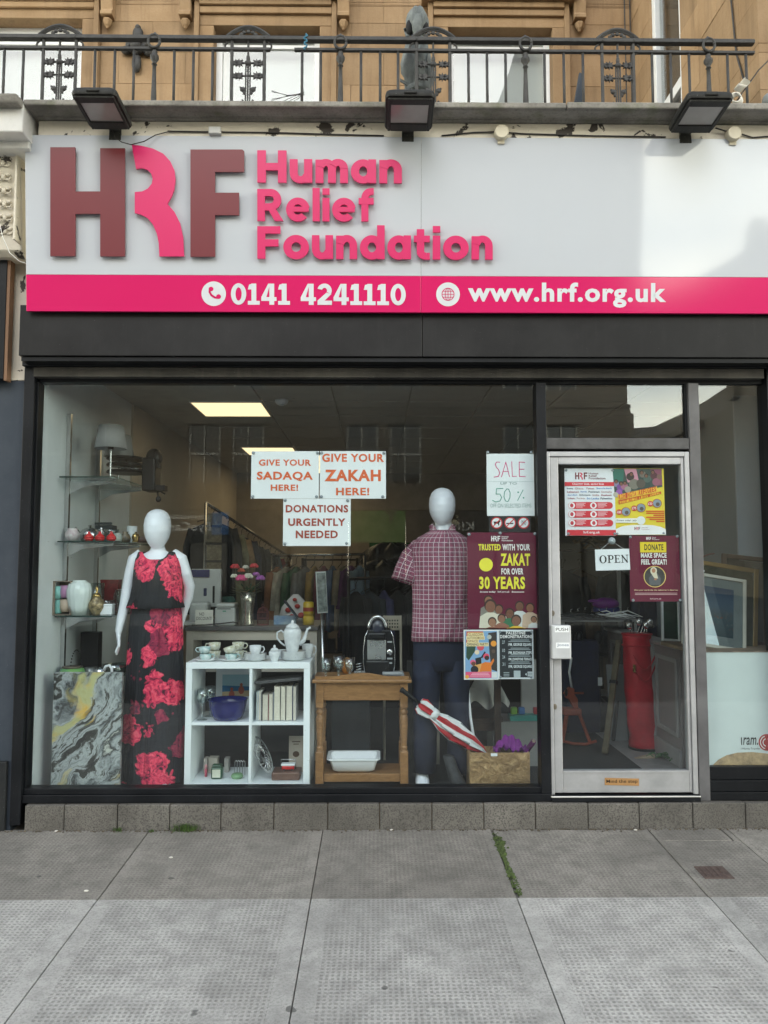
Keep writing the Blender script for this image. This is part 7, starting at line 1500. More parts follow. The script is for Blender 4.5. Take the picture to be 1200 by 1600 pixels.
def bloom(p, r_, k):
    m_ = pm('bloom_'+k, FCOL[k], rough=.7, var=.35, scale=60); mb = MB(); mb.ell(p, (r_*.5, r_*.5, r_*.5), 8, 6)
    for ly, (n_, rr, zz_) in enumerate(((6, .55, .25), (7, .8, .05), (8, 1.0, -.15))):
        for j in range(n_):
            a_ = 2*pi*j/n_+ly*.4; q = Vector((cos(a_)*rr*.75*r_, -abs(sin(a_))*.0+sin(a_)*rr*.75*r_*.8, zz_*r_)); mb.ell(p+q, (r_*.38, r_*.3, r_*.36), 7, 5)
    mb.build('bloom', m_, t, smooth=True)
for px, py, y_, r_, k in ((367, 885, 1.0, .032, 'r'), (397, 884, 1.02, .030, 'r'), (384, 886, 1.05, .024, 'w'), (377, 891, 1.03, .026, 'o'), (377, 903, .98, .040, 'k'), (388, 900, .99, .034, 'w'), (407, 903, 1.0, .032, 'p'), (400, 897, 1.05, .026, 'p'), (366, 900, 1.0, .026, 'w')): bloom(at(px, py, y_), r_, k)
# bird cage, collecting tin, toys, board
c = cp(411, 1.1); t = thing('bird_cage', c, 'small dark red wire bird cage ornament on the counter', 'bird cage'); mb = MB(); M_CAGE = pm('rusty_red_wire', (.16,.05,.05), rough=.6)
for k in range(12): a_ = 2*pi*k/12; mb.tube([c+Vector((.042*cos(a_), .042*sin(a_), .005)), c+Vector((.042*cos(a_), .042*sin(a_), .095)), c+Vector((.03*cos(a_), .03*sin(a_), .122)), c+Vector((0, 0, .135))], .002, 5)
for z_ in (.005, .05, .095): mb.tube([c+Vector((.042*cos(2*pi*k/20), .042*sin(2*pi*k/20), z_)) for k in range(21)], .0025, 5)
mb.build('bars', M_CAGE, t, smooth=True); MB().lathe([(0,0),(.046,0),(.046,.006),(0,.006)], c, 20).build('base', M_CAGE, t); MB().tube([c+Vector((.01*cos(q), 0, .145+.01*sin(q))) for q in [2*pi*k/12 for k in range(13)]], .002, 5).build('ring', M_CAGE, t)
c = cp(482, 1.12); t = thing('collecting_tin', c, 'yellow charity collecting tin on the counter', 'collecting tin'); M_YEL = pm('yellow_plastic', (.62,.42,.02), rough=.35, var=.08)
MB().lathe([(0,0),(.042,0),(.042,.05),(.034,.07)], c, 22).build('base', M_YEL, t, smooth=True); MB().lathe([(.034,.0705),(.04,.09),(.04,.165),(.03,.172),(0,.174)], c, 22).build('upper', M_YEL, t, smooth=True); bx(c.x-.012, c.x+.012, c.y-.002, c.y+.002, c.z+.17, c.z+.178).build('coin_slot', M_BLK, t); MB().lathe([(.0405,.1),(.0405,.13)], c, 22).build('label', pm('red_band', (.35,.05,.03), rough=.5), t)
c = cp(444, 1.15); t = thing('toy_box', c, 'blue and white picture box on the counter', 'box'); bx(c.x-.075, c.x+.09, 1.13, 1.2, c.z, c.z+.065).build('box', pm('toy_box_card', (.40,.50,.52), rough=.5, col2=(.10,.22,.42), var=.3, scale=14), t, bevel=.002)
c = cp(462, 1.35); t = thing('toadstool_cushion', c, 'white soft toy with red spots behind the counter', 'soft toy'); MB().lathe([(0,0),(.08,0),(.13,.05),(.11,.12),(.06,.18),(.02,.22),(0,.22)], c, 22, sy=.6).build('body', pm('white_plush', (.55,.53,.5), rough=.95), t, smooth=True); mb = MB()
for dx, dz, r_ in ((-.05, .10, .025), (.02, .13, .022), (.05, .06, .028), (-.02, .05, .024), (0, .18, .018)): mb.ell((c.x+dx, c.y-.055-.02*(1-abs(dx)*8), c.z+dz), (r_, .022, r_*.8), 10, 6)
mb.build('spot', pm('red_plush', (.4,.04,.03), rough=.95), t, smooth=True)
t = thing('board_stand', at(502, 970, .9), 'narrow tall notice board on a grey stand by the counter', 'notice board'); a, b = at(494, 958, .9), at(511, 893, .9)
mb = MB(); rotm = Matrix.Rotation(R(-3), 3, 'Y') @ Matrix.Rotation(R(20), 3, 'Z'); cc = Vector(((a.x+b.x)/2, .9, (a.z+b.z)/2)); mb.obox(cc, ((b.x-a.x)/2, .006, (b.z-a.z)/2), rotm); mb.build('board', pm('white_frame_board', (.5,.52,.5), rough=.5), t, bevel=.002)
MB().obox(cc+rotm @ Vector((0, -.0075, .0)), ((b.x-a.x)/2-.006, .001, (b.z-a.z)/2-.01), rotm).build('print', pm('dark_board_print', (.035,.05,.045), rough=.4, col2=(.3,.34,.33), var=.3, scale=28), t)
MB().tube([cc+Vector((.0, .02, -(b.z-a.z)/2)), (cc.x+.035, .95, FL)], .012, 8).build('pole', M_STEEL, t, smooth=True)
a_ = cp(430, 1.0); wire([cp(300, .97, .008), cp(320, .96, .01), cp(345, .965, .02), cp(365, .975, .03), cp(372, 1.0, .02)], .006, 'black cable lying along the front of the counter')
one('leaning_tablet', MB().obox(at(455, 952, 1.05), (.004, .05, .085), Matrix.Rotation(R(-38), 3, 'Y')), M_SLATE, 'dark flat board leaning on the counter behind the cage', 'board', bevel=.002)
one('green_bag', MB().loft([[(at(355, 940, 1.4).x+.07*cos(q)*s_, 1.4+.05*sin(q), cz+z_) for q in [2*pi*k/20 for k in range(20)]] for s_, z_ in ((.9, 0), (1, .08), (.95, .17), (.7, .2))]), pm('dark_green_cloth', (.012,.06,.045), rough=.8, var=.4, scale=20), 'dark green bag behind the receipt printer', 'bag', smooth=True)
# ------------------------------------------------------------------ pine side table
YT = .30; tx0, tx1 = X(494, YT, 1100), X(637, YT, 1100); tzt = Z(1062, YT-.02, 560)
tb = thing('pine_side_table', ((tx0+tx1)/2, YT, FL), 'waxed pine side table with turned legs', 'table'); YT1 = .62
bx(tx0-.025, tx1+.025, YT-.03, YT1+.03, tzt-.022, tzt).build('top', M_WOOD, tb, bevel=.007); 
mb = MB(); mb.prism([(tx0-.005, tzt-.001), (tx1+.005, tzt-.001), (tx1+.005, tzt+.02)]+[(tx0+(tx1-tx0)*u, tzt+.02+.022*max(0, sin(pi*(u-.2)/.6))**1.5 if .2 < u < .8 else tzt+.02) for u in [1-k/20 for k in range(21)]]+[(tx0-.005, tzt+.02)], YT-.015, YT+.0); mb.build('gallery', M_WOOD, tb)
for y0 in (YT+.005, YT1-.03): bx(tx0+.046, tx1-.046, y0, y0+.022, tzt-.135, tzt-.0225).build('apron', M_WOOD, tb, bevel=.002)
for x0 in (tx0+.01, tx1-.032): bx(x0, x0+.022, YT+.05, YT1-.05, tzt-.135, tzt-.0225).build('apron', M_WOOD, tb)
Lh = tzt-.0225-FL
for x0 in (tx0+.023, tx1-.023):
    for y0 in (YT+.018, YT1-.023):
        mb = MB().box(x0-.025, x0+.025, y0-.025, y0+.025, FL+Lh-.16, FL+Lh); mb.lathe([(.025,-.002),(.018,-.012),(.024,-.02),(.026,-.032),(.018,-.044),(.022,-.052),(.026,-.07),(.024,-.12),(.020,-.20),(.018,-.24),(.024,-.252),(.018,-.262),(.026,-.275)][::-1], (x0, y0, FL+Lh-.16), 14); mb.box(x0-.026, x0+.026, y0-.026, y0+.026, FL, FL+Lh-.16-.274); mb.build('leg', M_WOOD, tb, bevel=.006)
zls = FL+.075; bx(tx0+.02, tx1-.02, YT+.03, YT1-.03, zls-.02, zls).build('lower_shelf', M_WOOD, tb, bevel=.004); bx(tx0+.05, tx1-.05, YT+.005, YT+.027, zls-.045, zls+.005).build('stretcher', M_WOOD, tb, bevel=.003)
def tp(px, y, dz=0): return Vector((X(px, y, 1050), y, tzt+.0005+dz))
c = Vector((X(553, .42, 1180), .42, zls)); t = thing('white_basin', c, 'white rectangular enamel basin on the lower table shelf', 'basin'); mb = MB()
mb.loft([[(c.x+a_*sx, c.y+b_*sy, c.z+z_) for sx, sy in ((-1,-.8),(-.9,-1),(.9,-1),(1,-.8),(1,.8),(.9,1),(-.9,1),(-1,.8))] for a_, b_, z_ in ((.10, .06, .001), (.135, .09, .02), (.155, .105, .085), (.172, .118, .088), (.172, .118, .098), (.15, .10, .096), (.13, .085, .025), (.09, .05, .012))]); mb.build('basin', M_CHINA, t, auto=50)
gob = [(0,0),(.032,0),(.032,.004),(.008,.012),(.007,.03),(.02,.045),(.03,.07),(.036,.13),(.033,.13),(.026,.07),(.014,.045),(0,.042)]
for px, y_, s_, lab in ((509, .34, 1, 'left one of three clear goblets on the pine table'), (529, .36, 1.12, 'middle and tallest of three clear goblets on the pine table'), (546, .36, 1, 'right one of three clear goblets on the pine table')):
    one('goblet', MB().lathe([(a_*s_, b_*s_) for a_, b_ in gob], tp(px, y_), 20, rib=.02, ribn=5), M_CLEAR, lab, 'glass', 'goblets on the pine table', smooth=True)
# coffee machine
a, b = at(568, 1052, .44), at(617, 985, .44); z0 = tzt+.012; t = thing('coffee_machine', ((a.x+b.x)/2, .5, tzt), 'black capsule coffee machine with steel front on the pine table', 'coffee machine'); w_ = b.x-a.x; cx_ = (a.x+b.x)/2
mb = MB(); prf = [(-.5, 0), (-.56, .25), (-.56, .55), (-.5, .85), (-.4, 1.0), (.4, 1.0), (.5, .85), (.56, .55), (.56, .25), (.5, 0)]; H_ = b.z-z0
mb.prism([(cx_+u*w_*.9, z0+v*H_) for u, v in prf][::-1], .47, .66); mb.build('body', M_BLK, t, bevel=.008)
a2, b2 = at(574, 1031, .46), at(603, 1000, .46); bx(a2.x, b2.x, .462, .469, a2.z, b2.z).build('steel_plate', pm('satin_steel', (.55,.56,.55), rough=.28, metal=.8), t, bevel=.003)
bx(a2.x-.006, b2.x+.02, .40, .469, z0, a2.z-.004).build('drip_tray', M_BLK, t, bevel=.005); bx(a2.x, b2.x, .44, .469, b2.z+.004, b2.z+.05).build('brew_head', M_BLK, t, bevel=.012)
p = at(590, 985, .5); mb = MB().ell((p.x, .52, p.z+.02), (.058, .06, .075), 18, 10); mb.build('lid', pm('dark_blue_grey_lid', (.03,.032,.05), rough=.2), t, smooth=True)
mb = MB().tube([(p.x+.058*cos(q), .468, p.z+.012+.082*sin(q)) for q in [pi*(.02+.96*k/14) for k in range(15)]], .012, 8); mb.build('handle', M_STEEL, t, smooth=True)
mb = MB(); 
for s_ in (-1, 1): mb.tube([(cx_+s_*u*w_*.9, .468, z0+v*H_) for u, v in prf[5:]][::-1] if s_ > 0 else [(cx_-u*w_*.9, .468, z0+v*H_) for u, v in prf[5:]], .004, 6)
mb.build('chrome_trim', M_STEEL, t, smooth=True)
p = at(609, 1019, .46); mb = MB(); mb.loft([[(p.x+r_*cos(2*pi*k/18), y_, p.z+r_*sin(2*pi*k/18)) for k in range(18)] for r_, y_ in ((.021, .47), (.021, .455), (.017, .45), (.002, .45))][::-1]); mb.build('dial', M_STEEL, t, smooth=True)
mb = MB()
for py, hw in ((1003, .016), (1029, .018), (1036, .016)): p = at(609, py, .466); mb.box(p.x-hw, p.x+hw, .4655, .4685, p.z-.005, p.z+.005)
mb.build('label', pm('silver_print', (.4,.42,.42), rough=.3), t)
a, b = at(552, 1056, .38), at(632, 1053, .38); one('steel_tray', bx(a.x, b.x, .36, .62, tzt+.003, tzt+.011), M_CHINA, 'thin white tray under the coffee machine', 'tray', bevel=.002)
c = tp(612, .335); one('capsule_case', bx(c.x-.06, c.x+.07, .32, .37, c.z+.022, c.z+.04), pm('grey_plastic_case', (.3,.31,.32), rough=.3), 'low grey plastic case at the front right of the pine table', 'case', bevel=.005)
p = at(546, 1018, .75); one('orange_parcel', MB().ell((p.x-.01, .56, tzt+.05), (.04, .03, .06), 12, 8), pm('orange_paper', (.45,.16,.02), rough=.6), 'orange crumpled bag behind the goblets', 'bag', smooth=True)
mb = MB()
for k in range(5): mb.tube([tp(556, .4+.02*k, .01+.015*k), tp(566, .4+.02*k, .02+.015*k)], .004, 6)
one('dish_rack', mb, M_STEEL, 'small steel wire rack between goblets and coffee machine', 'rack', smooth=True)
# ------------------------------------------------------------------ umbrella, foil box, chair, toy
M_UR = pm('red_nylon', (.42,.012,.02), rough=.45, var=.15, scale=12); M_UW = pm('white_nylon', (.68,.70,.70), rough=.5, var=.06, scale=12)
YU = .22; tip = at(760, 1177, YU+.06); hnd = at(628, 1078, YU)
um = thing('folded_umbrella', tip, 'folded red and white umbrella leaning from table to foil box', 'umbrella')
ud = (hnd-tip).normalized(); ux = ud.cross(Vector((0, 1, 0))).normalized(); uy = Vector((0, 1, 0)); LU = (hnd-tip).length
n = 48; rings = []; prof = [(0, .006), (.06, .022), (.2, .042), (.38, .055), (.52, .046), (.6, .030), (.64, .026), (.68, .036), (.76, .045), (.8, .034)]
mbr, mbw = MB(), MB(); rows = []
for u, r_ in prof:
    c = tip+ud*LU*u+Vector((0, 0, -.012*sin(pi*u))); row = []
    for k in range(n):
        a_ = 2*pi*k/n+1.5*u; f = 1+.32*sin(8*a_)*(1 if u > .05 else .3); row.append(c+ux*r_*f*cos(a_)+uy*r_*f*.8*sin(a_))
    rows.append(row)
for i in range(len(rows)-1):
    for k in range(n):
        j = (k+1) % n; (mbr if (k//6) % 2 == 0 else mbw).poly([rows[i][k], rows[i][j], rows[i+1][j], rows[i+1][k]])
mbr.build('red_panel', M_UR, um, smooth=True); mbw.build('white_panel', M_UW, um, smooth=True)
c = tip+ud*LU*.62; MB().tube([c-ud*.02, c+ud*.02], .036, 16).build('strap', M_UW, um, smooth=True)
MB().tube([tip+ud*LU*.75, tip+ud*LU*.88, hnd-ud*.01, hnd+ud*.005, hnd+ud*.01], [.009, .012, .016, .02, .01], 10).build('handle', M_BLK, um, smooth=True); MB().tube([tip-ud*.05, tip+ud*.03], [.003, .006], 8).build('ferrule', M_STEEL, um, smooth=True)
a, b = at(734, 1226, .16), at(828, 1176, .16); fx = thing('foil_box', ((a.x+b.x)/2, .25, FL), 'box wrapped in crumpled gold foil paper', 'box')
def foil(h):
    vo = h.nd('TexVoronoi'); vo.inputs['Scale'].default_value = 16; vo.feature = 'F1'; h.l(h.obj, vo.inputs['Vector']); nz = h.noise(h.obj, 26, 7, .7, 1.0)
    h.l(h.ramp(nz, [(.3, (.30,.17,.07)), (.55, (.52,.33,.15)), (.7, (.68,.47,.25))]), h.b.inputs['Base Color']); h.b.inputs['Metallic'].default_value = .35; h.b.inputs['Roughness'].default_value = .38; h.bump(h.ma('ADD', nz, h.ma('MULTIPLY', vo.outputs['Distance'], .6)), 1, .03)
M_FOIL = nodemat('gold_foil', foil)
mb = MB(); zt_ = b.z
for q in ((a.x, b.x, .16, .17), (a.x, b.x, .33, .34), (a.x, a.x+.01, .17, .33), (b.x-.01, b.x, .17, .33)): mb.box(*q, FL+.003, zt_)
mb.build('carton', M_FOIL, fx, bevel=.004); bx(a.x+.01, b.x-.01, .17, .33, FL+.003, FL+.012).build('bottom', M_FOIL, fx)
p = at(772, 1179, .159); bx(p.x-.02, p.x+.02, .157, .1595, p.z-.01, p.z+.008).build('tape', M_CHINA, fx)
# purple fabric and roll
c = at(800, 1172, .25); mb = MB()
def crump(u, v):
    x_ = c.x-.11+.21*u; y_ = .19+.13*v; return (x_, y_, zt_-.03+.085*sin(pi*min(1, u*1.1))*sin(pi*(.15+.8*v))+.028*abs(sin(19*u+5*v))+.024*sin(13*v+9*u))
mb.grid(crump, 26, 16); one('purple_fabric', mb, pm('purple_felt', (.17,.012,.20), rough=.8, var=.2, scale=14), 'bright purple crumpled fabric in the foil box', 'fabric')
p, q = at(824, 1172, .26), at(834, 1158, .2); t = thing('purple_roll', p, 'purple paper roll sticking out of the foil box', 'roll'); MB().tube([p-(q-p)*1.2, q], .017, 16).build('paper', pm('plum_paper', (.10,.012,.09), rough=.5), t, auto=40); MB().tube([q-(q-p)*.05, q+(q-p)*.03], .012, 14).build('core', M_CARD, t)
one('white_pole', MB().tube([at(731, 1060, .35), at(735, 1120, .33), at(742, 1165, .30)], [.006, .009, .011], 8), M_CHINA, 'slim white pole leaning behind the foil box', 'pole', smooth=True)
# dark wooden chair with white cloth
YCH = .75; ch = thing('wooden_chair', at(755, 1170, YCH), 'dark wooden chair draped with white cloth behind the posters', 'chair'); ch.location.z = FL; ORG[ch.name] = ch.location.copy()
zs_ = Z(1122, YCH, 750); xa, xb = X(736, YCH, 1120), X(782, YCH, 1120)
bx(xa-.02, xb+.02, YCH, YCH+.4, zs_-.03, zs_).build('seat', M_DWOOD, ch, bevel=.006); bx(xa, xb, YCH+.01, YCH+.03, zs_-.09, zs_-.031).build('seat_rail', M_DWOOD, ch)
for x_ in (xa, xb-.035):
    bx(x_, x_+.035, YCH+.005, YCH+.04, FL, zs_-.0305).build('leg', M_DWOOD, ch, bevel=.003)
    bx(x_, x_+.035, YCH+.36, YCH+.395, FL, zs_+.45).build('leg', M_DWOOD, ch, bevel=.003)
bx(X(772, YCH-.02, 1100), X(782, YCH-.02, 1100), YCH-.05, YCH-.01, zs_-.2, zs_+.30).build('post', M_DWOOD, ch, bevel=.003)
for z_ in (.2, .36): bx(xa+.036, xb-.036, YCH+.365, YCH+.39, zs_+z_, zs_+z_+.06).build('back_rail', M_DWOOD, ch)
mb = MB(); cc = at(757, 1090, YCH+.1)
mb.grid(lambda u, v: (cc.x-.13+.28*u+.02*sin(7*v), YCH+.02+.2*v+.025*sin(11*u+3*v), zs_+.01+.26*sin(pi*min(1, .1+.8*v))*(.6+.4*sin(pi*u))+.035*sin(9*u+6*v)), 26, 20)
one('white_cloth', mb, pm('off_white_cloth', (.48,.47,.43), rough=.9, var=.1), 'crumpled off white cloth heaped on the wooden chair', 'cloth', smooth=True)
t = thing('toy_tray', at(830, 1125, .8), 'teal toy tray with coloured blocks by the mullion', 'toy'); a, b = at(797, 1127, .8), at(850, 1118, .8); bx(a.x, b.x, .8, .9, a.z, b.z).build('tray', pm('teal_plastic', (.02,.28,.24), rough=.4), t, bevel=.004)
for px, col_, nm in ((803, (.2,.45,.03), 'lime'), (815, (.03,.16,.45), 'blue'), (838, (.42,.02,.03), 'red')): p = at(px, 1117, .85); bx(p.x-.022, p.x+.022, .83, .87, b.z+.0005, b.z+.05).build('block', pm(nm+'_block', col_, rough=.4), t, bevel=.008)
a = at(825, 1127, .8); one('white_low_unit', bx(a.x-.25, a.x+.08, .795, 1.1, FL, a.z-.001), pm('grey_unit', (.30,.30,.28), rough=.6, var=.1), 'pale grey low unit under the teal toy tray', 'cabinet', bevel=.003)
a, b = at(820, 1120, 1.0), at(850, 1055, 1.0); one('tall_board', bx(a.x, b.x, 1.12, 1.16, FL, b.z+.1), pm('pale_grey_panel', (.42,.41,.38), rough=.6), 'tall pale grey panel behind the teal toy tray', 'panel', bevel=.003)
# shoe in the shadow by the jeans
p = at(705, 1210, .30); t = thing('dark_trainer', (p.x, .3, FL), 'dark trainer shoe standing on its side by the foil box', 'shoe'); mb = MB(); mb.loft([[(p.x+.0+a_*cos(2*pi*k/16)+dx, .26+b_*sin(2*pi*k/16), FL+z_) for k in range(16)] for a_, b_, z_, dx in ((.05, .10, .015, .04), (.052, .105, .04, .035), (.045, .09, .08, .02), (.038, .06, .13, -.0), (.036, .05, .2, -.02))]); mb.build('upper', pm('charcoal_suede', (.03,.032,.034), rough=.8, var=.4, scale=30), t, smooth=True); MB().loft([[(p.x+.04+.054*cos(2*pi*k/16), .26+.108*sin(2*pi*k/16), FL+z_) for k in range(16)] for z_ in (.001, .016)]).build('sole', M_BLK, t)
# ------------------------------------------------------------------ clothes rail with garments
M_HG = pm('dark_hanger', (.03,.03,.03), rough=.4)
r0, r1 = at(322, 786, 1.85), at(455, 872, 4.6); rk = thing('clothes_rail', (r0.x, r0.y, FL), 'long clothes rail sloping back along the left of the shop', 'clothes rail')
MB().tube([r0, r1], .014, 8).build('rail', M_STEEL, rk, smooth=True)
for p in (r0, r1): MB().tube([p, (p.x, p.y, FL)], .016, 8).build('post', M_STEEL, rk, smooth=True)
def garment(p, w_, h_, dpt, yaw, mat, label, seed, group='clothes on the rail', name='hanging_garment', sl=True):
    t = thing(name, p, label, 'clothing', group); rg = random.Random(seed); ph = rg.uniform(0, 6)
    rows = []
    for v, hw, dd in ((-.02, .06, .4), (-.05, .16, .6), (-.09, .34, .9), (-.14, .46, 1), (-.3, .44, 1), (-.5, .45, 1.1), (-.75, .47, 1.2), (-1, .5, 1.25)):
        z_ = p.z-.05+v*h_; rows.append([(p.x+w_*hw*cos(q)*(1+.04*sin(7*q+ph)), p.y+dpt*dd*sin(q)*(1+(.35*sin(5*q+ph+v*2) if v < -.2 else 0)), z_+.012*sin(3*q+ph)*(v == -1)) for q in [2*pi*k/40 for k in range(40)]])
    MB().loft(rows).build('cloth', mat, t, smooth=True)
    if sl:
        mb = MB()
        for s_ in (-1, 1): mb.tube([(p.x+s_*w_*.40, p.y, p.z-.05-.11*h_), (p.x+s_*w_*.5, p.y, p.z-.05-.3*h_), (p.x+s_*w_*.52, p.y+.01, p.z-.05-.62*h_)], [dpt*1.0, dpt*.95, dpt*.8], 12)
        mb.build('sleeve', mat, t, smooth=True)
    MB().tube([(p.x-.14*w_/.45, p.y, p.z-.08), (p.x, p.y, p.z-.04), (p.x, p.y, p.z+.0), (p.x+.02, p.y, p.z+.03), (p.x, p.y, p.z+.045), (p.x-.018, p.y, p.z+.03)], .004, 6).build('hanger', M_HG, t, smooth=True)
    t.rotation_euler = (0, 0, yaw); return t
GC = [('black quilted', (.012,.013,.016)), ('olive green', (.20,.19,.11)), ('tan', (.34,.22,.12)), ('navy', (.02,.026,.055)), ('black', (.01,.01,.012)), ('dark grey', (.05,.053,.058)), ('charcoal', (.03,.032,.036)), ('slate', (.10,.12,.14)), ('dark red', (.26,.03,.04)), ('brown', (.18,.10,.06)), ('stone', (.34,.30,.24)), ('khaki', (.2,.15,.08)), ('black wool', (.012,.012,.012)), ('grey tweed', (.06,.06,.055))]
for i, (nm, col_) in enumerate(GC):
    u = .06+.9*i/(len(GC)-1); p = r0.lerp(r1, u); p.z -= .045
    garment(p, .44, .78+.25*rnd.random(), .035, R(12+rnd.uniform(-8, 8)), pm('cloth_'+nm.replace(' ', '_'), col_, rough=.9, var=.3, scale=12, bump=.3, bscale=150), '%s garment on the left clothes rail' % nm, i)
# woven wall hanging at the front of the rail
t = thing('woven_hanging', at(333, 900, 1.8), 'long beige woven runner hanging at the front of the clothes rail', 'wall hanging'); a, b = at(322, 940, 1.8), at(347, 802, 1.8); bx(a.x, b.x, 1.79, 1.80, a.z, b.z).build('cloth', pm('woven_jute', (.20,.16,.10), rough=.9, var=.4, scale=50, bump=.5, bscale=160), t)
mb = MB()
for k in range(5): z_ = a.z+(b.z-a.z)*(k+.2)/5; mb.box(a.x-.008, b.x+.008, 1.784, 1.7895, z_, z_+.02)
mb.build('braid', pm('dark_braid', (.03,.025,.02), rough=.9), t)
# ------------------------------------------------------------------ back of the shop
def shelfunit(name, px0, px1, pyt, y, label, col_, nsh, seed, labn):
    a, b = at(px0, 1000, y), at(px1, pyt, y); t = thing(name, ((a.x+b.x)/2, y, FL), label, 'shelving'); m_ = pm(name+'_paint_'+str(seed), col_, rough=.7)
    for x_ in (a.x, b.x-.03): bx(x_, x_+.03, y, y+.35, FL, b.z).build('side_panel', m_, t)
    for k in range(nsh+1): z_ = FL+.05+(b.z-FL-.08)*k/nsh; bx(a.x+.031, b.x-.031, y, y+.35, z_, z_+.02).build('shelf', m_, t)
    rg = random.Random(seed); k = 0; nm_ = ['grey', 'brown', 'cream', 'dark blue', 'olive', 'maroon', 'black', 'white', 'tan', 'teal']; cs = [(.12,.12,.12), (.14,.09,.05), (.4,.36,.28), (.02,.03,.1), (.1,.1,.05), (.14,.02,.03), (.015,.015,.015), (.5,.5,.48), (.28,.2,.12), (.03,.13,.13)]
    for s_ in range(nsh):
        z_ = FL+.05+(b.z-FL-.08)*s_/nsh+.0205; x_ = a.x+.05; pos = 1
        while x_ < b.x-.12:
            w_ = rg.uniform(.06, .16); h_ = rg.uniform(.08, (b.z-FL-.08)/nsh-.06); i = rg.randrange(10)
            if x_+w_ > b.x-.04: break
            o_ = one('stored_box', bx(x_, x_+w_, y-.0+.03, y+.28, z_, z_+h_), pm('box_'+nm_[i].replace(' ', '_'), cs[i], rough=.7, var=.2), '%s box, %s along the %s shelf of %s' % (nm_[i], ('first','second','third','fourth','fifth','sixth','seventh','eighth','ninth','tenth','last')[min(pos-1, 10)], ('lowest','second lowest','third','topmost')[s_], labn), 'box', 'boxes on the rear shelves', bevel=.004); x_ += w_+rg.uniform(.004, .04); pos += 1
shelfunit('rear_shelving', 470, 560, 872, 4.2, 'dark shelving full of boxes at the back of the shop', (.035,.03,.025), 4, 11, 'the dark rear shelving')
shelfunit('rear_bookshelf', 380, 468, 905, 4.9, 'low brown bookshelf behind the flower vase', (.06,.045,.03), 3, 23, 'the low brown bookshelf')
shelfunit('pale_shelving', 868, 960, 905, 3.4, 'pale shelving at the back seen through the door', (.35,.35,.34), 3, 37, 'the pale shelving beyond the door')
# green banner and notice on the back wall
t = thing('green_banner', at(615, 852, YK-.02), 'green banner with dark leaf print on the rear wall', 'banner'); a, b = at(577, 868, YK-.02), at(650, 848, YK-.02); bx(a.x, b.x, YK-.03, YK-.005, a.z, b.z).build('cloth', pm('green_banner_cloth', (.02,.22,.08), rough=.7, col2=(.01,.05,.02), var=.3, scale=20), t)
t = thing('rear_notice', at(590, 880, YK-.03), 'pale zakah notice pinned on the rear wall', 'notice'); a, b = at(577, 890, YK-.04), at(601, 856, YK-.04); bx(a.x, b.x, YK-.04, YK-.031, a.z, b.z).build('sheet', pm('dim_paper', (.5,.49,.44), rough=.7), t); MB().text('ZAKAH', a.x+.03, b.x-.03, (a.z+b.z)/2+.02, (a.z+b.z)/2+.09, YK-.042, .02).build('print', ink('#7a2a20'), t)
# heap of dark bags and more garments in the middle
mb = MB(); M_BAG = pm('black_bin_bag', (.012,.012,.013), rough=.3, var=.3, bump=.8, bscale=25)
for i, (px, py, y_, r_, lab) in enumerate(((612, 878, 3.6, .30, 'upper black bag of the heap left of the checked shirt'), (598, 905, 3.3, .28, 'front black bag of the heap left of the checked shirt'), (632, 900, 3.4, .28, 'right black bag of the heap behind the checked shirt'))):
    p = at(px, py, y_); mb = MB(); rg = random.Random(i+3)
    mb.loft([[(p.x+r_*sin(pi*k2/10)*cos(q)*(1+.14*sin(5*q+k2)+.08*sin(11*q)), p.y+r_*.8*sin(pi*k2/10)*sin(q)*(1+.1*sin(4*q+k2)), p.z-r_*.7*cos(pi*k2/10)+.02*sin(7*q)) for q in [2*pi*k/30 for k in range(30)]] for k2 in range(1, 10)])
    one('bin_bag', mb, M_BAG, lab, 'bag', 'heap of black bags', smooth=True)
p = at(615, 935, 3.5); one('trestle', bx(p.x-.5, p.x+.5, 3.05, 3.95, FL, p.z+.03), pm('dark_trestle', (.03,.03,.03), rough=.8), 'dark covered trestle under the heap of bags', 'table', bevel=.01)
r2, r3 = at(545, 905, 2.0), at(655, 900, 2.0); rk2 = thing('garment_stand', ((r2.x+r3.x)/2, 2.0, FL), 'low black garment stand behind the coffee machine', 'clothes rail'); MB().tube([r2, r3], .013, 8).build('rail', M_BLK, rk2, smooth=True)
for p in (r2, r3): MB().tube([p, (p.x, 2.0, FL)], .014, 8).build('post', M_BLK, rk2, smooth=True)
for i, (nm, col_) in enumerate((('black jacket', (.008,.008,.009)), ('dark checked shirt', (.02,.025,.03)), ('indigo blouse', (.03,.03,.09)), ('black coat', (.009,.009,.01)), ('grey black top', (.02,.02,.022)))):
    p = r2.lerp(r3, .1+.2*i); p.z -= .045; garment(p, .40, .72+.06*i, .035, R(-62+rnd.uniform(-12, 12)), pm('stand_'+nm.replace(' ', '_'), col_, rough=.9, var=.3, scale=12, bump=.3, bscale=150), '%s on the low stand behind the coffee machine' % nm, 40+i, 'clothes on the low stand')
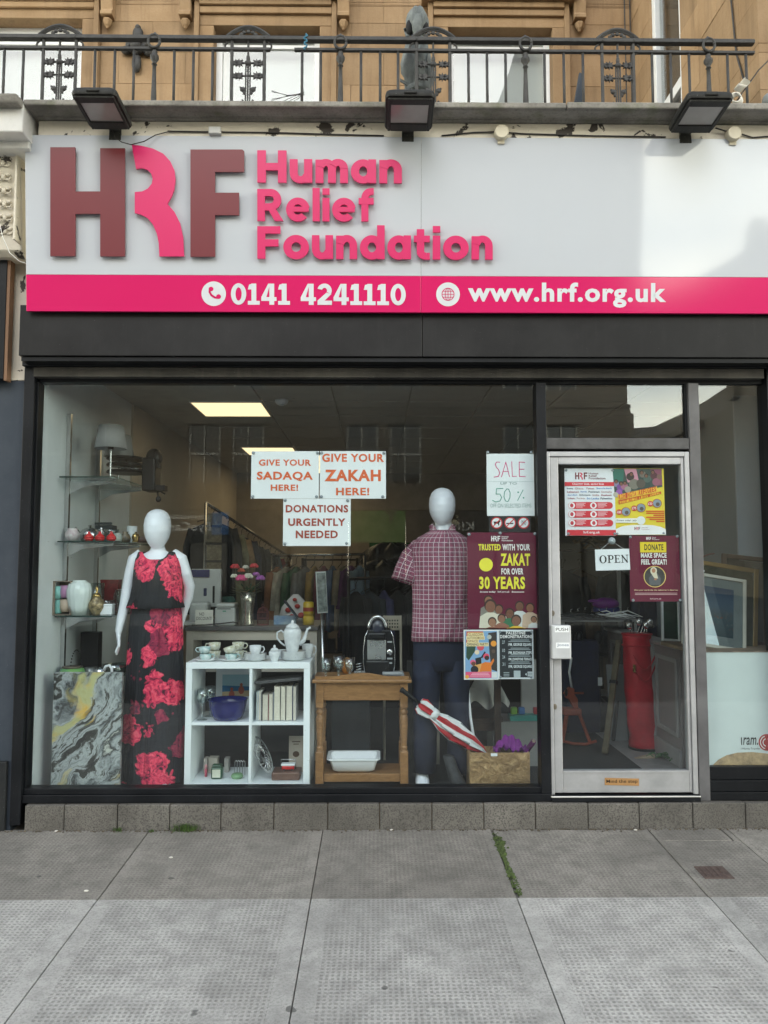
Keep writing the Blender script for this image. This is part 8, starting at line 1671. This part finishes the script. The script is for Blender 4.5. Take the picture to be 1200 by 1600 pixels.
# perforated beige folding chair
t = thing('folding_chair', at(610, 1040, 1.3), 'beige folding chair with perforated back behind the coffee machine', 'chair'); M_FC = pm('beige_metal', (.40,.36,.29), rough=.5); a, b = at(600, 985, 1.3), at(622, 962, 1.3)
MB().box(a.x, b.x+.02, 1.3, 1.315, a.z, b.z).build('backrest', M_FC, t, bevel=.004); zs2 = FL+.46; bx(a.x-.02, b.x+.05, 1.0, 1.3, zs2, zs2+.02).build('seat', M_FC, t, bevel=.004); mb = MB()
for k in range(5):
    for j in range(3): xx = a.x+.02+k*.02; zz = a.z+.02+j*.025; mb.box(xx, xx+.01, 1.2985, 1.2995, zz, zz+.012)
mb.build('perforation', M_BLK, t)
for x_ in (a.x, b.x+.02): MB().tube([(x_, 1.31, b.z), (x_, 1.2, zs2), (x_, .98, FL)], .009, 8).build('leg', M_FC, t, smooth=True); MB().tube([(x_, 1.0, zs2), (x_, 1.32, FL)], .009, 8).build('leg', M_FC, t, smooth=True)
# leaning picture frames by the jeans
for i, (px, y_) in enumerate(((683, .85), (640, .95))):
    a = at(px, 1180, y_); t = thing('stacked_frame', (a.x, y_, FL), ('pale wooden strut standing behind the jeans', 'dark thin frame standing beside the pine table')[i], 'frame'); MB().obox((a.x, y_, FL+.36), (.018, .02, .36), Matrix.Rotation(R(4), 3, 'X')).build('stile', pm(('pale_strut', 'dark_strut')[i], ((.24,.22,.19), (.03,.03,.03))[i], rough=.7), t)
# grey cabinet behind the pine table
a, b = at(518, 1160, .9), at(578, 1085, .9); one('grey_cabinet', bx(a.x, b.x, .9, 1.3, FL, b.z+.1), pm('blue_grey_cabinet', (.06,.07,.08), rough=.6, var=.1), 'dark grey cabinet seen between the pine table legs', 'cabinet', bevel=.005)
# ------------------------------------------------------------------ inside the doorway
YG = 1.12; c = hz(1003, 1170, FL); gb = thing('red_golf_bag', c, 'tall red leather golf bag standing inside the doorway', 'golf bag'); M_GB = pm('red_leather', (.5,.014,.03), rough=.42, var=.25, scale=7, bump=.25, bscale=30); hh = .88; r_ = .118
def gw(i, t): return 1+.04*sin(3*t+i*1.1)*(1 < i < 8)+.03*sin(5*t-i)*(2 < i < 8), 0
mb = MB(); eloft(mb, [(c.x-.02*q, c.y, c.z+hh*u, r_*k2, r_*k2*.9) for u, k2, q in ((0, .98, -1), (.06, 1.0, -1), (.12, .96, -1), (.22, 1.03, -.6), (.35, .97, -.3), (.5, 1.0, 0), (.62, .95, .2), (.74, .98, .5), (.82, .92, .8), (.86, .9, 1), (.96, .92, 1), (1.0, .94, 1))], 36, gw); mb.build('bag', M_GB, gb, smooth=True)
mb = MB()
for u in (.9, .995): mb.tube([(c.x-.02+r_*.95*cos(q), c.y+r_*.86*sin(q), c.z+hh*u) for q in [2*pi*k/30 for k in range(31)]], .007, 6)
mb.build('collar_piping', M_GB, gb, smooth=True); MB().lathe([(0,0),(r_*1.03,0),(r_*1.03,.02),(0,.02)], c-Vector((-.02, 0, .0)), 30).build('base_ring', M_BLK, gb)
mb = MB()
for u0, u1 in ((.82, .70), (.74, .60)): mb.tube([(c.x-.085+.17*k/10, c.y-r_*.86-.006*sin(pi*k/10), c.z+hh*(u0-(u0-u1)*sin(pi*k/10))) for k in range(11)], .006, 6)
mb.build('pocket_seam', M_GB, gb, smooth=True); p = Vector((c.x-.08, c.y-r_*.8, c.z+hh*.71)); bx(p.x-.008, p.x+.008, p.y-.02, p.y, p.z-.03, p.z+.03).build('buckle', MATS['polished_brass'], gb, bevel=.003)
for i in range(6):
    x_ = c.x-.07+.026*i; hz_ = c.z+hh+.05+.05*rnd.random(); dx = rnd.uniform(-.06, .06)
    t = thing('golf_club', (x_, c.y, c.z+hh), ('golf club with black head at the far left of the red bag', 'steel golf iron second in the red bag', 'steel golf iron third in the red bag', 'short steel golf iron fourth in the red bag', 'steel golf iron fifth in the red bag', 'black headed golf driver at the right of the red bag')[i], 'golf club', 'clubs in the red golf bag')
    tp_ = Vector((x_+dx, c.y-.02, hz_)); MB().tube([(x_*.3+c.x*.7, c.y, c.z+.5), (x_, c.y, c.z+hh), tp_], .0055, 6).build('shaft', M_STEEL, t, smooth=True); MB().ell(tp_+Vector((.02 if i > 2 else -.02, -.01, .005)), (.035 if i in (0, 5) else .024, .02, .016 if i in (0, 5) else .03), 10, 7).build('head', M_BLK if i in (0, 5) else M_STEEL, t, smooth=True)
# navy holdall
p = hz(912, 1146, FL); t = thing('navy_travel_bag', p, 'tall navy blue travel bag standing inside the doorway', 'bag'); M_NV = pm('navy_canvas', (.008,.010,.035), rough=.75, var=.3, scale=20); a, b = at(886, 1146, p.y), at(943, 1002, p.y)
mb = MB(); mb.loft([[(p.x+sx*(b.x-a.x)/2*s_, p.y+.12+sy*.12*s_, FL+z_) for sx, sy in ((-1,-.7),(-.85,-1),(.85,-1),(1,-.7),(1,.7),(.85,1),(-.85,1),(-1,.7))] for s_, z_ in ((.95, .005), (1, .05), (1.02, .3), (.98, .55), (1, b.z-FL-.03), (.9, b.z-FL))]); mb.build('bag', M_NV, t, auto=45); mb = MB()
for px in (892, 905, 935): q = at(px, 1000, p.y+.1); mb.ell((q.x, q.y, b.z+.02), (.035, .04, .06), 10, 7)
mb.build('club_cover', M_BLK, t, smooth=True); q = at(938, 1065, p.y-.01); bx(q.x-.018, q.x+.018, p.y-.004, p.y+.0, q.z-.035, q.z+.035).build('label', M_CHINA, t); q = at(893, 1050, p.y); MB().tube([(q.x, p.y-.003, q.z+.12), (q.x-.02, p.y-.008, q.z), (q.x, p.y-.003, q.z-.14)], .01, 8).build('strap', M_CHINA, t, smooth=True)
# rocking horse
p = hz(903, 1163, FL); t = thing('rocking_horse', p, 'small orange red wooden rocking horse inside the doorway', 'rocking horse'); M_RH = pm('orange_red_wood', (.30,.055,.02), rough=.5, var=.25, scale=12); yh = p.y
def rp_(px, py, y=None): return at(px, py, yh if y is None else y)
for dy in (-.08, .08):
    MB().tube([rp_(878, 1158, yh+dy), rp_(895, 1162, yh+dy), rp_(915, 1163, yh+dy), rp_(932, 1158, yh+dy)], .012, 8).build('rocker', M_RH, t, smooth=True)
    for q0, q1 in (((886, 1112), (879, 1158)), ((904, 1112), (922, 1160))): MB().bar(rp_(*q0, yh+dy*.5), rp_(*q1, yh+dy), .03, .018).build('leg', M_RH, t, bevel=.003)
mb = MB(); a, b = rp_(878, 1116), rp_(906, 1106); mb.obox(((a.x+b.x)/2, yh, (a.z+b.z)/2), ((b.x-a.x)/2, .06, .025)); mb.build('seat', M_RH, t, bevel=.008)
hp = [rp_(px, py) for px, py in ((897, 1110), (903, 1110), (902, 1092), (897, 1084), (897, 1076), (889, 1073), (882, 1080), (883, 1090), (888, 1092), (892, 1100))]; MB().prism([(q.x, q.z) for q in hp], yh-.02, yh+.02).build('head', M_RH, t, bevel=.006); MB().tube([rp_(880, 1083, yh), rp_(912, 1083, yh)], .008, 8).build('handle', M_RH, t, smooth=True); MB().ell(rp_(885, 1082, yh-.022), (.012, .006, .03), 8, 6).build('mane', M_BAG, t, smooth=True)
# long bundle leaning
for i, (q0, q1, w_, col_, lab) in enumerate((((945, 1180), (967, 1000), .045, (.11,.09,.05), 'cream rolled mat leaning between navy bag and golf bag'), ((958, 1160), (975, 995), .03, (.015,.015,.016), 'black pole bundle leaning left of the red golf bag'), ((950, 1140), (962, 1010), .03, (.03,.035,.03), 'dark green long case leaning behind the cream mat'))):
    p0 = hz(q0[0], q0[1], FL) if i < 2 else hz(q0[0], 1150, FL); p1 = at(q1[0], q1[1], p0.y+.28); t = thing('long_bundle', p0, lab, 'bundle'); p0.z = FL+.01
    MB().bar(p0, p1, w_, w_*.8).build('roll', pm('bundle_%d' % i, col_, rough=.7, var=.3, scale=20), t, bevel=.01); MB().bar(p0.lerp(p1, .6), p0.lerp(p1, .63), w_*1.15, w_*.95).build('tie', M_BLK, t)
p0 = hz(968, 1158, FL); one('glass_sheet', MB().obox((p0.x, p0.y+.05, FL+.3), (.07, .005, .3), Matrix.Rotation(R(-8), 3, 'X')), pm('grey_sheet', (.28,.30,.30), rough=.2), 'pale grey sheet leaning left of the red golf bag', 'sheet', bevel=.001)
# rack with hangers and rucksack
yk = 1.95; zk = Z(968, yk, 930); t = thing('display_rack', (X(930, yk), yk, FL), 'pale metal rack holding hangers inside the doorway', 'rack'); xa, xb = X(876, yk, 960), X(1000, yk, 960)
bx(xa, xb, yk, yk+.4, zk-.02, zk).build('shelf', pm('grey_rack', (.28,.28,.28), rough=.5), t, bevel=.003)
for x_ in (xa+.02, xb-.04):
    for y_ in (yk+.02, yk+.36): bx(x_, x_+.02, y_, y_+.02, FL, zk-.0205).build('post', MATS['grey_rack'], t)
for i in range(9):
    x_ = X(890+i*11, yk, 960); c_ = 'white' if i > 4 else 'black'; o_ = thing('coat_hanger', (x_, yk, zk), '%s plastic coat hanger, number %s in the row on the rack' % (c_, ('one','two','three','four','five','six','seven','eight','nine')[i]), 'coat hanger', 'hangers on the rack')
    z_ = zk+.012+.008*(i % 3); MB().tube([(x_-.13, yk-.03+.004*i, z_+.02), (x_, yk-.05, z_+.05), (x_+.14, yk-.04+.004*i, z_-.005), (x_, yk-.045, z_+.015), (x_-.13, yk-.03+.004*i, z_+.02)], .006, 6).build('bar', M_CHINA if i > 4 else M_BLK, o_, smooth=True); MB().tube([(x_, yk-.05, z_+.05), (x_, yk-.04, z_+.075), (x_+.02, yk-.03, z_+.08)], .003, 6).build('hook', M_STEEL, o_, smooth=True)
p = at(948, 945, yk+.1); t = thing('purple_rucksack', (p.x, yk+.12, zk+.03), 'purple and blue bag lying on the rack of hangers', 'bag'); mb = MB(); mb.ell((p.x, yk+.12, zk+.08), (.12, .09, .06), 16, 9); mb.build('lower_panel', pm('royal_blue_nylon', (.01,.02,.16), rough=.5, var=.3), t, smooth=True); mb = MB(); mb.ell((p.x-.01, yk+.10, zk+.13), (.12, .09, .055), 16, 9); mb.ell((p.x-.10, yk+.08, zk+.155), (.07, .04, .02), 12, 7); mb.build('upper_panel', pm('purple_nylon', (.15,.012,.20), rough=.5, var=.3), t, smooth=True)
# stock on the high shelf behind the leaflets
zh = Z(858, 2.3, 920); t = thing('high_shelf', (X(915, 2.3), 2.3, zh), 'high dark shelf with bundled paper behind the open sign', 'shelf'); bx(X(870, 2.3, 860), X(985, 2.3, 860), 2.3, 2.6, zh-.02, zh).build('board', M_DWOOD, t)
for x_ in (X(880, 2.3, 860), X(975, 2.3, 860)): bx(x_, x_+.03, 2.5, 2.53, FL, zh-.0205).build('post', MATS['grey_rack'], t)
mb = MB(); p = at(925, 850, 2.4); rg = random.Random(5)
for k in range(12): mb.obox((p.x+rg.uniform(-.14, .1), 2.42+rg.uniform(-.06, .06), zh+.03+rg.uniform(0, .06)), (rg.uniform(.05, .1), .05, .006), Matrix.Rotation(rg.uniform(-.7, .7), 3, 'Y'))
one('paper_bundle', mb, pm('kraft_paper', (.26,.19,.11), rough=.8, var=.2), 'loose bundle of brown paper on the high shelf', 'paper')
# bits on the doorway floor
p = hz(1040, 1188, FL); mb = MB(); rg = random.Random(9)
for k in range(40): a_ = rg.uniform(0, 6.28); q = p+Vector((rg.gauss(0, .05), rg.gauss(0, .035), .015+abs(rg.gauss(0, .02)))); mb.tube([q, q+Vector((.03*cos(a_), .02*sin(a_), .012)), q+Vector((.055*cos(a_+.5), .04*sin(a_+.5), .0))], .004, 5)
one('green_net_bag', mb, pm('green_net', (.05,.14,.05), rough=.7, var=.4, scale=40), 'crumpled green net bag on the floor inside the door', 'bag', smooth=True)
p = hz(1007, 1186, FL); one('wooden_wedge', MB().prism([(p.x-.07, FL+.006), (p.x+.07, FL+.008), (p.x+.07, FL+.035), (p.x+.05, FL+.035)], p.y-.015, p.y+.02), pm('pale_wedge', (.42,.33,.24), rough=.8), 'pale wooden door wedge on the floor inside the door', 'wedge')
# ------------------------------------------------------------------ pictures in the side window
def frame(px0, py0, px1, py1, y, tilt, roll, fw, fm, mm, pmats, label, mat_w=.0):
    a, b = at(px0, py1, y), at(px1, py0, y); w_, h_ = b.x-a.x, b.z-a.z; cx_ = (a.x+b.x)/2
    t = thing('framed_picture', (cx_, y, zd), label, 'picture', 'pictures in the side window'); y0 = y
    for q in ((a.x, a.x+fw, zd, zd+h_), (b.x-fw, b.x, zd, zd+h_), (a.x+fw, b.x-fw, zd, zd+fw), (a.x+fw, b.x-fw, zd+h_-fw, zd+h_)): bx(q[0], q[1], y0, y0+.025, q[2], q[3]).build('frame_bar', fm, t, bevel=.004)
    bx(a.x+fw, b.x-fw, y0+.012, y0+.018, zd+fw, zd+h_-fw).build('mount', mm, t); 
    bx(a.x+fw+mat_w, b.x-fw-mat_w, y0+.0105, y0+.0118, zd+fw+mat_w, zd+h_-fw-mat_w).build('print', pmats, t); bx(a.x+fw, b.x-fw, y0+.006, y0+.008, zd+fw, zd+h_-fw).build('glass', M_CLEAR, t)
    t.rotation_euler = (tilt, roll, 0); return t
def harbour(h):
    sp = h.nd('SeparateXYZ'); h.l(h.gen, sp.inputs[0]); c = h.ramp(sp.outputs[2], [(.0, (.03,.10,.14)), (.35, (.06,.15,.20)), (.45, (.10,.16,.20)), (.6, (.10,.20,.32)), (1, (.05,.13,.28))]); b_ = h.step(h.noise(h.gen, 14, 5, .6), .55, .62); band = h.ma('MULTIPLY', h.ma('LESS_THAN', h.ma('ABSOLUTE', h.ma('SUBTRACT', sp.outputs[2], .34)), .2), b_)
    h.l(h.mix(h.ma('MULTIPLY', band, .8), c, h.ramp(h.noise(h.gen, 9, 2, .5), [(.45, (.30,.34,.34)), (.55, (.32,.08,.04))])), h.b.inputs['Base Color']); h.b.inputs['Roughness'].default_value = .3
frame(1070, 880, 1180, 1014, .36, R(-12), R(9), .03, pm('dark_gold_frame', (.30,.19,.06), rough=.35, metal=.4), M_CARD, pm('dim_landscape', (.10,.11,.07), rough=.4, var=.5, scale=8), 'gold framed picture at the back of the side window')
frame(1066, 893, 1163, 1012, .26, R(-14), R(9), .022, pm('cream_frame', (.58,.56,.48), rough=.5), pm('grey_mount', (.45,.48,.5), rough=.7), nodemat('harbour_print', harbour), 'cream framed harbour print leaning in the side window', .06)
frame(1128, 872, 1196, 1014, .46, R(-8), R(6), .03, M_DWOOD, M_CARD, pm('dark_print', (.03,.03,.03), rough=.4), 'dark framed picture behind the gold one in the side window')
p = at(1094, 893, .255); one('price_tag', MB().obox((p.x, .245, p.z), (.02, .001, .018), Matrix.Rotation(R(30), 3, 'Y')), M_CHINA, 'small white price tag tied to the cream frame', 'tag')
t = frame(1035, 935, 1062, 1005, .72, R(-10), R(4), .015, M_CHINA, M_CARD, pm('green_print', (.05,.16,.11), rough=.4, var=.4), 'narrow green print leaning on the partition inside the door')
t = one('red_twig', MB().tube([at(1095, 875, .3), at(1100, 869, .3), at(1108, 866, .3), at(1116, 865, .3)], .004, 6), pm('red_twig', (.12,.02,.02), rough=.6), 'thin dark red twig above the pictures in the side window', 'twig', smooth=True)
one('pale_board', bx(X(1152, .55, 800), X(1205, .55, 800), .55, .57, zd+.001, Z(618, .55, 1180)), pm('pale_blue_board', (.34,.38,.42), rough=.5, var=.05), 'tall pale blue grey board at the right of the side window', 'board', bevel=.003)
# another rail of mixed clothes across the middle of the shop
r4, r5 = at(425, 868, 2.7), at(570, 866, 2.9); rk3 = thing('middle_rail', ((r4.x+r5.x)/2, 2.8, FL), 'clothes rail of mixed garments below the donations notice', 'clothes rail'); MB().tube([r4, r5], .013, 8).build('rail', M_STEEL, rk3, smooth=True)
for p in (r4, r5): MB().tube([p, (p.x, p.y, FL)], .014, 8).build('post', M_STEEL, rk3, smooth=True)
for i, (nm, col_) in enumerate((('rust brown', (.26,.10,.04)), ('cream', (.45,.40,.32)), ('forest green', (.05,.13,.06)), ('grey marl', (.20,.20,.20)), ('mustard', (.36,.22,.04)), ('burgundy', (.20,.03,.05)), ('denim blue', (.07,.12,.22)), ('beige', (.36,.29,.2)), ('plum', (.13,.04,.12)), ('pale blue', (.25,.33,.42)))):
    p = r4.lerp(r5, .06+.098*i); p.z -= .045; garment(p, .42, .62+.2*rnd.random(), .035, R(70+rnd.uniform(-14, 14)), pm('mid_'+nm.replace(' ', '_'), col_, rough=.9, var=.3, scale=12, bump=.3, bscale=150), '%s garment on the middle clothes rail' % nm, 60+i, 'clothes on the middle rail')
# coats hanging at the back of the doorway
for i, (px, nm, col_) in enumerate(((880, 'long black coat', (.012,.012,.014)), (905, 'brown checked coat', (.12,.08,.05)), (965, 'dark grey coat', (.04,.04,.043)), (1010, 'navy coat', (.015,.02,.045)))):
    p = at(px, 880, 2.75); garment(p, .42, .8, .05, R(20*(i-1)), pm('door_'+nm.replace(' ', '_'), col_, rough=.9, var=.3, scale=12), '%s hanging at the back of the doorway' % nm, 80+i, 'coats behind the door')
p = hz(940, 1150, FL); one('black_holdall', MB().loft([[(p.x+a_*cos(q), p.y+.25+.13*sin(q)*b_, FL+z_) for q in [2*pi*k/24 for k in range(24)]] for a_, b_, z_ in ((.14, 1, .005), (.17, 1.1, .08), (.16, 1, .2), (.08, .4, .27))]), M_BAG, 'black holdall on the floor behind the leaning bundles', 'bag', smooth=True)
